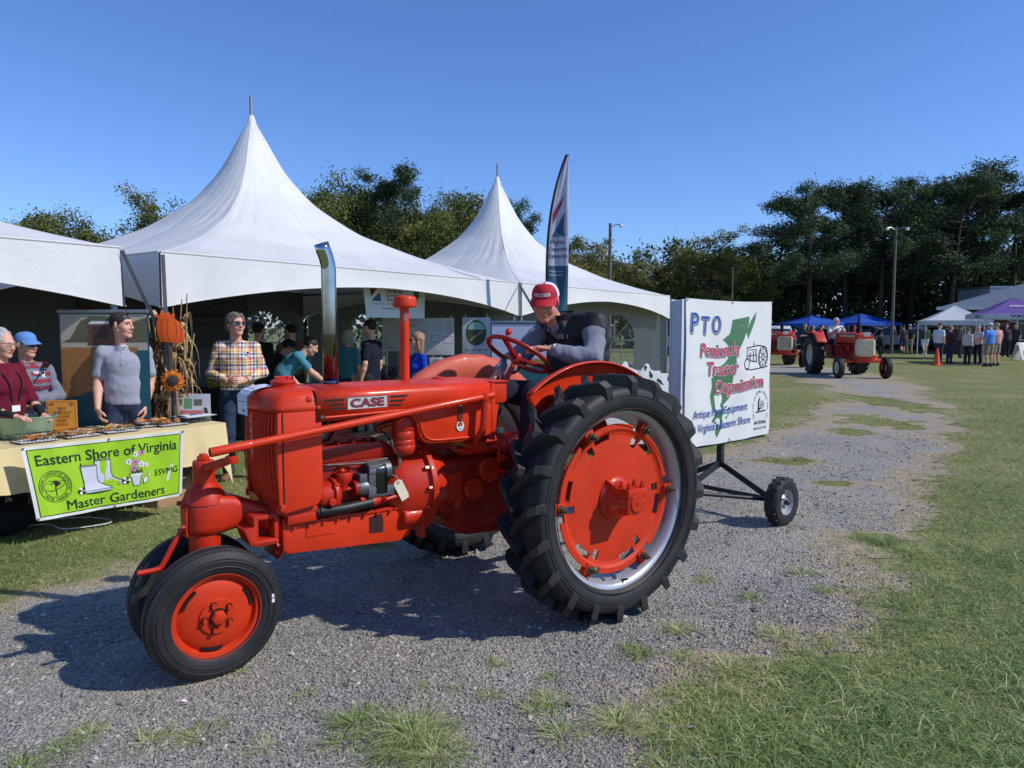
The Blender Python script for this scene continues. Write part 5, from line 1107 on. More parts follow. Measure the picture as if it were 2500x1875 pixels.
    m=MB();m.prism(arc((0,0),.054,0,math.pi,12)+[(-.054,-.11),(.054,-.11)],(1.15,.165,.875),(0,1,0),(0,0,1),(-.062,0,0));B('magneto_cap',m,M('bakelite',(16,17,19),.2,coat=.5),.005,par=mag)
    m=MB();m.box((1.045,.165,.86),(.035,.05,.06));B('distributor',m,GREASE,.006,par=mag)
    for k in range(4):
        o_=.012*k;m=MB();m.tube(crv([(1.035,.18-.01*k,.865+.008*k),(1.005-.004*k,.19,.90),(1.015-o_*.4,.18,.97),(1.07,.16,1.03+.006*k),(1.15,.14,1.062+.007*k),(1.22+.02*k,.12,1.065+.004*k)],6),.0042,6);B('plug_wire',m,M('plug_wire',(112,86,66),.6),0)
    m=MB();m.tube(crv([(1.24,.21,.745),(1.225,.21,.745),(1.21,.2,.72),(1.19,.2,.712),(1.02,.2,.735)],5),.012,8);B('oil_line',m,RED2,0)
    m=MB();m.tube([(1.475,.19,.712),(1.33,.2,.712),(1.17,.2,.722)],.027,16);B('lower_hose',m,M('hose_black',(22,23,26),.5),.002);
    for u in(1.455,1.19):m=MB();m.cyl((u,.195,.712),(u-.012,.196,.7125),.0305,.0305,16);B('hose_clamp',m,GREASE,0)
    m=MB();m.cyl((1.175,.2,.722),(1.115,.19,.73),.027,.02,14);m.cyl((1.115,.2,.735),(1.1,.23,.735),.012,.012,6);B('water_elbow',m,RED2,.003)
    m=MB();m.lathe([(0,.952),(.05,.952),(.066,.972),(.068,1.0),(.0655,1.003),(.068,1.006),(.068,1.03),(.0655,1.033),(.068,1.036),(.068,1.075),(.0655,1.078),(.068,1.081),(.068,1.14),(.05,1.165),(0,1.168)],(.965,.165,0),(0,0,1),28);B('air_cleaner',m,RED2,0,sm=50);m=MB();m.tube(crv([(1.035,.165,1.06),(1.04,.19,1.01),(1.02,.2,.965),(.965,.2,.945),(.91,.19,.965),(.9,.17,1.03)],5),.003,6);B('cleaner_bail',m,BOLT,0)
    m=MB();m.lathe([(0,.25),(.16,.25),(.19,.22),(.225,.16),(.235,.03),(.262,.028),(.262,-.005),(.228,-.008),(.20,-.08),(.17,-.14),(0,-.14)],(.80,0,.735),(1,0,0),40);B('bell_housing',m,RED2,.003)
    for k in range(9):a=R(-20+26*k);m=MB();p=np.array((.835,math.cos(a)*.247,.735+math.sin(a)*.247));m.cyl(p,p+np.array((.02,0,0)),.013,.012,6);B('bolt',m,RED2,0,sm=20)
    m=MB();m.lathe([(.026,.0),(.03,.004),(.026,.008),(.0,.008)],(.885,.205,.80),(.25,1,.25),18);B('timing_cover',m,RED2,0)
    m=MB();m.lathe([(0,.1),(.046,.1),(.053,.09),(.053,-.07),(.03,-.08),(0,-.08)],(.885,.165,.605),(1,0,0),24);m.box((.86,.12,.60),(.13,.1,.09));m.box((.84,.13,.515),(.03,.06,.1));B('starter',m,RED2,.004)
    m=MB();sec=[]
    for u,hw,z0,z1 in((.72,.15,.56,.86),(.62,.155,.53,.88),(.45,.16,.5,.9),(.3,.165,.47,.92),(.1,.2,.45,.95),(-.12,.2,.45,.95),(-.22,.17,.5,.9)):sec.append([np.array((u,y,z))for y,z in rrect(-hw,z0,hw,z1,.05,4)])
    m.loft(sec);B('gearbox',m,RED3,0,sm=50)
    m=MB();m.prism([(.70,.80),(.585,.815),(.585,.66),(.61,.60),(.645,.60),(.65,.645),(.70,.645)],(0,.155,0),(1,0,0),(0,0,1),(0,.018,0));B('side_cover',m,RED2,.004)
    for u,z in((.69,.79),(.595,.80),(.595,.66),(.69,.655)):m=MB();m.cyl((u,.17,z),(u,.186,z),.011,.010,6);B('bolt',m,RED2,0,sm=20)
    for u,z,r in((.40,.80,.078),(.515,.70,.065)):
        m=MB();m.lathe([(0,.03),(r*.85,.03),(r,.022),(r*1.05,.0),(r*1.05,-.03)],(u,.165,z),(0,1,0),8);B('bearing_cover',m,RED2,.004)
        for k in range(4):a=k*math.pi/2+.5;m=MB();p=np.array((u+math.cos(a)*r*.82,.193,z+math.sin(a)*r*.82));m.cyl(p,p+np.array((0,.012,0)),.009,.009,6);B('bolt',m,RED2,0,sm=20)
    m=MB();m.prism([(.25,.62),(.62,.62),(.66,.48),(.55,.43),(.2,.41),(.1,.5)],(0,-.16,0),(1,0,0),(0,0,1),(0,.32,0));B('gearbox_sump',m,RED3,.008)
    m=MB();m.lathe([(.13,.18),(.12,.26),(.095,.34),(.085,.62),(.1,.66)],(0,0,.69),(0,1,0),28);B('axle_tube',m,RED2,0,sm=50);m=MB();m.lathe([(.13,.18),(.12,.26),(.095,.34),(.085,.62),(.1,.66)],(0,0,.69),(0,-1,0),28);B('axle_tube',m,RED2,0,sm=50)
    m=MB();m.prism([(.43,.93),(.33,.98),(.30,1.18),(.40,1.2)],(0,-.14,0),(1,0,0),(0,0,1),(0,.28,0));B('dash_support',m,RED,.008)
    m=MB();m.lathe([(.0,.11),(.075,.11),(.075,-.1),(0,-.1)],(.44,.1,.955),(1,0,.05),20);m.box((.47,.12,.925),(.2,.18,.03));m.box((.36,.17,.93),(.06,.05,.04));B('steering_gearbox',m,RED2,.005)
    m=MB();m.tube([(.62,.14,1.0),(.62,.14,.93),(.3,.22,.93)],.012,8);m.cyl((.35,.2,.87),(.35,.24,.87),.022,.022,12);m.tube([(.37,.23,.99),(.37,.23,.84)],.009,8);B('linkage',m,RED2,.002)
    m=MB();m.prism([(.34,.80),(.12,.74),(-.2,.74),(-.2,.72),(.12,.72),(.34,.78)],(0,.12,0),(1,0,0),(0,0,1),(0,.42,0));B('foot_plate',m,RED2,.004);m=MB();m.prism([(.34,.80),(.12,.74),(-.2,.74),(-.2,.72),(.12,.72),(.34,.78)],(0,-.54,0),(1,0,0),(0,0,1),(0,.42,0));B('foot_plate',m,RED2,.004)
    m=MB();m.tube([(.20,.27,.94),(.13,.29,1.17)],.011,10);B('brake_lever',m,RED,.003);m=MB();m.tube([(.29,.2,.95),(.30,.2,1.0),(.25,.26,1.02)],.01,8);B('pedal',m,RED2,.002)
    m=MB();m.box((-.38,0,.48),(.5,.07,.03));m.box((-.2,0,.5),(.3,.3,.05));B('drawbar',m,RED2,.004)
    for s in(1,-1):
        m=MB();n=40;a0,a1=R(-42),R(38);secs=[]
        for i in range(n+1):
            a=a0+(a1-a0)*i/n;e=np.array([math.sin(a),0,math.cos(a)]);c=np.array((.0,0,.69));rib=.008*sum(math.exp(-((i-q)/.9)**2)for q in(11,17,23))if s<0 else 0
            Rr=.752+rib;secs.append([c+e*.50+np.array([0,s*.585,0]),c+e*.64+np.array([0,s*.575,0]),c+e*(Rr-.03)+np.array([0,s*.58,0]),c+e*(Rr-.006)+np.array([0,s*.60,0]),c+e*Rr+np.array([0,s*.618,0]),c+e*(Rr+.002)+np.array([0,s*.64,0]),c+e*(Rr-.004)+np.array([0,s*.652,0])])
        m.loft(secs,caps=False,closed=False);f=B('fender',m,RED if s>0 else FADED,0,sm=45);so=f.modifiers.new('s','SOLIDIFY');so.thickness=.005
        m=MB();m.prism([(-.25,.92),(.3,.92),(.22,1.15),(-.1,1.2)],(0,s*.56,0),(1,0,0),(0,0,1),(0,s*.012,0));B('fender_bracket',m,RED2,.003)
    m=MB();m.lathe([(.0,0),(.1,.004),(.17,.02),(.21,.05),(.225,.09)],(-.44,0,1.06),(.05,0,1),28);st=B('seat_pan',m,RED2,0,sm=60);so=st.modifiers.new('s','SOLIDIFY');so.thickness=.006
    m=MB();m.tube([(-.2,0,.9),(-.36,0,.96),(-.44,0,1.06)],.022,10);B('seat_spring',m,RED2,.003);m=MB();m.box((-.58,0,1.22),(.05,.42,.26),rotx(0)@roty(R(-8)));B('seat_back',m,BLACKF,.02)
    hc=np.array((.045,0,1.462));ax=nrm((-.54,0,.84));x,y,d=frame(ax,(0,1,0));wr=.212
    m=MB();m.tube([(.30,0,1.06),(.157,0,1.287),hc-ax*.02],.017,12);B('steering_column',m,RED2,0)
    m=MB();m.tube([hc+(x*math.cos(a)+y*math.sin(a))*wr for a in np.linspace(0,2*math.pi,40,endpoint=False)],.0145,12,closed=True);sw=B('steering_wheel',m,RED3,0,sm=60)
    for k in range(3):
        a=2*math.pi*k/3+.35;e=x*math.cos(a)+y*math.sin(a);t_=np.cross(ax,e);m=MB();m.loft([[hc+e*r_-ax*dz+t_*wq*a_+ax*b_ for a_,b_ in rrect(-1,-.010,1,.010,.006,2)]for r_,dz,wq in((.02,.03,.026),(.09,.018,.014),(wr-.004,.0,.017))]);B('spoke',m,RED3,.002,par=sw)
    m=MB();m.lathe([(.0,.012),(.03,.01),(.038,-.01),(.03,-.045),(.0,-.045)],hc-ax*.012,ax,20);B('wheel_hub',m,RED3,0,par=sw)
    ak=math.atan2(nrm((1,.35,0))@y,nrm((1,.35,0))@x);p=hc+(x*math.cos(ak)+y*math.sin(ak))*wr;m=MB();m.cyl(p,p+ax*.03,.008,.008,8);m.sphere(p+ax*.045,(.02,.02,.024),12,[x,y,ax]);B('spinner_knob',m,RED2,0,par=sw)
    return T,hc,ax,wr
TRAC,SWC,SWA,SWR=tractor()
tg=thing('cardboard_tag','cream cardboard tag tied to the magneto','tag',TRW(1.03,.21,.82),TR_A)
m=MB();a=R(-28);ex=np.array((-math.sin(a)*0+math.cos(R(62))*-1,.12,-math.sin(R(62))));ex=nrm((-.42,.1,-.9));ey=nrm(np.cross(ex,(0,1,0)));m.prism([(0,-.012),(.012,-.026),(.115,-.026),(.115,.026),(.012,.026),(0,.012)],(0,0,0),ex,ey,(0,.0012,0));m.build('card',M('manila',(214,206,180),.8,var=.08),tg,smooth=0)
m=MB();m.lathe([(.004,0),(.008,.001),(.008,.002)],ex*.014+np.array((0,.0014,0)),(0,1,0),12);m.build('eyelet',M('eyelet',(110,70,60),.6),tg);m=MB();m.tube(crv([ex*.014,(.0,0,.02),(.03,-.02,.035)],4),.001,4);m.build('string',WHITE,tg)
sh=thing('paper_sheet','white entry form taped over the top of the radiator','paper',TRW(1.6,-.06,1.32),TR_A)
def _sheet(u,v):
    s=v*.27;l=-.135+.15*u+.02*v
    if s<.10:p=(1.60+s*.98,l+.06-.0,1.336-.012*(s/.1)**2)
    elif s<.17:t=(s-.10)/.07*1.25;p=(1.70+.0+.038*math.sin(t),l+.06,1.322-.040*(1-math.cos(t)))
    else:p=(1.74+.006+.012*(s-.17),l+.06,1.295-(s-.17)*.98)
    return np.array(p)-np.array((1.6,0.,1.32))+np.array((.0,-.0,.004))
m=MB();m.grid(_sheet,8,22);m.build('sheet',M('office_paper',(222,226,238),.7,var=.03),sh,smooth=60);Sp=Sheet(lambda u,v:_sheet(1-u,1-v),sh,.0012);Sp=Sheet(lambda u,v:_sheet(u,1-v),sh,.0012)
PB=M('biro_blue',(70,80,130),.6)
for q,(v,a,b)in enumerate(((.62,.1,.9),(.5,.1,.9),(.36,.12,.55),(.24,.1,.9))):Sp.poly([(a,v),(b,v),(b,v+.012),(a,v+.012)],PB,1,'ruled_line')
for q in range(4):Sp.stroke([(.15+.02*i,.66+.075*q+.014*math.sin(i*2.3+q)*(1+.5*math.sin(i*.9)))for i in range(28-5*q)],.008,PB,1.2,'handwriting')
for q in(.55,.68):Sp.poly([(q+.04*math.cos(a),.08+.03*math.sin(a))for a in np.linspace(0,6.28,10)[:-1]],INK,1,'print')
# ------------------------------------------------------------------ sign trailer behind the tractor
STEEL=M('dark_steel',(58,60,64),.5,.6,var=.2);WBOARD=M('board_white',(206,206,214),.7,var=.08,scale=3);BVINYL=M('banner_vinyl',(218,219,216),.45,var=.05,scale=2,bump=.35,bscale=7)
BLUE=M('print_blue',(42,78,160),.5,var=.05);REDP=M('print_red',(186,40,66),.5,var=.05);GREENP=M('print_green',(70,116,78),.5,var=.10);WPR=M('print_white',(226,226,224),.5,var=.02);SHAD=M('print_shadow',(126,126,136),.5,var=.02)
def sign_trailer():
    pl,pr=np.array((1.35,6.02,0)),np.array((2.38,6.92,0));e=nrm(pr-pl);W=np.linalg.norm(pr-pl);n=np.array((e[1],-e[0],0));cen=(pl+pr)/2;z0,z1=.65,1.86
    A=math.atan2(e[1],e[0]);t=thing('sign_trailer','two-wheeled sign cart with white board and grey steel legs, behind the tractor','trailer',cen,A)
    L=lambda p:rotz(-A)@(np.array(p,float)-cen)
    m=MB();m.box((0,.075,(z0+z1)/2),(W,.018,z1-z0));m.build('back_panel',WBOARD,t,bev=.003);m=MB();m.box((0,-.04+.009,(z0+z1)/2),(W,.018,z1-z0));m.build('front_panel',WBOARD,t,bev=.003)
    for x in(-W/2+.02,W/2-.02):m=MB();m.box((x,.022,(z0+z1)/2),(.036,.084,z1-z0-.02));m.build('end_post',WBOARD,t,bev=.003)
    m=MB();m.box((0,.022,z1-.02),(W-.08,.084,.036));m.build('top_rail',WBOARD,t,bev=.003);m=MB();m.box((0,.02,z0-.025),(W,.07,.04));m.build('bottom_rail',STEEL,t,bev=.003)
    m=MB();m.box((0,.02,z0-.13),(.05,.05,.2));m.build('post',STEEL,t,bev=.003)
    wn_,wz=L(G(1908,1224,.2)),.2;wn_[2]=.2;wf=np.array((wn_[0]*1.,-wn_[1]+.04,.2))
    top=np.array((0,.02,z0-.22));hitch=L(TRW(-.62,0,.48))
    def strut(nm,a,b,w=.05,th=.012):m=MB();a,b=np.array(a),np.array(b);d=nrm(b-a);x,y,_=frame(d,(0,0,1));m.box((a+b)/2,(w,th,np.linalg.norm(b-a)),[y,x,d]);m.build(nm,STEEL,t,bev=.002)
    ins=lambda p,k:p*(1-k)+np.array((p[0],0.02,p[2]))*k
    strut('strut',top,ins(wn_,.14));strut('strut',top,ins(wf,.14));strut('strut',top,(hitch*.35+np.array((0,0,.2))*.65)*np.array((1,1,1)),.06);strut('strut',top+np.array((0,0,-.02)),hitch*.5+np.array((-.1,.02,.1))*.5,.03)
    m=MB();m.cyl(ins(wn_,.1),ins(wf,.1),.02,.02,12);m.build('axle',STEEL,t)
    m=MB();mid=np.array((wn_[0],.02,.2));k=hitch*.45+mid*.55;m.tube([ins(wn_,.12)+np.array((0,0,0)),k],.017,10);m.tube([ins(wf,.12),k],.017,10);m.tube([k,hitch],.022,10);m.build('tongue',STEEL,t)
    for p,s in((wn_,-1),(wf,1)):
        w=bpy.data.objects.new('wheel',None);scene.collection.objects.link(w);w.parent=t;w.location=p;m=MB()
        pr_=[(.105,-.045),(.11,-.055),(.15,-.062),(.18,-.055),(.192,-.04),(.198,-.03),(.195,-.026),(.199,-.01),(.2,0)];m.lathe(pr_+[(r,-h)for r,h in pr_[-2::-1]],(0,0,0),(0,1,0),48);ty=m.build('tyre',RUB,w,smooth=35)
        m=MB()
        for i in range(36):a=2*math.pi*i/36;ee=np.array((math.sin(a),0,math.cos(a)));tt=np.array((math.cos(a),0,-math.sin(a)));m.box(ee*.196+np.array((0,-.03 if i%2 else.03,0)),(.018,.03,.012),[nrm(tt+np.array((0,.5 if i%2 else-.5,0))),np.array((0,1,0)),ee])
        tag(m.build('tread',RUB,ty,smooth=0),kind='stuff')
        m=MB();m.lathe([(.108,s*.046),(.104,s*.05),(.098,s*.04),(.09,s*.02),(.06,s*.015),(.045,s*.03),(.03,s*.034),(0,s*.034)],(0,0,0),(0,1,0),32);ri=m.build('rim',SILVER,w,smooth=40);m=MB();m.lathe([(.022,.03),(.022,.06),(.014,.068),(0,.07)],(0,0,0),(0,s,0),14);m.build('hub',STEEL,ri)
        for k_ in range(4):a=k_*math.pi/2+.6;m=MB();q=np.array((math.sin(a)*.05,s*.028,math.cos(a)*.05));m.cyl(q,q+np.array((0,s*.016,0)),.008,.008,6);m.build('nut',BOLT,ri,smooth=20)
    b=thing('vinyl_banner','white banner with green peninsula map, red and blue lettering, hooked on the sign cart','banner',cen,A)
    bw,bh=W*.975,z1-z0+.02;u0=-W/2+.035
    def fn(u,v):return np.array((u0+u+.004*math.sin(v*9),-.052-.007*math.sin(u*7.3+v*2)*math.sin(math.pi*v/bh)-.010*math.exp(-((v-.62)/.02)**2)*.4-.006*math.sin(u*16)*(1-v/bh),z0-.01+v-.012*math.sin(math.pi*u/bw)))
    m=MB();m.grid(lambda a,c:fn(a*bw,c*bh),44,36);m.build('sheet',BVINYL,b,smooth=60);S=Sheet(fn,b,.0022)
    k=bw/1.37
    mp=[(.70,1.07),(.98,1.10),(.96,1.03),(.90,.93),(.86,.87),(.80,.80),(.77,.73),(.78,.66),(.74,.60),(.73,.52),(.70,.45),(.69,.39),(.58,.33),(.60,.28),(.56,.22),(.57,.15),(.52,.10),(.48,.055),(.45,.10),(.47,.17),(.40,.20),(.46,.26),(.40,.33),(.38,.42),(.41,.50),(.40,.57),(.47,.60),(.50,.66),(.60,.70),(.66,.75),(.68,.80),(.62,.86),(.55,.90),(.66,.95),(.68,1.0)]
    S.poly([(x*k,y)for x,y in mp[::-1]],GREENP,1,'map');S.poly([(x*k,y)for x,y in[(.88,.97),(.94,.99),(1.0,1.06),(1.1,1.14),(1.08,1.07),(1.01,.97),(.95,.9),(.93,.95)][::-1]],GREENP,1,'map')
    for q in range(7):x,y=.62+.05*math.sin(q*2.1),.2+q*.075;S.poly([(x*k,y),((x+.03)*k,y+.01),((x+.035)*k,y+.035),((x+.01)*k,y+.03)],GREENP,1,'map')
    def fancy(st,u,v,h,w,mat,slope=0.,wave=None,shear=.12):
        big=h>.1;big and S.text(st,(u+.012)*k,v-.010,h,w*k,SHAD,bold=.03,layer=1.8,slope=slope,shear=shear,wave=wave);big and S.text(st,u*k,v,h,w*k,WPR,bold=.028,layer=2.6,slope=slope,shear=shear,wave=wave);S.text(st,(u+.004)*k,v+.001,h*.98,(w-.008)*k,mat,bold=.010,layer=3.4,slope=slope,shear=shear,wave=wave)
    for st,u,v,h,w in(('P',.05,.955,.17,.13),('T',.22,.945,.155,.12),('O',.38,.955,.155,.13)):fancy(st,u,v,h,w,BLUE)
    fancy('Peninsula',.20,.755,.115,.60,REDP,.01,lambda x:.005*np.sin(x*17));fancy('Tractor',.32,.595,.115,.48,REDP,.01,lambda x:.006*np.sin(x*15+1));fancy('Organization',.44,.43,.115,.80,REDP,.04,lambda x:.005*np.sin(x*14))
    fancy('Antique Farm Equipment',.10,.235,.07,.86,BLUE,.04,lambda x:.002*np.sin(x*20));fancy("on Virginia's Eastern Shore",.06,.115,.07,.96,BLUE,.03,lambda x:.002*np.sin(x*19))
    for cx,cy,r,w in((1.235,.725,.098,.012),(1.235,.725,.026,.01),(.94,.675,.05,.01),(1.235,.725,.078,.005)):S.stroke([((cx+r*.82*math.cos(a))*k,cy+r*math.sin(a))for a in np.linspace(0,2*math.pi,25)],w,INK,1,'drawing')
    for q in range(8):a=q*math.pi/4;S.stroke([((1.235+.02*math.cos(a))*k,.725+.025*math.sin(a)),((1.235+.075*math.cos(a))*k,.725+.09*math.sin(a))],.006,INK,1,'drawing')
    for pts,w in(([(.93,.82),(1.14,.835),(1.2,.83)],.01),([(.94,.82),(.93,.71)],.01),([(.93,.745),(1.12,.75)],.008),([(.91,.64),(1.0,.62),(1.33,.635)],.008),([(1.06,.835),(1.06,.87)],.012),([(.96,.80),(1.12,.80)],.006),([(1.0,.78),(1.0,.70),(1.1,.69)],.012),([(1.05,.79),(1.06,.7)],.012),([(1.1,.79),(1.12,.68)],.014),([(.97,.77),(.98,.7)],.008),([(1.2,.83),(1.3,.80)],.006)):S.stroke([(x*k,y)for x,y in pts],w,INK,1,'drawing')
    S.ringtext('EARLY DAY GAS ENGINE & TRACTOR ASSN. INC.',1.20*k,.255,.128*k,.155,R(215),R(-45),.026,INK,1);S.text('NATIONAL',1.20*k,.108,.033,.2*k,INK,bold=.01,align='c');S.text('BRANCH 200',1.20*k,.058,.024,.2*k,INK,align='c')
    for cx,cy,r in((1.225,.285,.035),(1.225,.285,.012)):S.stroke([((cx+r*.85*math.cos(a))*k,cy+r*math.sin(a))for a in np.linspace(0,2*math.pi,17)],.006,INK,1,'drawing')
    for pts,w in(([(1.12,.22),(1.29,.228)],.012),([(1.17,.23),(1.17,.32),(1.19,.34)],.02),([(1.155,.25),(1.2,.25)],.02),([(1.19,.34),(1.19,.365)],.005)):S.stroke([(x*k,y)for x,y in pts],w,INK,1,'drawing')
    for x,z in((.01,bh-.01),(bw/2,bh-.01),(bw-.01,bh-.01),(bw/2,.01),(bw-.01,.012)):m=MB();p=fn(x,z);m.tube(crv([p+np.array((0,-.004,-.012)),p+np.array((0,-.014,0)),p+np.array((0,0,.02)),p+np.array((0,.012,.012))],4),.003,6);m.build('hook',STEEL,b)
    return t
sign_trailer()
# ------------------------------------------------------------------ cow-print trough behind the tractor
def cow_trough():
    Y=9.3;a=D(1478,900,Y);b=D(1662,900,Y+.35);e=nrm(b-a)*np.array((1,1,0));e=nrm(e);W=1.25;A=math.atan2(e[1],e[0]);o=np.array((a[0]-.1,a[1],0))
    t=thing('cow_trough','white wooden trough painted with black cow spots, behind the driver','trough',o,A);CW=M('cow_white',(214,214,210),.6,var=.05);CB=M('cow_black',(26,26,28),.6)
    top=[(0,.98),(.16,.99),(.2,1.02),(.27,1.16),(.31,1.17),(.36,1.08),(.48,1.0),(.56,1.01),(.64,1.11),(.69,1.17),(.73,1.16),(.76,1.09),(.9,1.04),(1.08,1.03),(W,1.03)]
    for k,y in enumerate((0,.6)):
        m=MB();m.prism([(0,.12),(W,.12)]+top[::-1],(0,y,0),(1,0,0),(0,0,1),(0,.02,0));pa=m.build('side_panel',CW,t,bev=.003)
        if k==0:
            S=Sheet(lambda u,v:np.array((u,0,v)),pa,.002)
            for x,z,r1,r2,q in((.68,1.11,.02,.03,0),(.76,1.02,.025,.04,.4),(.62,.98,.018,.03,.2),(.9,.93,.045,.04,.8),(1.04,1.0,.03,.06,-.4),(1.07,.82,.045,.05,.2),(.7,.9,.05,.06,.3),(.5,.93,.03,.04,0),(.35,1.02,.02,.03,.3),(.25,.9,.05,.06,.1),(.52,.75,.07,.06,.5),(.85,.7,.06,.07,0),(1.17,.93,.03,.04,.3),(.1,.8,.05,.07,0),(.32,1.12,.012,.02,0)):
                S.poly([(x+r1*(1+.3*math.sin(3*a+x*20))*math.cos(a+q),z+r2*(1+.25*math.cos(2*a+z*9))*math.sin(a))for a in np.linspace(0,2*math.pi,18,endpoint=False)],CB,1,'spot')
    for x in(.01,W-.01):m=MB();m.box((x,.31,.55),(.02,.6,.84));m.build('end_panel',CW,t,bev=.003)
    m=MB();m.box((W/2,.31,.7),(W-.04,.58,.02));m.build('tray',CW,t)
    for x in(.05,W-.05):
        for y in(.04,.58):m=MB();m.box((x,y,.06),(.06,.05,.12));m.build('foot',CW,t)
cow_trough()
# ------------------------------------------------------------------ feather flag by the far tent
TEAL=M('print_teal',(34,84,108),.6,var=.08);CRIM=M('print_crimson',(122,30,48),.6,var=.06)
def vce_logo(S,u,v,h,layer=1,asp=1.):
    """swoosh mark: crimson quarter over a blue quarter, white arc between"""
    w=h*asp
    S.poly([(u,v),(u+w*1.0,v),(u+w,v+h*.62)]+[(u+w*(1-t),v+h*(.62-.62*t**1.6))for t in np.linspace(.1,.9,6)],M('print_swoosh',(46,94,142),.6,var=.05),layer,'emblem')
    S.poly([(u,v+h*.32),(u+w*.3,v+h*.62),(u+w*.72,v+h),(u,v+h)],CRIM,layer,'emblem')
def clover(S,u,v,r,layer=1,asp=1.,mat=None):
    g=mat or M('clover_green',(40,110,70),.6,var=.05);out=[]
    for k in range(4):
        a=math.pi/4+k*math.pi/2;c=(u+r*.55*math.cos(a)*asp,v+r*.55*math.sin(a));pts=[]
        for q in np.linspace(-math.pi,math.pi,18,endpoint=False):rr=r*.46*(1-.28*math.exp(-(q/.35)**2));pts.append((c[0]+rr*math.cos(a+q)*asp,c[1]+rr*math.sin(a+q)))
        S.poly(pts,g,layer,'emblem')
    S.stroke([(u,v-r*.2),(u+r*.18*asp,v-r*1.25)],r*.16,g,layer,'emblem')
def feather_flag():
    Y=11.3;p0=D(1337,760,Y);h0,h1=1.1,1.63+(800-387)/FPX*Y;f=thing('feather_flag','tall feather flag with white top and dark blue foot, behind the driver','flag',(p0[0],Y,0),R(4))
    W=.31
    edge=lambda z:.29*max(0,(z-2.3)/(h1-2.3))**2.7
    wid=lambda z:W*(1 if z<3.2 else max(.02,1-((z-3.2)/(h1-3.2))**2.4))*(.93+.07*math.sin(z*2))
    def fn(u,v):z=h0+v*(h1-h0);x0=edge(z);return np.array((x0+(W-x0)*u,.035*math.sin(u*5+z*2.1)*u+.03*math.sin(u*9-z)*u,z))
    m=MB();m.grid(lambda a,b:fn(a,.47+.53*b),14,44);m.build('cloth',M('flag_white',(188,186,206),.7,var=.05,transl=.25),f,smooth=70);m=MB();m.grid(lambda a,b:fn(a,.47*b),14,18);m.build('foot_cloth',TEAL,f,smooth=70)
    m=MB();m.tube([(edge(z)-.015,0,z)for z in np.linspace(.05,h1,30)],[.026-.010*i/29 for i in range(30)],8);m.build('pole',BLACKF,f);m=MB();m.tube([fn(u,.995)+np.array((0,0,.01))for u in np.linspace(0,1,5)],.012,6);m.build('tip',BLACKF,f)
    m=MB();m.box((0,0,.02),(.45,.06,.02));m.box((0,0,.03),(.06,.45,.02));m.build('cross_base',STEEL,f,bev=.003)
    S=Sheet(fn,f,.004);S.poly([(.08,.72),(.72,.81),(.55,.765),(.14,.67)],CRIM,1,'emblem');S.poly([(.14,.61),(.95,.61),(.95,.74),(.72,.72),(.4,.66)],M('print_swoosh2',(36,80,106),.6),1,'emblem')
    for k,st in enumerate(('Virginia','Cooperative','Extension')):S.text(st,.06,.575-.034*k,.022,.86 if k else.72,INK,bold=.01)
    for k,st in enumerate(('Virginia Tech','Virginia State University')):S.text(st,.06,.44-.018*k,.009,.7,WPR,layer=1)
feather_flag()
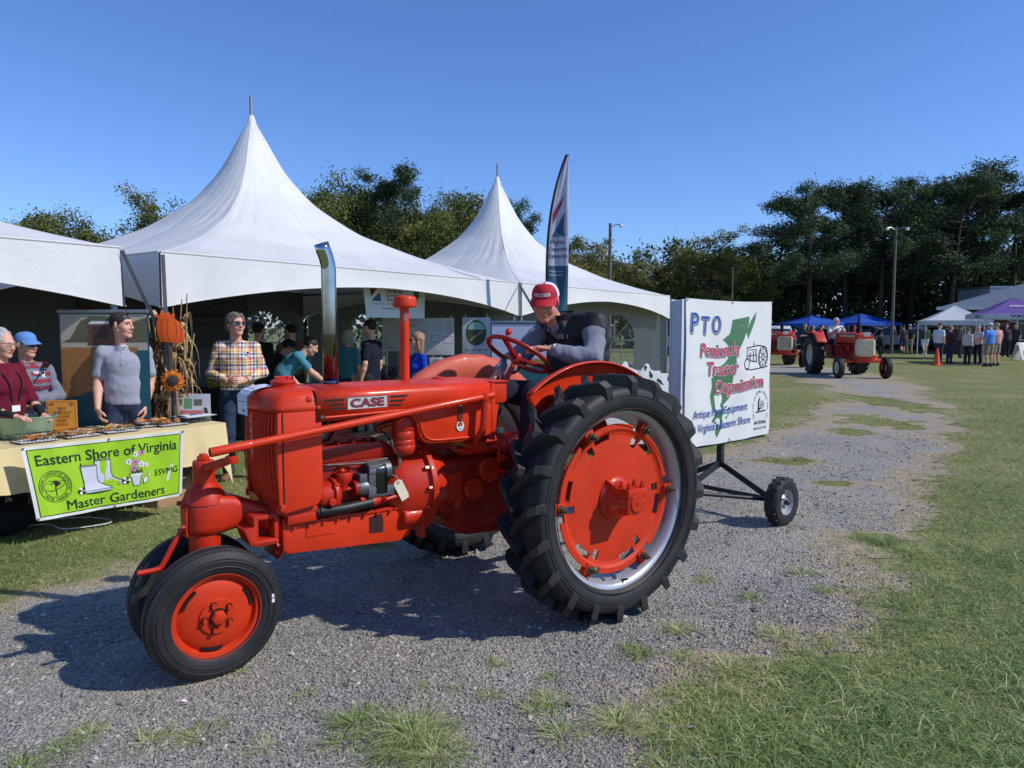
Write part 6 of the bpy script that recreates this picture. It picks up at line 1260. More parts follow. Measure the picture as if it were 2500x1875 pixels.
# ------------------------------------------------------------------ garden table, banner and what stands on and round it
YCLOTH=M('yellow_cloth',(222,202,150),.8,var=.08,bump=.3,bscale=25);LIME=M('banner_lime',(158,208,44),.45,var=.05,scale=3,bump=.2,bscale=8);DKGREEN=M('print_dark_green',(26,56,40),.55)
TBR=G(546,1031,.74);TBR[2]=0
TLn=2.42;TD=.74
def tabp(s,d,z):p=TBR-TU*s+TV*d;return np.array((p[0],p[1],z))
def garden_table():
    t=thing('folding_table','folding table under a yellow cloth, with the green banner on its front','table',TBR,TA)
    L=lambda x,y,z:np.array((-x,y,z));m=MB();m.box(L(TLn/2,TD/2,.715),(TLn,TD,.035));m.build('tabletop',M('table_plastic',(190,188,180),.6),t,bev=.006)
    for x in(.22,TLn-.25):
        for y in(.08,TD-.08):m=MB();m.tube([L(x,y,.70),L(x-.04,y,.0)],.014,8);m.build('leg',M('table_leg',(52,54,56),.5,.5),t)
        m=MB();m.tube([L(x-.02,.08,.35),L(x-.02,TD-.08,.35)],.011,8);m.build('brace',M('table_leg'),t)
    c=tag(thing('tablecloth','pale yellow cloth over the garden table, pointed corner hanging at the right','tablecloth',TBR,TA));m=MB()
    m.grid(lambda u,v:L(-.012+(TLn+.024)*u,-.012+(TD+.024)*v,.737+.002*math.sin(u*40)*math.sin(v*20)),30,8);top=m.build('cloth_top',YCLOTH,c,smooth=60)
    def drop(s,v,ln):fl=.02*math.sin(s*14)+.012*math.sin(s*31+2);return fl*v,ln
    def front(u,v):
        s=(TLn+.024)*u-.012;fl,ln=drop(s,v,.34+.02*math.sin(s*5));k=max(0,1-s/.12);return L(s-.02*k*v,-.014-.016*v-fl-.03*k*v,.736-(ln+.2*k**2)*v)
    def side(u,v):
        y=-.012+(TD+.024)*u;fl,ln=drop(y+3,v,.33);k=max(0,1-u/.2);return L(-.014-.03*v-fl-.04*k*v,y-.03*k*v,.736-(ln+.2*k**2)*v)
    m=MB();m.grid(front,70,8);m.build('cloth_front',YCLOTH,c,smooth=70);m=MB();m.grid(side,26,8);m.build('cloth_side',YCLOTH,c,smooth=70);m=MB();m.grid(lambda u,v:L((TLn+.024)*u,TD+.014+.02*v*math.sin(u*30),.736-.3*v),40,4);m.build('cloth_back',YCLOTH,c,smooth=70)
    tl,tr,bl,br=tabp(1.42,-.06,.755),tabp(.385,-.05,.765),None,None
    tl=G(42,1092,.752);tr=G(441,1049,.755);bl=D(82,1270,tl[1]+.06);br=D(436,1208,tr[1]+.05);off=-TV*.055
    tl,tr,bl,br=tl+off,tr+off,bl+off,br+off
    b=thing('vinyl_banner','lime green banner with boots, flower pot and dark green lettering, hung on the table','banner',(tl+tr)/2*np.array((1,1,0)))
    o=(tl+tr)/2*np.array((1,1,0));BW,BH=2.28,1.0
    def fn(u,v):a,c_=u/BW,v/BH;p=(bl*(1-a)+br*a)*(1-c_)+(tl*(1-a)+tr*a)*c_;return p-o+TV*-(.012*math.sin(a*11)*(1-c_)+.006*math.sin(a*27+3*c_))
    m=MB();m.grid(lambda u,v:fn(BW*u,BH*v),50,20);m.build('sheet',M('banner_white',(222,224,220),.5,var=.03),b,smooth=60);S=Sheet(fn,b,.0022)
    S.tris('field',[(.055+(BW-.11)*(i/20),.045+.915*(j/8))for j in range(9)for i in range(21)],[(j*21+i,j*21+i+1,(j+1)*21+i+1,(j+1)*21+i)for j in range(8)for i in range(20)],LIME,1)
    for pts in([(.055,.05),(BW-.055,.05)],[(.055,.955),(BW-.055,.955)],[(.06,.05),(.06,.955)],[(BW-.06,.05),(BW-.06,.955)]):S.stroke([(pts[0][0]+(pts[1][0]-pts[0][0])*t,pts[0][1]+(pts[1][1]-pts[0][1])*t)for t in np.linspace(0,1,16)],.009,INK,2,'border')
    S.text('Eastern Shore of Virginia',.14,.735,.145,2.02,DKGREEN,bold=.014,layer=2);S.text('Master Gardeners',.44,.085,.135,1.53,DKGREEN,bold=.012,layer=2)
    for dx,dy,k in((.20,.06,1),(0,0,2)):
        bt=[(.70+dx,.66+dy),(.93+dx,.655+dy),(.925+dx,.47+dy),(.945+dx,.40+dy),(1.04+dx,.345+dy),(1.105+dx,.325+dy),(1.125+dx,.295+dy),(1.10+dx,.27+dy),(.74+dx,.265+dy),(.72+dx,.30+dy),(.725+dx,.42+dy)]
        S.poly(bt,M('print_boot',(206,212,228),.5,var=.03),1.2+k,'boot');S.stroke(bt+[bt[0]],.010,INK,1.7+k,'boot');S.stroke([(.70+dx,.645+dy),(.93+dx,.64+dy)],.008,INK,1.8+k,'boot');S.stroke([(.735+dx,.295+dy),(1.12+dx,.30+dy)],.007,INK,1.8+k,'boot');S.poly([(.70+dx,.66+dy),(.715+dx,.70+dy),(.725+dx,.70+dy),(.725+dx,.66+dy)],INK,1.2+k,'boot')
    for cx,cy in((.68,.315),(1.345,.37)):
        for q in range(6):a=q*1.05;S.poly([(cx+.04*math.cos(a)+.028*math.cos(t),cy+.032*math.sin(a)+.022*math.sin(t))for t in np.linspace(0,6.28,9)[:-1]],INK if q%2 else WPR,3.3+.3*q,'rosette')
    S.poly([(1.40,.46),(1.60,.46),(1.585,.415),(1.415,.415)][::-1],WPR,2,'pot');S.poly([(1.425,.415),(1.575,.415),(1.545,.275),(1.455,.275)][::-1],M('print_boot'),2,'pot');S.stroke([(1.40,.46),(1.60,.46),(1.585,.415),(1.575,.415),(1.545,.275),(1.455,.275),(1.425,.415),(1.415,.415),(1.40,.46)],.009,INK,2.6,'pot')
    PK=M('print_pink',(200,130,190),.5)
    for q,(x,y,r)in enumerate(((1.40,.63,.05),(1.50,.73,.045),(1.50,.62,.05),(1.60,.75,.045),(1.58,.58,.05),(1.47,.53,.05),(1.66,.56,.035))):
        for pt in range(5):a=pt*1.257+q;S.poly([(x+r*.6*math.cos(a)+r*.42*math.cos(t),y+r*.6*math.sin(a)+r*.42*math.sin(t))for t in np.linspace(0,6.28,9)[:-1]],PK if q in(2,3,5)else WPR,2+.3*(pt%2),'flower')
        S.poly([(x+r*.2*math.cos(t),y+r*.2*math.sin(t))for t in np.linspace(0,6.28,8)[:-1]],INK,3,'flower')
    for q in range(10):S.poly([(1.43+.017*q,.46),(1.42+.02*q,.52+.02*(q%3)),(1.445+.017*q,.47)],DKGREEN,1.6,'flower')
    S.poly([(1.60,.29),(1.60,.36),(1.65,.40),(1.68,.37),(1.66,.31)],WPR,2,'trowel');S.stroke([(1.66,.375),(1.69,.41),(1.72,.47)],.024,INK,1.8,'trowel');S.stroke([(1.66,.375),(1.69,.41),(1.72,.47)],.014,WPR,2.4,'trowel');S.stroke([(1.60,.29),(1.60,.36),(1.65,.40),(1.68,.37),(1.66,.31),(1.60,.29)],.008,INK,2.6,'trowel')
    S.poly([(2.0,.30),(2.02,.40),(2.06,.44),(2.05,.50),(2.1,.52),(2.13,.56),(2.08,.46),(2.09,.40),(2.05,.36),(2.04,.28),(2.015,.25)],WPR,2,'map');S.text('ESVMG',1.80,.375,.09,.38,INK,layer=3,slope=.05)
    cx,cy=.33,.43
    for r in(.215,.15):S.stroke([(cx+r*math.cos(a),cy+r*math.sin(a))for a in np.linspace(0,2*math.pi,37)],.008,INK,2,'seal')
    S.ringtext('VIRGINIA COOPERATIVE EXTENSION',cx,cy,.182,.182,R(200),R(-20),.038,INK,2);S.ringtext('MASTER GARDENERS',cx,cy,.182,.182,R(215),R(325),.038,INK,2,inward=True)
    S.stroke([(cx-.13,cy-.04),(cx-.05,cy-.06),(cx+.05,cy-.03),(cx+.13,cy+.02)],.01,INK,2,'seal');S.stroke([(cx,cy-.13),(cx+.005,cy+.08)],.014,INK,2,'seal')
    for q in range(7):a=.3+q*.42;S.poly([(cx,cy-.02+.01*q),(cx+.09*math.cos(a),cy+.02+.07*math.sin(a)),(cx+.05*math.cos(a+.3),cy+.03+.05*math.sin(a+.3))],INK,2,'seal')
    S.stroke([(cx-.13,cy+.03),(cx-.06,cy+.09),(cx+.02,cy+.05),(cx+.1,cy+.08),(cx+.13,cy+.05)],.007,INK,2,'seal')
    for x,y in((.02,.98),(BW-.02,.98),(.02,.02),(BW-.02,.02),(BW/2,.985),(BW/2,.015)):m=MB();p=S.at(x,y,.003);m.lathe([(.004,0),(.010,.001),(.010,.002)],p,TV*-1,10);m.build('grommet',RATCH,b)
garden_table()
WIRE=M('basket_wire',(36,36,38),.4,.6)
def basket(label,s,d,fill,seed):
    rg=np.random.default_rng(seed);p=tabp(s,d,.742);t=thing('wire_basket',label,'basket',p,TA,'wire baskets lined up on the table');w,dd,h=.30,.22,.055;m=MB()
    for z,k in((.004,.9),(h*.5,.95),(h,1.)):m.tube([(-w/2*k,-dd/2*k,z),(w/2*k,-dd/2*k,z),(w/2*k,dd/2*k,z),(-w/2*k,dd/2*k,z)],.0026,5,closed=True)
    for i in range(11):
        x=-w/2+w*i/10
        for s_ in(-1,1):m.tube([(x*.9,s_*dd/2*.9,.004),(x,s_*dd/2,h)],.0017,4)
    for i in range(8):
        y=-dd/2+dd*i/7
        for s_ in(-1,1):m.tube([(s_*w/2*.9,y*.9,.004),(s_*w/2,y,h)],.0017,4)
    m.build('wire',WIRE,t,smooth=60);m=MB();m.box((0,0,.009),(w*.86,dd*.86,.004));m.build('paper_liner',WPR,t)
    cols=[M('leaf_orange',(206,104,30),.7,var=.25,scale=30),M('leaf_rust',(150,62,30),.7,var=.3,scale=30),M('leaf_gold',(214,168,62),.7,var=.2,scale=30),M('seed_packet',(206,200,188),.6,var=.15,scale=20),M('gourd_tan',(176,128,84),.7,var=.2,scale=20)]
    return t,cols,rg
def fill_items(base,z,n,rg,cols,group,labels,spread=(.11,.08)):
    for i in range(n):
        kind=labels[i%len(labels)];x,y=rg.uniform(-1,1)*spread[0],rg.uniform(-1,1)*spread[1];p=base+TU*x+TV*y;lb=kind[1]+', '+('left' if x<-.03 else 'right' if x>.03 else 'middle')+(' front' if y<0 else ' back')
        if kind[0]=='leaf':
            t=thing('maple_leaf',lb,'leaf',(p[0],p[1],z+.02+.012*i%.03),rg.uniform(0,6),group);pts=[]
            for k in range(10):a=k*math.pi/5;r=(.04 if k%2==0 else.018)*rg.uniform(.8,1.15);pts.append((r*math.cos(a),r*math.sin(a)))
            m=MB();ex=nrm((1,0,rg.uniform(-.5,.5)));ey=nrm((0,1,rg.uniform(-.4,.6)));m.prism(pts,(0,0,.01),ex,ey,(0,0,.002));m.build('blade',cols[kind[2]],t,smooth=0);m=MB();m.tube([(0,0,.01),ex*-.055+np.array((0,0,.015))],.0016,5);m.build('stalk',cols[1],t)
        elif kind[0]=='gourd':
            t=thing('small_pumpkin',lb,'pumpkin',(p[0],p[1],z+.008),rg.uniform(0,6),group);m=MB();V=[];r=kind[3]
            m.grid(lambda u,v:np.array([math.cos(2*math.pi*u)*r*(.2+.8*math.sin(math.pi*v))*(1+.09*abs(math.cos(4*2*math.pi*u))),math.sin(2*math.pi*u)*r*(.2+.8*math.sin(math.pi*v))*(1+.09*abs(math.cos(8*math.pi*u))),r*.72*(1-math.cos(math.pi*v))/1.0]),40,12);m.build('rind',cols[kind[2]],t,smooth=60);m=MB();m.tube([(0,0,r*1.35),(.004,.002,r*1.75)],[.006,.004],6);m.build('stem',cols[1],t)
        else:
            t=thing('seed_packet',lb,'packet',(p[0],p[1],z+.012+.006*i),rg.uniform(0,6),group);m=MB();m.box((0,0,.003),(.075,.11,.005),rotx(rg.uniform(-.1,.25)));pk=m.build('envelope',cols[3],t,bev=.002);m=MB();m.box((0,.02,.0068),(.06,.045,.001),rotx(0));m.build('print',cols[kind[2]],pk,smooth=0)
_bk=[('wire basket of orange leaves at the left edge of the photo',1.56,.14,[('leaf','orange leaf lying in the leftmost basket',0),('packet','seed packet lying in the leftmost basket',2),('leaf','rust leaf lying in the leftmost basket',1)],7),('wire basket with a brown gourd, in front of the orange notice',1.22,.15,[('leaf','orange leaf in the basket before the notice',0),('gourd','tan gourd in the basket before the notice',4,.034),('packet','packet in the basket before the notice',2)],6),
       ('wire basket of packets and leaves, right of the orange notice',.90,.17,[('leaf','orange leaf in the basket right of the notice',0),('packet','packet in the basket right of the notice',1),('leaf','gold leaf in the basket right of the notice',2),('gourd','tan gourd in the basket right of the notice',4,.03)],7),('wire basket with a tan pumpkin, in front of the man in grey polo',.62,.30,[('gourd','tan pumpkin before the man in grey polo',4,.045),('packet','seed packet before the man in grey polo',0),('leaf','orange leaf before the man in grey polo',0)],6),
       ('wire basket with bright orange leaves, left of the clipboard',.40,.22,[('leaf','bright orange leaf in the basket beside the clipboard',0),('gourd','brown gourd in the basket beside the clipboard',4,.03),('leaf','gold leaf in the basket beside the clipboard',2)],8),('wire basket under the clipboard at the right end of the table',.13,.30,[('leaf','orange leaf under the clipboard',0)],2)]
for i,(lb,s,d,it,n)in enumerate(_bk):
    t,cols,rg=basket(lb,s,d,None,30+i);fill_items(tabp(s,d,.742),.745,n,rg,cols,'autumn things in the baskets',it)
def table_top():
    p=tabp(.14,.25,.80);c=thing('clipboard','clipboard with white form lying over the right basket','clipboard',p,TA+.1);m=MB();m.box((0,0,.0),(.32,.23,.006));m.build('board',M('clip_board',(170,176,184),.4),c,bev=.002);m=MB();m.box((-.005,0,.0045),(.29,.21,.002));m.build('form',WPR,c);m=MB();m.box((-.145,0,.008),(.03,.1,.012));m.build('clip',RATCH,c,bev=.003)
    pe=thing('ballpoint_pen','blue ballpoint pen lying on the clipboard','pen',p+np.array((0,0,.006)),TA+.3);m=MB();m.cyl((-.06,0,.006),(.055,0,.006),.0045,.0045,8);m.cyl((.055,0,.006),(.07,0,.006),.0045,.001,8);m.build('barrel',BLUE,pe);m=MB();m.box((-.04,0,.0115),(.035,.003,.002));m.build('pocket_clip',INK,pe)
    q=G(455,972,.86);a=thing('acrylic_holder','clear upright leaflet holder with red and green print, right end of table','sign holder',(*tabp(.20,.42,0)[:2],.741),math.pi*0);k=np.array(tabp(.20,.42,0));lft=D(416,968,k[1]);rgt=D(497,968,k[1]);w=rgt[0]-lft[0];a.location=((lft[0]+rgt[0])/2,k[1],.741)
    m=MB();m.box((0,0,.12),(w,.004,.21),rotx(R(8)));m.box((0,-.03,.003),(w,.08,.004));m.build('stand',CLEAR,a);S=Sheet(lambda u,v:np.array((u,-.004-(v-.12)*.14*0-.003+(v-.12)*math.tan(R(-8))*-1,v)),a,.001);m=MB();m.grid(lambda u,v:S.fn((u-.5)*w*.95,.02+v*.2),2,2);m.build('leaflet',M('leaflet',(206,204,196),.6),a,smooth=0)
    S.poly([(-w*.47,.07),(w*.47,.07),(w*.47,.105),(-w*.47,.105)],M('leaf_pink',(196,110,100),.6),1.5,'print');S.poly([(-w*.1,.12),(w*.15,.12),(w*.15,.215),(-w*.1,.215)],M('leaf_green',(110,150,104),.6),1.5,'print');S.poly([(-w*.45,.15),(-w*.15,.15),(-w*.15,.21),(-w*.45,.21)],M('leaf_brown',(120,110,96),.6,var=.5,scale=60),1.5,'print');S.poly([(w*.2,.15),(w*.45,.15),(w*.45,.21),(w*.2,.21)],M('leaf_brown'),1.5,'print')
    for z in(.03,.04,.05,.06):S.poly([(-w*.42,z),(w*.42,z),(w*.42,z+.004),(-w*.42,z+.004)],M('leaf_grey',(150,150,146),.6),1.5,'print')
    k2=k[1]+.12;l2,r2=D(430,966,k2),D(513,966,k2);w2=r2[0]-l2[0];b=thing('letter_card','white card ending in a black letter a, behind the leaflet holder','sign',((l2[0]+r2[0])/2,k2,.741),0);m=MB();m.box((0,0,.125),(w2,.005,.25));m.box((0,.04,.01),(w2*.5,.08,.006));m.build('card',WPR,b);Sheet(lambda u,v:np.array((u,-.003,v)),b,.001).text('a',w2*.27,.06,.085,.055,INK,bold=.03)
    k3=tabp(1.16,.33,0);l3,r3=D(115,974,k3[1]),D(185,974,k3[1]);w3=r3[0]-l3[0];n=thing('notice_card','orange notice card with dark rust lettering standing on the table','sign',((l3[0]+r3[0])/2,k3[1],.741),R(6));S=Sheet(lambda u,v:np.array((u,-.004,v)),n,.001);m=MB();m.box((0,0,.14),(w3,.005,.285));m.box((0,.045,.004),(w3*.9,.09,.004));m.build('card',M('notice_orange',(226,156,62),.6,var=.05),n);RU=M('print_rust',(178,92,30),.6)
    for i,st in enumerate(('HELP','YOURSELF','TO SOME','FREE','SEEDS')):S.text(st,0,.205-.034*i,.021,[.075,.15,.13,.075,.095][i]*w3/.24,RU,bold=.012,align='c')
    h=w3/2-.012;S.stroke([(-h,.012),(h,.012),(h,.272),(-h,.272),(-h,.012)],.004,RU,1,'border')
    for sx in(-1,1):
        for z in(.03,.25):S.poly([(sx*(h-.004),z),(sx*(h-.035),z+.015),(sx*(h-.05),z),(sx*(h-.03),z-.012)],RU,1,'leaf_print')
    k4=tabp(1.50,.40,0);p4=D(58,1010,k4[1]);u=thing('green_tub','pale green oval metal tub with wire handles, held by the curly haired woman','tub',(p4[0]+.01,k4[1],.741),R(10));GT_=M('tub_green',(150,176,142),.4,.1,var=.08,coat=.3);m=MB()
    prof=[(.15,.0),(.165,.01),(.20,.15),(.215,.17),(.219,.176),(.212,.18),(.20,.172),(.16,.014)]
    for i in range(48):
        a_=2*math.pi*i/48
        for r,z in prof:m.v.append((math.cos(a_)*r*1.1,math.sin(a_)*r*.72,z))
    for i in range(48):
        for j in range(7):m.f.append((i*8+j,((i+1)%48)*8+j,((i+1)%48)*8+j+1,i*8+j+1));m.mi.append(0)
    m.f.append(tuple(i*8 for i in range(48))[::-1]);m.mi.append(0);m.f.append(tuple(i*8+7 for i in range(48)));m.mi.append(0);m.build('bucket',GT_,u,smooth=50)
    for s in(-1,1):m=MB();m.tube(crv([(s*.225,-.04,.16),(s*.245,-.035,.22),(s*.25,0,.245),(s*.245,.035,.22),(s*.225,.04,.16)],5),.0035,6);m.build('handle',RATCH,u)
table_top()
def under_table():
    c=thing('power_cable','white power cable lying in loops on the grass under the table','cable',G(70,1300));m=MB()
    m.tube(crv([(-.4,.2,.03),(-.2,.02,.03),(.05,.14,.03),(.3,.0,.03),(.55,.2,.03),(.3,.36,.03),(.0,.3,.03)],8),.0045,6)
    m.build('flex',WHITE,c)
    b=thing('cardboard_box','plain brown cardboard box on the grass behind the lime banner','box',tabp(.42,.35,0),TA+.2);m=MB();m.box((0,0,.13),(.38,.3,.26));o=m.build('carton',M('cardboard',(164,132,96),.85,var=.1),b,bev=.003)
    for s in(-1,1):m=MB();m.box((0,s*.19,.28),(.38,.12,.004),rotx(s*.5));m.build('flap',M('cardboard'),b)
    q=thing('equipment_bag','black soft bag under the left end of the table','bag',tabp(1.75,.4,0),TA);m=MB();m.sphere((0,0,.12),(.3,.17,.13),16);m.build('bag_body',BLACKF,q);m=MB();m.tube(crv([(-.15,0,.22),(-.08,0,.32),(.08,0,.32),(.15,0,.22)],5),.012,6);m.build('handle',BLACKF,q)
under_table()
# ------------------------------------------------------------------ corn shock, pumpkin board, sunflower at the tent leg
def corn_shock():
    b=tent_world(T1C,-.02,-.16,0);t=thing('corn_stalk_bundle','dry corn stalk bundle tied to the tent leg between the two men','corn stalks',b);rg=np.random.default_rng(12);CO=[M('corn_dry',(150,122,82),.85,var=.25,scale=14),M('corn_pale',(184,160,114),.85,var=.2,scale=14),M('corn_brown',(104,80,54),.85,var=.25,scale=14)]
    for i in range(24):
        a=rg.uniform(0,6.28);r0,r1=rg.uniform(.03,.13),rg.uniform(.05,.24);lean=np.array((math.cos(a),math.sin(a),0));h=rg.uniform(1.15,1.7)if i%6 else rg.uniform(1.8,2.0);m=MB();m.tube([lean*r1*.9,lean*r0+np.array((0,0,h*.55)),lean*r1+np.array((0,0,h))],[.013,.011,.005],6);st=m.build('stalk',CO[i%3],t)
        m=MB()
        for j in range(15):
            z=rg.uniform(.25,min(h*.95,1.75));b2=rg.uniform(0,6.28);q=lean*(r0+(r1-r0)*abs(z/h-.55))+np.array((0,0,z));d=np.array((math.cos(b2),math.sin(b2),0));L=rg.uniform(.2,.42);w=rg.uniform(.018,.034);P=[q,q+d*L*.3+np.array((0,0,.06)),q+d*L*.48+np.array((0,0,-.06)),q+d*L*.52+np.array((0,0,-.12-L*.5))];s_=np.cross(d,(0,0,1));V=[]
            tw=rg.uniform(-1,1)
            for k_,pt in enumerate(crv(P,3)):ww=w*(1-.09*k_);sd=s_*math.cos(tw*k_*.4)+np.array((0,0,1))*math.sin(tw*k_*.4);V+=[pt-sd*ww,pt+d*ww*.3,pt+sd*ww]
            n=len(V)//3;m.add(V,[(3*k_+e,3*k_+e+1,3*k_+e+4,3*k_+e+3)for k_ in range(n-1)for e in(0,1)])
        m.build('dry_leaves',CO[(i+1)%3],st,smooth=60)
    m=MB();m.lathe([(.17,.95),(.18,.97),(.17,.99)],(0,0,0),(0,0,1),20);m.build('twine',CO[1],t)
    k=b[1]-.22;c=D(415,818,k);p=thing('pumpkin_cutout','flat orange pumpkin cut-out above the corn stalks','decoration',(c[0],k,0),R(8));sx=lambda x:(x-415)/FPX*k;sz=lambda y:CH+(800-y)/FPX*k
    pts=[(392,834),(386,815),(384,795),(388,778),(380,768),(392,770),(397,758),(404,768),(412,762),(418,770),(428,766),(424,776),(436,786),(446,804),(449,822),(446,835),(430,838),(415,836)]
    m=MB();m.prism([(sx(x),sz(y))for x,y in pts][::-1],(0,0,0),(1,0,0),(0,0,1),(0,.012,0));o=m.build('board',M('pumpkin_orange',(236,96,24),.6,var=.06),p,bev=.002)
    S=Sheet(lambda u,v:np.array((u,0,v)),o,.0015)
    for cx in(400,413,427,438):S.stroke([(sx(cx+4*math.sin((y-775)/62*3.14)*(1 if cx>413 else-1)),sz(y))for y in range(778,835,6)],.004,M('rib_dark',(170,60,14),.7),1,'rib_line')
    m=MB();m.box((sx(414),.02,.9),(.03,.015,1.5));m.build('stake',CO[2],p)
    k=b[1]-.30;c=D(421,930,k);f=thing('sunflower_decoration','orange sunflower with dark seed head pinned to the corn stalks','sunflower',c,R(12));PE=[M('petal_orange',(226,132,30),.7,var=.15,scale=20),M('petal_deep',(200,104,24),.7,var=.15,scale=20)]
    for ring,(n,L,y)in enumerate(((16,.115,.012),(16,.10,.0))):
        for i in range(n):a=2*math.pi*(i+.5*ring)/n;e=np.array((math.cos(a),0,math.sin(a)));s_=np.array((-math.sin(a),0,math.cos(a)));m=MB();m.add([e*.04+np.array((0,y,0)),e*L*.62+s_*.02+np.array((0,y-.012,0)),e*L*(1+.06*math.sin(i*3))+np.array((0,y+.006,0)),e*L*.62-s_*.02+np.array((0,y-.012,0)),e*L*.62+np.array((0,y-.004,0))],[(0,1,4),(1,2,4),(2,3,4),(3,0,4)]);m.build('petal',PE[(i+ring)%2],f,smooth=0)
    m=MB();m.lathe([(.05,.0),(.048,.02),(.03,.03),(0,.033)],(0,0,0),(0,-1,0),24);m.build('seed_head',M('seed_brown',(58,48,46),.8,var=.5,scale=140,bump=1,bscale=160),f)
    m=MB();m.tube([(0,.02,0),(.02,.12,-.3),(.0,.18,-c[2])],.008,6);m.build('stem',CO[2],f)
corn_shock()
# ------------------------------------------------------------------ roll-up banners and things inside the tents
def rollup(label,xl,xr,ytop,Y,kind):
    a,b=D(xl,ytop,Y),D(xr,ytop,Y);w=b[0]-a[0];H=a[2];t=thing('rollup_banner',label,'banner',((a[0]+b[0])/2,Y,0),0,'roll-up display banners');fn=lambda u,v:np.array((u-w/2,.004*math.sin(v*5),v))
    m=MB();m.box((0,.02,.04),(w+.04,.16,.07));m.build('base',POLE,t,bev=.01);m=MB();m.box((0,.0,H),(w+.01,.025,.03));m.build('top_rail',POLE,t,bev=.004);m=MB();m.cyl((0,.05,.05),(0,.05,H),.01,.01,8);m.build('support_pole',POLE,t)
    m=MB();m.grid(lambda u,v:fn(u*w,.07+(H-.08)*v),4,16);m.build('sheet',M('banner_teal',(34,88,100),.5,var=.05),t,smooth=60);S=Sheet(fn,t,.002)
    WH=M('photo_wheat',(176,118,62),.6,var=.45,scale=45,hue=(214,160,96));SK=M('photo_haze',(186,178,158),.6,var=.1,scale=5);TRm=M('photo_trees',(104,104,76),.6,var=.4,scale=25);RC=M('photo_combine',(118,74,58),.6,var=.3,scale=20)
    z=lambda f:H*f
    if kind=='combine':
        S.poly([(.02,z(.985)),(.02,z(.80)),(w-.02,z(.80)),(w-.02,z(.985))][::-1]if False else[(.015,z(.80)),(w-.015,z(.80)),(w-.015,z(.985)),(.015,z(.985))],SK,1,'photo');S.poly([(.015,z(.84)),(.1,z(.86)),(.2,z(.95)),(.3,z(.975)),(.45,z(.97)),(.6,z(.93)),(w-.015,z(.97)),(w-.015,z(.84))],TRm,1.6,'photo')
        S.poly([(.015,z(.55))]+[(.015+(w-.03)*t,z(.55+.27*t**1.7))for t in np.linspace(.1,.85,8)]+[(w-.1,z(.815)),(.015,z(.815))],WH,2,'photo')
        S.poly([(.26,z(.825)),(.52,z(.825)),(.52,z(.86)),(.49,z(.90)),(.48,z(.935)),(.28,z(.935)),(.27,z(.88))],RC,2.4,'photo');S.poly([(.27,z(.935)),(.50,z(.935)),(.48,z(.95)),(.3,z(.95))],WPR,2.6,'photo');S.poly([(.30,z(.86)),(.46,z(.86)),(.45,z(.925)),(.31,z(.925))],M('photo_cab',(78,62,54),.6,var=.3,scale=30),2.8,'photo')
        vce_logo(S,w*.42,z(.345),.11,1,1.1);[S.text(st,w*.62,z(.415)-.042*i,.03,[.16,.22,.19][i]*w/.85,WPR,bold=.015)for i,st in enumerate(('Virginia','Cooperative','Extension'))];S.text('Virginia Tech  -  Virginia State University',w*.38,z(.315),.016,w*.58,WPR);S.text('Northampton County',w*.22,z(.255),.05,w*.74,WPR,bold=.012)
    else:
        S.poly([(.015,z(.70)),(w-.015,z(.70)),(w-.015,z(.985)),(.015,z(.985))],M('photo_sky',(196,198,214),.6,var=.12,scale=4,hue=(150,168,206)),1,'photo');S.poly([(.015,z(.57))]+[(.015+(w-.03)*t,z(.57+.12*t))for t in np.linspace(.2,1,6)]+[(w-.015,z(.71)),(.015,z(.71))],WH,1.6,'photo');clover(S,w*.62,z(.42),.07,1,1,M('clover_pale',(130,190,140),.6))
rollup('teal roll-up banner with a combine harvester photo, behind the man in grey polo',141,361,760,6.75+.0,'combine')
rollup('teal roll-up banner with sky and wheat photo, behind the steering wheel',1198,1352,786,9.9,'sky')
def hung_banner():
    a,b=D(881,690,10.1),D(1034,700,11.2);e=nrm((b-a)*np.array((1,1,0)));w=np.linalg.norm((b-a)[:2]);t=thing('hanging_banner','white banner with red and blue swoosh, hanging from the middle tent eave','banner',(a[0],a[1],0),math.atan2(e[1],e[0]));zt,zb=2.24,1.77
    fn=lambda u,v:np.array((u+.07*(1-v/.48)*(1-u/w),-.02*math.sin(u*4)*(1-v/.48)-.03,zb+v));m=MB();m.grid(lambda u,v:fn(u*w,.48*v),14,8);m.build('sheet',M('banner_white'),t,smooth=60);S=Sheet(fn,t,.003)
    vce_logo(S,w*.10,.23,.17,1,1.1)
    for i,st in enumerate(('Virginia','Cooperative','Extension')):S.text(st,w*.34,.36-.06*i,.044,[.26,.38,.34][i]*w,INK,bold=.012)
    S.text('Virginia Tech  -  Virginia State University',w*.10,.185,.02,w*.62,INK);S.text('Northampton County',w*.26,.12,.026,w*.32,INK);clover(S,w*.85,.36,.08,1)
    for x in(.02,w-.02):m=MB();m.tube([fn(x,.475),fn(x,.475)+np.array((0,.03,.12))],.004,5);m.build('cord',STRAP,t)
hung_banner()
BLKC=M('black_tablecloth',(26,28,34),.85,var=.15);BOARD=M('display_board',(196,196,196),.7,var=.04)
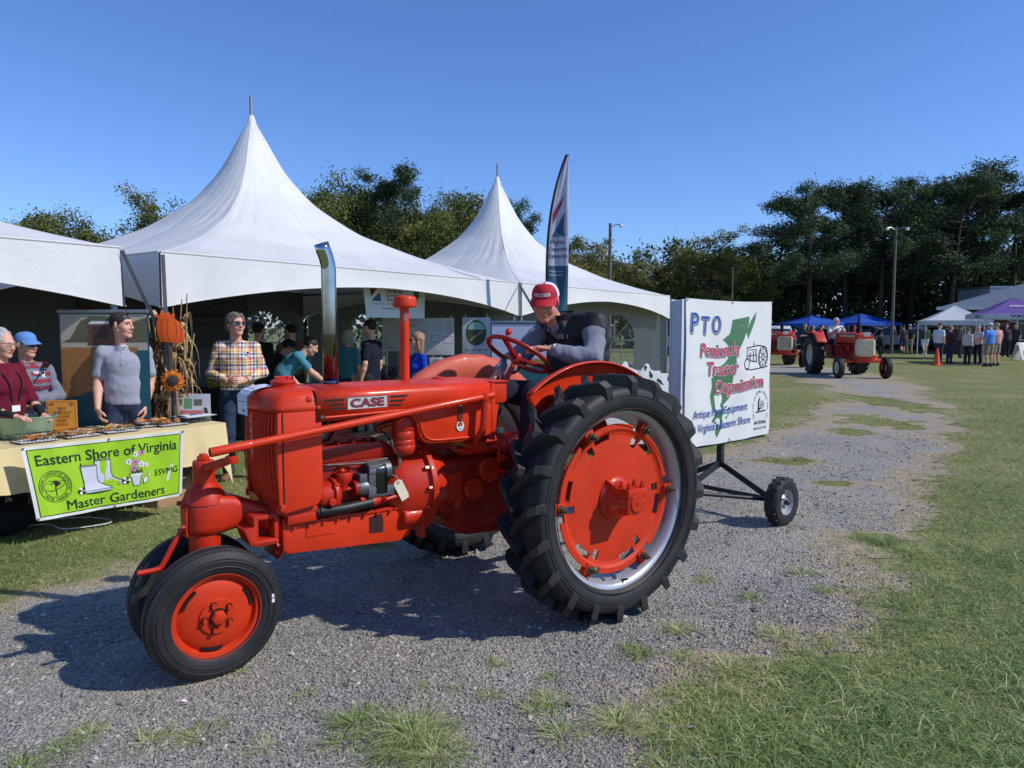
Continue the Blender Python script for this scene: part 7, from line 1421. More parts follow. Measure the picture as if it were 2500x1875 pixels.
def draped_table(label,c,rz,w,d,h=.74,mat=BLKC):
    t=thing('draped_table',label,'table',c,rz,'draped tables inside the tents');m=MB();m.box((0,0,h-.015),(w,d,.03));m.build('tabletop',mat,t,bev=.004)
    for x in(-w/2+.1,w/2-.1):
        for y in(-d/2+.08,d/2-.08):m=MB();m.cyl((x,y,0),(x,y,h-.03),.014,.014,8);m.build('leg',STEEL,t)
    n=60;per=[]
    for i in range(n):
        f=i/n*4;k=int(f);q=f-k;cs=[(-1,-1),(1,-1),(1,1),(-1,1)];x=cs[k][0]+(cs[(k+1)%4][0]-cs[k][0])*q;y=cs[k][1]+(cs[(k+1)%4][1]-cs[k][1])*q;per.append((x,y))
    m=MB();m.loft([[np.array((x*(w/2+.006+v*.02*(1+math.sin(i*2.1))),y*(d/2+.006+v*.02*(1+math.sin(i*2.1))),h-(h-.06)*v))for i,(x,y)in enumerate(per)]for v in(0,.5,1)],caps=False);m.build('drape',mat,t,smooth=70);return t
PLUSH=[M('plush_'+n,c,.95,var=.3,scale=25,bump=.6,bscale=90)for n,c in(('white',(150,150,148)),('black',(30,30,34)),('brown',(110,80,58)),('yellow',(170,150,50)),('purple',(84,56,110)),('green',(70,110,60)),('red',(140,44,44)),('grey',(96,98,104)))]
def toy_pile(base,ux,uy,n,seed,where):
    rg=np.random.default_rng(seed);names=['white','black','brown','yellow','purple','green','red','grey']
    for i in range(n):
        x,y=rg.uniform(-1,1,2);lay=int(i/(n/2.0));p=base+ux*x*(1-.3*lay)+uy*y*(1-.3*lay);c=i%8
        t=thing('plush_toy','%s plush toy %s in the heap %s'%(names[c],('at the left end','left of middle','in the middle','right of middle','at the right end')[min(4,int((x+1)*2.5))],where),'toy',(p[0],p[1],base[2]+.0+.085*lay),rg.uniform(0,6),'plush toys heaped on the tables')
        m=MB();m.sphere((0,0,.05),(.07,.05,.05),10);m.build('body',PLUSH[c],t);m=MB();m.sphere((.075,0,.095),(.045,.045,.042),10);hd=m.build('head',PLUSH[c],t)
        for s in(-1,1):m=MB();m.sphere((.07,s*.035,.135),(.012,.015,.02),8);m.build('ear',PLUSH[(c+2)%8],hd);m=MB();m.sphere((.05,s*.045,.022),(.035,.018,.02),8);m.build('leg',PLUSH[c],t)
def inside():
    draped_table('black draped table with a heap of toys, left of the exhaust stack',tent_world(T1C,3.0,2.6,0),TA,1.8,.7);toy_pile(tent_world(T1C,3.0,2.6,.745),TU*.75,TV*.25,22,1,'left of the exhaust stack')
    draped_table('black draped table with a heap of toys, right of the exhaust stack',tent_world(T1C,4.7,1.7,0),TA,1.8,.7);toy_pile(tent_world(T1C,4.75,1.7,.745),TU*.75,TV*.25,26,2,'right of the exhaust stack')
    draped_table('dark draped table far inside the middle tent, behind the man in plaid',tent_world(T1C,1.5,3.4,0),TA,1.8,.7)
    draped_table('dark draped table inside the left tent, behind the two women',tent_world(T0C,4.6,1.9,0),TA,1.8,.7)
    sg=thing('poster','dark purple printed panel on the table behind the woman in blue cap','sign',tent_world(T0C,5.0,1.75,.742),0);m=MB();m.box((0,0,.30),(1.2,.02,.6));m.build('panel',M('panel_dark',(34,34,42),.5),sg,bev=.004);S=Sheet(lambda u,v:np.array((u,-.011,v)),sg,.002);S.poly([(-.6,.36),(.6,.36),(.6,.50),(-.6,.50)],M('panel_purple',(92,36,84),.5),1,'print');S.text('GROWING THE SHORE: AG',-.56,.405,.05,1.1,WPR,bold=.02,layer=2);S.poly([(-.5,.06),(.1,.06),(.1,.32),(-.5,.32)],M('panel_photo',(90,104,128),.5,var=.5,scale=8),1,'photo')
    wl=thing('wall_banner','dark grey fabric banner with black lettering on the tent back wall','banner',tent_world(T1C,1.65,TS*.9-.16,0),TA);fn=lambda u,v:np.array((u,-.015*math.sin(u*2),v));m=MB();m.grid(lambda u,v:fn(3.05*u,1.25+1.0*v),20,4);m.build('sheet',M('banner_grey',(84,86,88),.8,var=.06),wl,smooth=60);S=Sheet(fn,wl,.004);vce_logo(S,.06,1.70,.26,1,1.);S.text('Virginia Cooperative Extension',.36,1.82,.13,2.2,INK,bold=.012);S.text('Virginia Tech  -  Virginia State University',.4,1.66,.07,2.1,INK);clover(S,2.84,1.82,.15,1,1.,INK)
    def board(label,px,Y,w,z0,z1,art,rz=0.):
        b=thing('display_board',label,'display board',((px-1250)/FPX*Y,Y,0),rz,'display boards inside the tents');m=MB();m.box((0,0,(z0+z1)/2),(w,.02,z1-z0));m.build('panel',BOARD,b,bev=.003)
        for x in(-w/2+.05,w/2-.05):m=MB();m.cyl((x,.02,0),(x,.02,z1+.05),.012,.012,8);m.build('post',POLE,b)
        S=Sheet(lambda u,v:np.array((u,-.011,v)),b,.002);art(S,w,z0,z1)
    GL=M('pencil_grey',(120,122,128),.7);RL=M('pencil_red',(170,96,96),.7)
    def art1(S,w,a,b):
        S.text('and',-w*.46,b-.13,.04,.1,GL);S.text('You',-w*.28,b-.22,.045,.13,GL);[S.stroke([(w*.05,b-.08-.03*i),(w*.25,b-.08-.03*i)],.006,GL,1,'drawing')for i in range(5)];[S.stroke([(w*.33,b-.06-.035*i),(w*.47,b-.06-.035*i)],.008,RL,1,'drawing')for i in range(6)]
        for x,y,q in((.0,.27,.07),(.28,.29,.07)):S.stroke([(w*x,b-y),(w*x+q*2,b-y),(w*x+q*2,b-y-q*1.5),(w*x,b-y-q*1.5),(w*x,b-y)],.006,GL if x<.2 else RL,1,'drawing')
    def art2(S,w,a,b):
        c=(0,b-.24);S.poly([(c[0]+.16*math.cos(t),c[1]+.2*math.sin(t))for t in np.linspace(0,6.28,25)[:-1]],M('art_green',(60,84,60),.7,var=.4,scale=20),1,'drawing');S.poly([(c[0]+.13*math.cos(t),c[1]+.05+.12*math.sin(t))for t in np.linspace(0,3.14,15)],M('art_sky',(150,190,180),.7),2,'drawing');S.stroke([(c[0]-.1,c[1]-.12),(c[0]+.08,c[1]+.02)],.03,M('art_tan',(170,130,84),.7),3,'drawing');[S.poly([(-.18+.1*i,b-.52),(-.12+.1*i,b-.52),(-.12+.1*i,b-.50),(-.18+.1*i,b-.50)],GL,1,'drawing')for i in range(4)]
    def art3(S,w,a,b):S.text('ERS',-w*.3,a+.04,.05,.12,GL);[S.stroke([(-w*.1+.02*i,b-.02),(-w*.12+.02*i,b-.06)],.008,GL,1,'drawing')for i in range(4)]
    def art4(S,w,a,b):S.text('HONEY',-w*.4,a+.03,.06,w*.8,M('print_navy',(60,70,100),.6),bold=.02)
    board('white display board of pencil drawings behind the woman in blue polo',1053,11.6,.72,1.2,1.78,art1);board('narrow white display board with a round landscape picture',1163,11.6,.44,1.2,1.79,art2);board('small lettered board low behind the woman in blue polo',1066,11.4,.22,1.03,1.17,art3);board('board lettered in navy, below the round landscape picture',1166,11.4,.30,1.06,1.18,art4);board('white display board left of the blue polo woman, with small drawings',957,11.9,.3,1.25,1.8,art3)
    draped_table('dark draped table under the display boards at the far tent',tent_world(T3C,.4,.0,0),TA,1.8,.6);
    pk=thing('notice_card','pink paper notice standing before the toys right of the exhaust','sign',D(873,935,10.6),0);m=MB();m.box((0,0,0),(.17,.004,.24));m.box((0,.04,-.118),(.12,.08,.004));m.build('card',M('pink_paper',(206,140,122),.7),pk);S=Sheet(lambda u,v:np.array((u,-.003,v)),pk,.001);[S.stroke([(-.06,.08-.025*i),(.06,.08-.025*i)],.006,INK,1,'print')for i in range(6)if i!=3]
inside()
# ------------------------------------------------------------------ people
def cloth_stripes(name,cols,widths,axis=2,scale=1.):pass
def plaid():
    m=bpy.data.materials.new('plaid_shirt');m.use_nodes=True;nt=m.node_tree;N=nt.nodes;L=nt.links;b=N['Principled BSDF'];tc=N.new('ShaderNodeTexCoord');sx=N.new('ShaderNodeSeparateXYZ');L.new(tc.outputs['Object'],sx.inputs[0])
    def band(o,per,stops):
        a=N.new('ShaderNodeMath');a.operation='DIVIDE';L.new(o,a.inputs[0]);a.inputs[1].default_value=per;f=N.new('ShaderNodeMath');f.operation='FRACT';L.new(a.outputs[0],f.inputs[0]);r=N.new('ShaderNodeValToRGB');r.color_ramp.interpolation='CONSTANT';el=r.color_ramp.elements
        el[0].position=0;el[0].color=(*lin(stops[0][1]),1);el[1].position=stops[1][0];el[1].color=(*lin(stops[1][1]),1)
        for p,c in stops[2:]:e=el.new(p);e.color=(*lin(c),1)
        L.new(f.outputs[0],r.inputs[0]);return r.outputs[0]
    P=[(0,(228,220,200)),(.16,(216,168,40)),(.32,(228,220,204)),(.42,(36,52,110)),(.60,(228,220,204)),(.70,(196,44,44)),(.84,(220,180,70))];Q=[(0,(228,220,204)),(.14,(36,52,110)),(.32,(228,220,204)),(.44,(216,168,40)),(.60,(228,220,204)),(.72,(196,44,44)),(.86,(96,160,186))]
    v=band(sx.outputs[0],.115,P);ad=N.new('ShaderNodeMath');ad.operation='ADD';L.new(sx.outputs[2],ad.inputs[0]);ad.inputs[1].default_value=5;h=band(ad.outputs[0],.115,Q);mx=N.new('ShaderNodeMix');mx.data_type='RGBA';mx.blend_type='MIX';mx.inputs[0].default_value=.5;L.new(v,mx.inputs[6]);L.new(h,mx.inputs[7]);L.new(mx.outputs[2],b.inputs['Base Color']);b.inputs['Roughness'].default_value=.9;b.inputs['Specular IOR Level'].default_value=.2;return m
def stripes(name,c1,c2,per=.05):
    m=bpy.data.materials.new(name);m.use_nodes=True;nt=m.node_tree;N=nt.nodes;L=nt.links;b=N['Principled BSDF'];tc=N.new('ShaderNodeTexCoord');w=N.new('ShaderNodeTexWave');w.bands_direction='Z';w.inputs['Scale'].default_value=.314/per;w.inputs['Distortion'].default_value=.3;L.new(tc.outputs['Object'],w.inputs['Vector']);r=N.new('ShaderNodeValToRGB');r.color_ramp.interpolation='CONSTANT';r.color_ramp.elements[0].color=(*lin(c1),1);r.color_ramp.elements[1].position=.5;r.color_ramp.elements[1].color=(*lin(c2),1);L.new(w.outputs[0],r.inputs[0]);L.new(r.outputs[0],b.inputs['Base Color']);b.inputs['Roughness'].default_value=.9;return m
POLO=M('polo_grey',(158,162,172),.95,var=.10,scale=60,spec=.2);MAROON=M('maroon_tee',(104,26,44),.95,var=.1,spec=.2);TEALS=M('teal_tee',(76,138,158),.95,var=.08,spec=.2);BLUEP=M('royal_polo',(30,64,176),.9,var=.08,spec=.2);TANS=M('tan_shirt',(120,96,70),.95,spec=.2);NAVYT=M('navy_tee',(28,32,48),.95,spec=.2);WORK=M('work_shirt',(122,126,138),.9,var=.12,scale=12,spec=.25);VESTM=M('vest_black',(40,40,43),.6,var=.2,scale=10,spec=.3);SWEAT=M('sweat_grey',(120,124,140),.95,var=.15,scale=20,spec=.2)
H_DK=M('hair_dark',(42,34,30),.6,var=.3,scale=40);H_GR=M('hair_grey',(172,170,168),.7,var=.2,scale=40);H_GB=M('hair_grey_brown',(108,98,90),.65,var=.3,scale=40);H_BL=M('hair_blonde',(150,116,82),.6,var=.3,scale=40);H_W=M('hair_white',(200,200,198),.7,var=.15,scale=40)
def name_tag(root,J,C,which,side=1,up=.09,lines=True):
    c=J['chest']+C['xr']*.085*side*C['S']+C['up']*up*C['S']+C['fwd']*.4;p=C['onto'](which,c,C['fwd'],.006);m=MB();n=C['fwd'];m.box(p,(.085,.004,.055),[C['xr'],n,C['up']]);t=m.build('name_tag',TAGM,root,smooth=0)
    S=Sheet(lambda u,v:p+C['xr']*-u*-1+C['up']*v+n*.0025,t,.0008)
    m=MB();m.box(p+n*.003+C['xr']*-.028+C['up']*.012,(.02,.001,.02),[C['xr'],n,C['up']]);m.build('print',INK,t,smooth=0)
    for q in(-.004,-.014):m=MB();m.box(p+n*.003+C['xr']*.006+C['up']*q,(.055,.001,.005),[C['xr'],n,C['up']]);m.build('print',INK,t,smooth=0)
def driver():
    def ex(root,J,C):
        hp=C['hp'];S=Sheet(lambda u,v:hp((-.094*math.sin(u/.094),-.012+.112*math.cos(u/.094)-.35*(v)*1.0*(v>0)*.9,.058+v)),C['cap'],.003)
        S.text('HOOBER',-.05,.004,.021,.105,WPR,bold=.02)
        a,b=J['elL'],J['wrL'];d=nrm(b-a);m=MB();m.lathe([(.028,-.009),(.031,-.009),(.031,.009),(.028,.009)],b-d*.012,d,20,closed=True);w=m.build('watch',STEELW,root);n=nrm(np.array((-.75,.1,.6)));x,y,_=frame(n);m=MB();m.cyl(b-d*.012+n*.028,b-d*.012+n*.038,.017,.017,16);m.build('watch_face',WPR,w)
        c=J['chest']+np.array((-.11,.4,.03));V,Fc=text_tris('CASE I',0.);V=(V-V.mean(0))*.026;mm=MB();mm.add([C['onto']('vest',c-np.array((1,0,0))*v[0]+np.array((0,0,1))*v[1],np.array((-.3,1,0)),.004)for v in V],Fc);mm.build('lettering',WPR,root,smooth=0,fix=False)
        m=MB();nk=J['neck']
        def col(u,v):a=math.pi/2+.35+u*(2*math.pi-.7);r=.078+.012*v;return nk+np.array((math.cos(a)*r*1.08,math.sin(a)*r+.012*v,-.05+.07*v-.02*math.sin(a)))
        m.grid(col,24,4);m.build('vest_collar',VESTM,root,smooth=60)
    person('driver in red and white cap, black vest and grey-blue work shirt, steering the red tractor',TR_R,TR_A-math.pi/2,1.76,
           dict(pel=(0,-.42,1.16),waist=(0,-.46,1.29),chest=(0,-.45,1.535),neck=(0,-.315,1.695),head=(0,-.175,1.785),shL=(-.21,-.40,1.645),shR=(.20,-.38,1.635),elL=(-.335,-.28,1.425),wrL=(-.215,-.045,1.49),elR=(.27,-.14,1.40),wrR=(.12,.10,1.345),hipL=(-.1,-.40,1.14),hipR=(.1,-.40,1.14),knL=(-.2,.08,1.22),knR=(.2,.08,1.22),anL=(-.24,.17,.83),anR=(.24,.17,.83),
                hdL=nrm((.55,.8,.12)),hnL=np.array((-.1,-.1,1.)),curlL=(.25,.55),hdR=nrm((-.1,.75,-.5)),hnR=np.array((.3,.3,1)),curlR=(.3,.5),seated=1,abs_head=1),top=dict(mat=WORK,sleeve='long',cuff=.88,hem=-.04,fold=.014,loose=.022),vest=dict(mat=VESTM,sleeve='none',hem=-.08,fold=.013,loose=.04,name='vest',open=1),bottom=dict(mat=NAVY,w=1.05),hair=('short',H_GR),hat=('cap',M('cap_red',(178,20,38),.8,var=.08),M('cap_red'),M('cap_white',(220,218,224),.8,var=.08)),skin=SKIN_D,shoes=SHOEB,lod=0,lean_head=(38,-19,0),extra=ex,build=1.16,collar=(WORK,0))
driver()
def polo_ex(root,J,C):
    c=J['chest']+C['up']*.08*C['S']+C['fwd']*.4;V=[]
    for i in range(7):
        for s in(-1,1):V.append(C['onto']('shirt',c+C['xr']*s*.016+C['up']*(.04-.022*i),C['fwd'],.003))
    m=MB();m.add(V,[(2*i,2*i+1,2*i+3,2*i+2)for i in range(6)]);pk=m.build('placket',POLO,root,smooth=60)
    for z in(.03,-.02,-.07):m=MB();p=C['onto']('shirt',c+C['up']*z,C['fwd'],.006);m.sphere(p,.006,8);m.build('button',TAGM,pk)
    nk=J['neck']-C['up']*.03;m=MB();m.lathe([(.05,-.03),(.066,-.02),(.064,.0),(.058,.006)],nk+C['fwd']*.012,C['up'],20);m.build('undershirt',WHITE,root)
def near_people():
    person('man in light grey polo shirt standing behind the garden table, looking right',(-3.57,6.78,0),R(202),1.775,dict(elR=(.215,-.0,1.12),wrR=(.205,.16,.90),elL=(-.205,-.05,1.12),wrL=(-.175,.07,.90),hdR=(-.25,.4,-.85),curlR=(.35,.45),hdL=(.15,.3,-.9),curlL=(.5,.6)),top=dict(mat=POLO,sleeve='short',hem=-.03,slen=.74,loose=.013,fold=.006),bottom=dict(mat=JEANS),hair=('short',H_DK),shoes=SHOE,lod=0,lean_head=(52,0,0),collar=(POLO,0),build=.97,extra=polo_ex)
    def ex(root,J,C):
        name_tag(root,J,C,'shirt',-1,.04);m=MB();a,b=J['elL'],J['wrL'];d=nrm(b-a);m.lathe([(.028,-.008),(.031,-.008),(.031,.008),(.028,.008)],b-d*.01,d,16,closed=True);m.build('watch',STEELW,root)
        m=MB();m.lathe([(.172*1.02,0),(.172*1.05,.0),(.172*1.05,.04),(.172*1.02,.04)],(0,0,.985*C['S']),(0,0,1),30,closed=True);o=m.build('belt',BLACKF,root);o.scale=(1,.72,1)
    person('man in colourful plaid shirt and dark sunglasses with clasped hands',(-2.93,7.85,0),R(197),1.79,dict(elR=(.25,-.02,1.12),wrR=(.09,.23,1.055),elL=(-.25,-.02,1.12),wrL=(-.09,.24,1.06),hdR=(-.75,.45,.1),hnR=(.4,.8,.2),curlR=(.35,.5),hdL=(.75,.45,.05),hnL=(-.4,.8,.2),curlL=(.35,.5)),top=dict(mat=plaid(),sleeve='long',cuff=.66,hem=-.0,fold=.007,loose=.014),bottom=dict(mat=JEANS),hair=('mop',H_GB),shoes=SHOE,glasses='dark',lod=0,lean_head=(32,2,0),collar=(plaid(),0),extra=ex)
    def ex2(root,J,C):
        m=MB();S_=C['S'];nk=J['neck']
        for s in(-1,1):m.tube(crv([nk+np.array((s*.06,-.03,-.02)),C['onto']('shirt',nk+np.array((s*.06,.4,-.12)),(0,1,0),.012),C['onto']('shirt',J['chest']+np.array((s*.05,.4,-.02)),(0,1,0),.012),C['onto']('shirt',J['chest']+np.array((s*.025,.4,-.14)),(0,1,0),.012)],5),.005,5)
        m.build('lanyard',BLACKF,root);p=C['onto']('shirt',J['chest']+np.array((0,.4,-.2)),(0,1,0),.006);m=MB();m.box(p,(.07,.004,.05));m.build('badge',TAGM,root)
    person('woman with curly grey hair and glasses in maroon shirt, at left edge',(-4.14,5.98,0),R(252),1.61,dict(elR=(.24,.08,1.10),wrR=(.16,.33,1.02),elL=(-.22,.06,1.1),wrL=(-.10,.34,1.0),hdR=(-.1,1,-.12),hnR=(0,.1,1),hdL=(.3,1,-.1),hnL=(0,.1,1),curlR=(.2,.25),curlL=(.2,.3)),top=dict(mat=BLACKF,sleeve='long',hem=-.05,loose=.002,name='undershirt'),vest=dict(mat=MAROON,sleeve='short',hem=-.1,loose=.018,slen=.9),bottom=dict(mat=DARKP),hair=('curly',H_GR),glasses='clear',female=True,lod=0,lean_head=(8,-8,0),extra=ex2,shoes=SHOEB)
    def ex3(root,J,C):
        name_tag(root,J,C,'shirt',-1,.06);m=MB();WS=M('star_white',(206,206,214),.9)
        for x,z,r in((.10,.02,.035),(.16,-.10,.03),(.05,-.22,.035),(-.03,-.16,.025),(.14,-.2,.025)):
            c=J['chest']+C['xr']*x+C['up']*z+C['fwd']*.4;pts=[]
            for k in range(10):a=k*math.pi/5+.3;rr=r if k%2==0 else r*.42;pts.append(C['onto']('shirt',c+C['xr']*rr*math.cos(a)+C['up']*rr*math.sin(a),C['fwd'],.005))
            ctr=C['onto']('shirt',c,C['fwd'],.006);m=MB();m.add(pts+[ctr],[(i,(i+1)%10,10)for i in range(10)]);m.build('star_print',WS,root,smooth=0)
        RS=M('stripe_red',(138,50,60),.9)
        for z,x0,x1,w in((.135,-.15,.15,.05),(.06,-.17,-.02,.03),(.0,-.17,-.03,.03),(-.06,-.17,-.04,.03)):
            V=[];n_=10
            for i in range(n_+1):
                for s in(-1,1):V.append(C['onto']('shirt',J['chest']+C['xr']*(x0+(x1-x0)*i/n_)+C['up']*(z+s*w/2)+C['fwd']*.4,C['fwd'],.004))
            m=MB();m.add(V,[(2*i,2*i+1,2*i+3,2*i+2)for i in range(n_)]);m.build('stripe_print',RS,root,smooth=60)
    person('woman in light blue cap and sunglasses, grey star-print sweatshirt, behind the tub',(-4.28,6.5,0),R(218),1.59,dict(elR=(.25,.03,1.12),wrR=(.06,.24,1.07),elL=(-.25,.02,1.12),wrL=(-.04,.26,1.12),hdR=(-.9,.3,.2),hnR=(.3,.9,.2),hdL=(.9,.3,.1),hnL=(-.3,.9,.2),curlR=(.4,.4),curlL=(.4,.4)),top=dict(mat=SWEAT,sleeve='long',hem=-.1,loose=.02,fold=.009),bottom=dict(mat=JEANS),hair=('short',H_GR),hat=('cap',M('cap_blue',(96,140,206),.85,var=.06)),glasses='dark',female=True,build=1.0,lod=0,lean_head=(38,-4,0),extra=ex3,shoes=SHOEB)
near_people()
def tent_people():
    G_='visitors inside the tents';FAC=lambda dx,dy:math.atan2(-dx,dy)
    at=lambda px,Y:((px-1250)/FPX*Y,Y,0)
    person('dark clothed visitor with a cap, in front of the lit tent window',at(632,11.2),FAC(.2,1),1.70,top=dict(mat=BLACKF,sleeve='short'),bottom=dict(mat=DARKP),hair=('short',H_DK),hat=('cap',BLACKF),lod=1,build=1.15,group=G_)
    person('dark clothed visitor in a wide hat bending over, beside the man in plaid',at(648,9.9),FAC(.9,.3),1.62,dict(chest=(0,.12,1.24),neck=(0,.24,1.38),head=(0,.33,1.47),shR=(.18,.16,1.33),shL=(-.18,.16,1.33),elR=(.2,.3,1.08),wrR=(.14,.45,.92),elL=(-.2,.3,1.08),wrL=(-.14,.45,.92)),top=dict(mat=BLACKF,sleeve='short'),bottom=dict(mat=DARKP),hair=('short',H_DK),hat=('sun',BLACKF),lod=1,build=1.2,group=G_,lean_head=(0,-25,0))
    person('visitor in tan shirt and dark cap with back turned, inside the middle tent',at(712,11.6),FAC(-.35,1),1.68,top=dict(mat=TANS,sleeve='short'),bottom=dict(mat=DARKP),hair=('short',H_DK),hat=('cap',M('cap_dark',(34,32,32),.9)),lod=1,group=G_,lean_head=(35,-12,0),build=1.05)
    person('visitor in teal T-shirt leaning over the toy table, left of the exhaust',at(690,9.6),FAC(1,.35),1.68,dict(chest=(0,.14,1.24),neck=(0,.27,1.37),head=(0,.37,1.45),shR=(.18,.18,1.33),shL=(-.18,.18,1.33),elR=(.22,.36,1.1),wrR=(.15,.55,.95),elL=(-.22,.36,1.1),wrL=(-.15,.55,.95)),top=dict(mat=TEALS,sleeve='short',hem=-.02),bottom=dict(mat=JEANS),hair=('short',H_DK),lod=1,group=G_,lean_head=(0,-30,0))
    person('woman with grey bob and teal top, back turned, right of the exhaust',at(851,11.4),FAC(.3,1),1.60,top=dict(mat=TEALS,sleeve='short'),bottom=dict(mat=JEANS),hair=('bob',H_GR),lod=1,female=True,group=G_)
    person('dark haired man in navy T-shirt between exhaust and air stack',at(905,10.7),FAC(-1,.35),1.75,top=dict(mat=NAVYT,sleeve='short'),bottom=dict(mat=DARKP),hair=('short',H_DK),lod=1,group=G_)
    person('woman with long blonde hair and sunglasses in royal blue polo',at(1021,9.5),FAC(-.85,-.45),1.575,top=dict(mat=BLUEP,sleeve='short'),bottom=dict(mat=DARKP),hair=('long',H_BL),glasses='dark',lod=1,female=True,group=G_,lean_head=(0,0,0),collar=(BLUEP,0))
tent_people()
# ------------------------------------------------------------------ background at the right: wide-front tractors, canopies, cars, building, crowd
CREAM=M('cream_paint',(206,198,168),.5);ORR=paint('orange_red',(188,50,22));
def wide_tractor(label,loc,rz):
    T=thing('tractor',label,'tractor',loc,rz,'orange-red wide-front tractors on the drive');B=lambda n,m,mat=ORR,bev=.006,par=T,sm=38:m.build(n,mat,par,bev=bev,smooth=sm)
    for s in(1,-1):
        w=bpy.data.objects.new('rear_wheel',None);scene.collection.objects.link(w);w.parent=T;c=(0,s*.76,.70);ag_tyre(w,c,.70,.36,.38,18,lug=.05);m=MB();m.lathe([(.39,s*.12),(.37,s*.10),(.35,s*.05),(.3,s*.03),(.12,s*.05),(.1,s*.09),(0,s*.1)],c,(0,1,0),36);m.build('rim',CREAM,w,smooth=40)
        w=bpy.data.objects.new('front_wheel',None);scene.collection.objects.link(w);w.parent=T;c=(2.3,s*.74,.35);m=MB();pr=[(.2,-.07),(.22,-.085),(.28,-.09),(.33,-.075),(.345,-.06),(.34,-.045),(.35,-.03),(.35,0)];m.lathe(pr+[(r,-h)for r,h in pr[-2::-1]],c,(0,1,0),40);m.build('tyre',RUB,w,smooth=35);m=MB();m.lathe([(.205,s*.07),(.2,s*.05),(.17,s*.03),(.08,s*.04),(.06,s*.07),(0,s*.075)],c,(0,1,0),28);m.build('rim',CREAM,w,smooth=40)
        m=MB();m.cyl((2.3,s*.62,.28),(2.3,s*.62,.58),.035,.035,12);B('kingpin',m)
        m=MB();secs=[]
        for i in range(21):
            a=R(-62+120*i/20);e=np.array([math.sin(a),0,math.cos(a)]);cc=np.array((0,0,.70));secs.append([cc+e*.5+np.array((0,s*.52,0)),cc+e*.76+np.array((0,s*.53,0)),cc+e*.79+np.array((0,s*.58,0)),cc+e*.79+np.array((0,s*.86,0)),cc+e*.75+np.array((0,s*.89,0))])
        m.loft(secs,caps=False,closed=False);f=B('fender',m,ORR,0,sm=50);so=f.modifiers.new('s','SOLIDIFY');so.thickness=.008
    m=MB();m.box((2.3,0,.55),(.09,1.3,.08));B('front_axle',m);m=MB();m.loft([[np.array((u,y,z))for y,z in rrect(-hw,z0,hw,z1,r,4)]for u,hw,z0,z1,r in((.75,.3,1.12,1.47,.06),(1.5,.29,1.12,1.46,.07),(2.35,.28,1.1,1.44,.08),(2.5,.26,1.1,1.4,.09))]);hood=B('hood',m,ORR,0,sm=50)
    m=MB();m.box((1.5,0,.85),(1.3,.34,.5));m.box((.3,0,.8),(1.2,.5,.5));B('engine_and_gearbox',m,RED3,.02);m=MB();m.box((2.35,0,.82),(.3,.5,.58));B('nose_frame',m,ORR,.03)
    m=MB();m.loft([[np.array((u,y,z))for y,z in rrect(-hw,.72,hw,1.27,.1,4)]for u,hw in((2.44,.30),(2.53,.29),(2.56,.25))]);gr=B('grille',m,CREAM,0,sm=40)
    for i in range(13):y=-.21+.035*i;m=MB();m.box((2.565,y,1.0),(.012,.012,.46));B('grille_bar',m,CREAM,0,par=gr)
    m=MB();m.box((2.554,0,1.0),(.012,.47,.48));B('grille_recess',m,M('grille_dark',(70,66,54),.7),0,par=gr)
    for s in(1,-1):
        m=MB();m.box((1.75,s*.294,1.36),(1.2,.006,.05));B('name_strip',m,CREAM,0);m=MB();m.cyl((1.3,s*.16,.9),(1.3,s*.28,.9),.06,.06,12);B('oil_filter',m,RED3,.01);m=MB();m.box((1.7,s*.22,.95),(.3,.1,.2));B('manifold',m,RED3,.01)
    m=MB();m.cyl((1.9,0,1.4),(1.9,0,2.05),.03,.03,12);m.cyl((1.9,0,1.45),(1.9,0,1.75),.065,.065,14);B('muffler',m,BLACKF,.003);m=MB();m.cyl((1.3,.1,1.4),(1.3,.1,1.72),.035,.035,12);B('air_stack',m,ORR,.004)
    m=MB();m.box((-.15,0,1.05),(.45,.46,.1));m.box((-.38,0,1.25),(.08,.46,.35));B('seat',m,BLACKF,.03);m=MB();m.tube([(.75,0,1.2),(.45,0,1.5)],.02,8);B('steering_column',m,BLACKF);hc=np.array((.42,0,1.52));ax=nrm((-.5,0,.85));x,y,d=frame(ax,(0,1,0));m=MB();m.tube([hc+(x*math.cos(a)+y*math.sin(a))*.21 for a in np.linspace(0,6.283,24,endpoint=False)],.014,8,closed=True);m.tube([hc-x*.2,hc+x*.2],.01,6);m.tube([hc-y*.2,hc+y*.2],.01,6);B('steering_wheel',m,BLACKF,0)
    m=MB();m.box((2.6,0,1.42),(.006,.2,.14),roty(R(-20)));B('number_paper',m,WPR,0);m=MB();m.tube([(.9,.2,1.0),(2.3,.6,.62)],.02,8);m.tube([(.9,-.2,1.0),(2.3,-.6,.62)],.02,8);B('radius_rod',m);return T
A1=(11.39,25.95,0);WT1=wide_tractor('orange-red tractor with cream grille, driven by a bearded man, in the background',A1,R(-93.5));wide_tractor('orange-red tractor half hidden behind the sign cart, following the other',(11.45,32.6,0),R(-97))
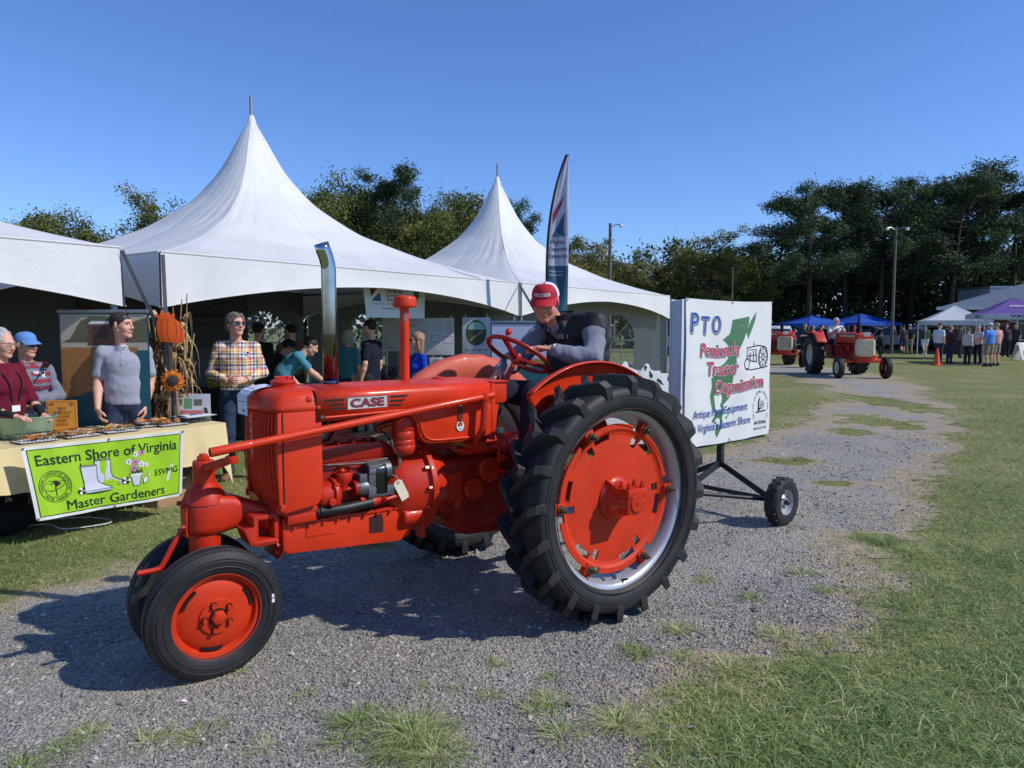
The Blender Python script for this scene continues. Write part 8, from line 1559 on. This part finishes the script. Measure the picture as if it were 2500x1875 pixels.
def crowd():
    G_='crowd standing round the show ground';FAC=lambda dx,dy:math.atan2(-dx,dy)
    rv=lambda q:np.array(A1)+rotz(R(-93.5))@np.array(q)
    person('bearded driver in white T-shirt on the orange-red tractor',A1,R(-93.5)-math.pi/2,1.78,dict(pel=(0,-.12,1.16),waist=(0,-.12,1.29),chest=(0,-.08,1.5),neck=(0,-.06,1.68),head=(0,-.02,1.83),shL=(-.2,-.06,1.62),shR=(.2,-.06,1.62),elL=(-.28,.08,1.38),elR=(.28,.08,1.38),wrL=(-.17,.33,1.47),wrR=(.17,.33,1.47),hipL=(-.1,-.1,1.13),hipR=(.1,-.1,1.13),knL=(-.2,.35,1.15),knR=(.2,.35,1.15),anL=(-.24,.45,.75),anR=(.24,.45,.75),seated=1),top=dict(mat=WHITE,sleeve='short'),bottom=dict(mat=NAVY),hair=('thin',H_W),beard=H_W,lod=2,build=1.25,lean_head=(20,0,0))
    def bg(label,px,topy,feet,face,hmax=1.86,**k):
        Y=CH*FPX/(feet-HY);h=min(hmax,CH+(HY-topy)/FPX*Y);person(label,((px-1250)/FPX*Y,Y,0),FAC(*face),h/(1.0 if not k.get('hat')else 1.012),lod=k.pop('lod',3),group=G_,hands=False,**k)
    T_=lambda mat,**k:dict(mat=mat,sleeve=k.get('s','short'),loose=.02)
    STR=stripes('striped_top',(196,200,208),(90,112,140),.06);GRN=M('green_shirt',(64,84,74),.95);OLV=M('olive_jacket',(66,72,50),.95);CHAR=M('charcoal_shirt',(62,62,62),.95);ORS=M('hi_vis_orange',(236,96,60),.9);REDS=M('coral_red_shirt',(206,66,62),.9);SKYB=M('sky_blue_shirt',(84,134,208),.9);PINKS=M('pale_pink_shirt',(206,150,140),.9);CRM=M('cream_shirt',(206,202,190),.9);PLB=stripes('check_top',(150,140,150),(88,66,84),.05)
    cross=dict(elR=(.25,.06,1.14),wrR=(-.02,.22,1.16),elL=(-.25,.06,1.14),wrL=(.02,.24,1.13));walk=dict(knR=(.1,.12,.5),anR=(.1,.12,.1),knL=(-.1,-.02,.5),anL=(-.1,-.26,.16));hip=dict(elR=(.32,-.1,1.14),wrR=(.2,.08,1.02))
    bg('woman in striped top walking past the far tent corner',1634,807,887,(1,.3),top=T_(STR),bottom=dict(mat=JEANS),hair=('long',H_DK),female=True,pose=walk)
    bg('security officer in dark uniform behind the orange-red tractor',1963,784,878,(.2,-1),top=T_(NAVYT),bottom=dict(mat=NAVY),hair=('short',H_GB),pose=cross)
    bg('woman in grey top and jeans left of the dark uniformed officer',1938,803,872,(1,-.2),top=T_(CHAR),bottom=dict(mat=JEANS),hair=('short',H_DK),female=True)
    bg('person in bright orange top right of the dark uniformed officer',1983,795,872,(.3,-1),top=T_(ORS),bottom=dict(mat=JEANS),hair=('short',H_BL),female=True)
    bg('person in coral red shirt left of the bearded driver',2003,792,874,(1,-.2),top=T_(REDS),bottom=dict(mat=JEANS),hair=('short',H_DK))
    bg('boy in black hooded top walking right of the orange-red tractor',2150,810,876,(-.1,-1),top=T_(BLACKF,s='long'),bottom=dict(mat=BLACKF),hair=('short',H_DK),hat=('cap',M('cap_plum',(90,50,70),.9)),pose=walk)
    bg('walker in charcoal shirt and shorts with back turned, leftmost of four',2203,793,866,(.2,1),top=T_(CHAR),bottom=dict(kind='shorts',mat=JEANS),hair=('short',H_DK),pose=walk)
    bg('walker in light blue cap, second of the four',2219,789,865,(.2,1),top=T_(NAVYT),bottom=dict(mat=KHAKI),hair=('short',H_DK),hat=('cap',M('cap_sky',(150,180,214),.9)))
    bg('walker in dark green shirt and jeans, third of the four',2239,786,863,(.2,1),top=T_(GRN,s='long'),bottom=dict(mat=JEANS),hair=('short',H_GR),build=1.12,pose=walk)
    bg('walker in olive jacket and white shorts, rightmost of four',2257,783,867,(.2,1),top=T_(OLV,s='long'),bottom=dict(kind='shorts',mat=WHITE),hair=('short',H_DK),hat=('cap',OLV),shoes=SHOEW,build=1.15,pose=walk)
    bg('man in dark red cap, white T-shirt and jeans behind the orange cone',2291,784,889,(.8,.3),top=T_(WHITE),bottom=dict(mat=JEANS),hair=('short',H_GR),hat=('cap',M('cap_maroon',(104,28,36),.9)),build=1.22,lod=2)
    bg('woman in maroon top with hand on hip beside the white T-shirt man',2318,795,887,(1,.1),top=T_(M('maroon_long',(84,40,46),.9),s='long'),bottom=dict(mat=JEANS),hair=('short',H_BL),female=True,build=1.15,pose=hip,lod=2)
    bg('woman in checked top standing behind the man in white hat',2344,793,874,(.6,-.6),top=T_(PLB,s='long'),bottom=dict(mat=DARKP),hair=('short',H_DK),female=True,pose=cross)
    bg('man in cream shirt and dark bucket hat',2362,799,891,(.7,.2),top=T_(CRM,s='long'),bottom=dict(mat=DARKP),hair=('short',H_GR),hat=('sun',M('hat_olive',(84,86,76),.9)),lod=2)
    bg('woman in pale top and light cap with folded arms',2387,793,891,(-.6,-.3),top=T_(M('blush_top',(206,186,182),.9)),bottom=dict(mat=NAVY),hair=('short',H_DK),hat=('cap',M('cap_stone',(150,150,148),.9)),female=True,pose=cross,lod=2)
    bg('man in sky blue shirt, white cap and khaki shorts',2414,782,895,(-.2,1),top=T_(SKYB),bottom=dict(kind='shorts',mat=KHAKI),hair=('short',H_GR),hat=('cap',M('cap_offwhite',(206,212,220),.9)),build=1.15,lod=2)
    bg('man in pale pink shirt and tan cap behind the sky blue shirt',2431,784,893,(-.3,1),top=T_(PINKS),bottom=dict(kind='shorts',mat=KHAKI),hair=('short',H_GR),hat=('cap',M('cap_tan',(160,140,110),.9)),build=1.1,lod=2)
    bg('visitor in dark plum top in the shade of the purple canopy',2454,790,872,(-.4,-1),top=T_(M('plum_top',(66,46,58),.9)),bottom=dict(mat=DARKP),hair=('long',H_DK),female=True)
    bg('visitor in dark checked shirt at the photo\'s right edge',2478,788,872,(-1,-.3),top=T_(CHAR),bottom=dict(mat=DARKP),hair=('short',H_GB))
crowd()
def canopy(label,px,Y,w,eave,peak,mat,rz=0.,val=None,text=None):
    t=thing('pop_up_canopy',label,'canopy',((px-1250)/FPX*Y,Y,0),rz,'pop-up canopies across the show ground');h=w/2;cs=[(-h,-h),(h,-h),(h,h),(-h,h)];m=MB();n=8
    for k in range(4):
        a,b=np.array(cs[k]),np.array(cs[(k+1)%4])
        def pan(u,v):p=a*(1-u)+b*u;q=p*(1-v);return np.array((q[0],q[1],eave+(peak-eave)*v**1.15-.06*math.sin(math.pi*u)*(1-v)*v*2))
        m=MB();m.grid(pan,n,n);m.build('roof_panel',mat,t,smooth=50)
        def vl(u,v):p=a*(1-u)+b*u;return np.array((p[0]*1.004,p[1]*1.004,eave+.005-.22*v-.03*v*math.sin(u*math.pi)))
        m=MB();m.grid(vl,8,2);vv=m.build('valance',val or mat,t,smooth=50)
        if text and k in text:
            nx_=nrm(np.array([(b-a)[1],-(b-a)[0],0]));e=nrm(np.array([*(b-a),0]));S=Sheet(lambda u,v:np.array((a[0]*1.006,a[1]*1.006,eave-.2))+e*u+np.array((0,0,v))+nx_*.012,vv,.004)
            for(st,u,v,hh,ww,mt)in text[k]:S.text(st,u,v,hh,ww,mt,bold=.02)
        m=MB();m.cyl((cs[k][0]*.985,cs[k][1]*.985,0),(cs[k][0]*.985,cs[k][1]*.985,eave),.022,.02,8);m.build('leg',WHITE,t)
        m=MB();m.tube([(a[0]*.98,a[1]*.98,eave-.02),((a+b)[0]/2*.98,(a+b)[1]/2*.98,eave-.45),(b[0]*.98,b[1]*.98,eave-.02)],.012,6);m.build('truss',WHITE,t)
    return t
CBLUE=M('canopy_blue',(36,92,200),.7,var=.08,transl=.25);CWHITE=M('canopy_white',(206,210,216),.7,var=.05,transl=.2);CPUR=M('canopy_purple',(104,76,150),.7,var=.08,transl=.15);VPUR=M('print_purple',(70,44,110),.6)
canopy('blue pop-up canopy behind the officer, left of the two blue ones',1978,56,3.7,1.95,2.62,CBLUE,R(20));canopy('blue pop-up canopy behind the bearded driver, right of the two',2098,56,3.9,2.0,2.7,CBLUE,R(20))
canopy('white pop-up canopy left of the purple one',2325,39,3.0,2.0,2.8,CWHITE,R(-22))
PT=canopy('purple topped pop-up canopy with white printed valance at right edge',2468,33.5,3.05,2.24,3.0,CPUR,R(-18),CWHITE,{0:[('VA250',1.0,.03,.13,.95,VPUR)],3:[('VA250',1.7,.04,.12,.7,VPUR)],1:[('VA250',.4,.04,.12,.7,VPUR)]})
_S=Sheet(lambda u,v:np.array((u*(1-v*.62),-1.525*(1-v)-.012,2.24+.76*v**1.15+.012)),PT,.01);_S.text('AMERICA',-.55,.44,.09,.9,WPR,bold=.02);_S.text('TURNS 250',-.45,.30,.07,.75,WPR,bold=.02)if False else None
def cone(label,px,base,hpx):
    Y=CH*FPX/(base-HY);H=hpx/FPX*Y;t=thing('traffic_cone',label,'cone',((px-1250)/FPX*Y,Y,0),0,'orange traffic cones on the lawn');OC=M('cone_orange',(240,88,28),.6,var=.05);m=MB();m.box((0,0,.02),(.36,.36,.04));m.build('base',OC,t,bev=.01);m=MB();m.lathe([(.14,.03),(.135,.06),(.03,H),(.02,H+.005),(0,H+.005)],(0,0,0),(0,0,1),20);c=m.build('body',OC,t)
    m=MB();m.lathe([(.098,H*.38),(.075,H*.56)],(0,0,0),(0,0,1),20);o=m.build('collar',M('cone_collar',(240,130,80),.4),c)
cone('orange traffic cone in front of the man in white T-shirt',2288,892,42);cone('orange traffic cone behind the front wheel of the orange-red tractor',2134,878,26);cone('small far orange cone left of the white T-shirt man',2263,856,20);cone('small far orange cone right of the maroon topped woman',2327,857,18)
def pole(label,px,topy,Y,r,lamps):
    p=D(px,topy,Y);t=thing('light_pole',label,'pole',(p[0],Y,0),0,'wooden light poles');m=MB();m.cyl((0,0,0),(.0,0,p[2]),r*1.15,r*.8,10);m.build('pole',M('weathered_wood',(106,98,88),.9,var=.2,scale=8),t)
    for s in lamps:
        m=MB();m.tube([(0,0,p[2]-.25),(s*.35,-.1,p[2]-.08),(s*.6,-.15,p[2]-.1)],.03,6);a=m.build('lamp_arm',POLE,t);m=MB();m.lathe([(.04,.08),(.11,.0),(.12,-.06),(.09,-.1),(0,-.12)],(s*.62,-.15,p[2]-.15),(0,0,1),14);m.build('lamp_head',WHITE,a)
pole('tall bare light pole with one lamp, right of the feather flag',1490,545,45,.11,(1,));pole('tall wooden light pole with two lamps before the pines',2188,553,46,.085,(-1,1));pole('thin pole above the sign board',1789,652,50,.05,())
def car(label,px,Y,rz,col,kind=0):
    t=thing('parked_car',label,'car',((px-1250)/FPX*Y,Y,0),rz,'cars parked along the trees');L_,W_=4.7,1.84;hh=(1.48,1.75,1.9)[kind];m=MB()
    body=[(-2.3,.35),(-2.34,.62),(-2.25,.95),(-1.9,1.0),(1.0,1.02),(2.0,.92),(2.3,.75),(2.34,.5),(2.28,.33)];cab={0:[(-1.75,.98),(-1.2,1.42),(-.6,hh),(.25,hh),(1.1,1.0)],1:[(-2.2,.98),(-2.05,1.6),(-1.8,hh),(.3,hh),(1.2,1.02)],2:[(-.3,.98),(-.15,1.75),(.1,hh),(.85,hh),(1.5,1.05)]}[kind]
    secs=[[np.array((x,s*W_/2*k,z))for x,z in body]for s,k in((-1,.93),(-1,1.),(1,1.),(1,.93))];m.loft([[p*np.array((1,.97,1))for p in secs[0]],secs[1],secs[2],[p*np.array((1,.97,1))for p in secs[3]]]);m.build('body',col,t,bev=.05,smooth=40)
    m=MB();m.loft([[np.array((x*(.985),s*(W_/2-.06-.16*(z-.98)/(hh-.98)),z))for x,z in cab]for s in(-1,1)]);m.build('roof',col,t,bev=.04,smooth=40)
    gl=M('car_glass',(24,28,32),.08,spec=.6)
    for s in(-1,1):
        zz0,zz1=1.06,hh-.12;m=MB();a=[(np.interp(z,[q[1]for q in cab[:3]],[q[0]for q in cab[:3]])+.12,z)for z in(zz0,zz1)];b_=[(np.interp(z,[cab[4][1],cab[3][1]],[cab[4][0],cab[3][0]])-.12,z)for z in(zz1,zz0)];yy=lambda z:s*(W_/2-.055-.16*(z-.98)/(hh-.98));m.add([(x,yy(z),z)for x,z in a+b_],[(0,1,2,3)]);m.build('window',gl,t,smooth=0)
        for x in(-1.42,1.42):w=MB();w.lathe([(.2,s*.1),(.31,s*.1),(.33,s*.05),(.33,-s*.1),(.2,-s*.1)],(x,s*(W_/2-.1),.33),(0,1,0),24);wo_=w.build('wheel',RUB,t);w=MB();w.lathe([(.2,s*.09),(.1,s*.07),(0,s*.09)],(x,s*(W_/2-.1),.33),(0,1,0),16);w.build('hubcap',SILVER,wo_)
    for x0,x1 in((cab[3],cab[4]),(cab[1],cab[0])):m=MB();m.add([(x0[0]*.985+(.02 if x0[0]>0 else-.02),s*(W_/2-.28),x0[1]-.06)for s in(-1,1)]+[(x1[0]*.985+(.02 if x1[0]>0 else-.02),s*(W_/2-.14),x1[1]+.08)for s in(1,-1)],[(0,1,2,3)]);m.build('windscreen',gl,t,smooth=0)
    for s in(-1,1):m=MB();m.box((2.3,s*.68,.72),(.06,.3,.12));m.build('headlight',M('car_lamp',(206,206,206),.2),t,bev=.02);m=MB();m.box((-2.31,s*.74,.8),(.05,.2,.16));m.build('tail_light',M('car_tail',(120,20,20),.3),t,bev=.02)
CW_,CS_,CG_,CD_=M('car_white',(214,216,220),.25,coat=.6,var=.02),M('car_silver',(150,154,160),.3,.4,coat=.6,var=.02),M('car_grey',(84,88,94),.3,.3,coat=.6,var=.02),M('car_dark',(34,36,42),.25,coat=.6,var=.02)
for a in[('white van parked left of the blue canopies, behind the following tractor',1893,52,1.35,CW_,1),('silver car parked behind the left blue canopy',1945,60,.25,CS_,0),('white car parked under the left blue canopy',2015,62,.15,CW_,1),('silver car parked between blue canopies and lamp pole',2112,60,.3,CS_,0),('white pickup parked behind the walkers',2172,58,2.9,CW_,2),('dark car parked right of the lamp pole',2215,62,.2,CD_,1),('white car parked behind the man in white T-shirt',2285,56,.3,CW_,1),('grey car parked behind the maroon topped woman',2335,54,.25,CG_,0)]:car(*a)
def building():
    t=thing('brick_building','low brick building with blue-grey roof at the right edge','building',(27.0,46,0),R(-26));BR=M('brick_wall',(88,62,54),.9,var=.35,scale=30);m=MB();W_,De,H=20,13,2.9;m.box((0,De/2,H/2),(W_,De,H));wl_=m.build('wall',BR,t)
    m=MB();o=.6;m.add([(-W_/2-o,-o,H-.05),(W_/2+o,-o,H-.05),(W_/2+o,De+o,H-.05),(-W_/2-o,De+o,H-.05),(-W_/2+6.6,De/2,H+2.2),(W_/2-6.6,De/2,H+2.2)],[(0,1,5,4),(1,2,5),(2,3,4,5),(3,0,4),(3,2,1,0)]);r=m.build('roof',M('roof_grey_blue',(92,104,122),.8,var=.12,scale=12),t,smooth=0);m=MB();m.box((0,-o-.02,H-.08),(W_+2*o,.05,.2));m.build('fascia',WHITE,r)
    for x in(-8.4,-5.6,-2.6,.2):
        m=MB();m.box((x,-.01,1.55),(1.5,.06,1.4));w=m.build('window',WHITE,t,bev=.01)
        for dx in(-.36,.36):m=MB();m.box((x+dx,-.045,1.55),(.64,.02,1.24));m.build('pane',M('building_glass',(40,48,58),.1),w)
    for c_ in list(t.children):
        c_.location.x+=W_/2
    b=thing('white_shed','small flat-roofed white building behind the brick one','building',(37.1,58,0),0);m=MB();m.box((0,0,2.3),(2.1,4,4.6));m.build('wall',M('siding_white',(196,202,210),.7),b);m=MB();m.box((0,0,4.68),(2.3,4.3,.16));m.build('roof',SILVER,b,bev=.02)
    for i in range(8):m=MB();m.box((0,-2.01,.3+.55*i),(2.1,.03,.03));m.build('siding_board',M('siding_white'),b)
    s=thing('sandwich_board','white folding sandwich board on the grass at the right edge','sign',((2492-1250)/FPX*37,37,0),R(20))
    for k in(-1,1):m=MB();m.box((0,k*.16,.45),(.6,.02,.92),rotx(-k*R(16)));p=m.build('panel',WHITE,s,bev=.004)
    m=MB();m.prism([(-.1,.3),(.1,.3),(0,.55)],(0,-.315,0),(1,0,0),(0,.28,1),(0,-.01,0));m.build('print',M('print_orange',(220,90,40),.6),s)
building()
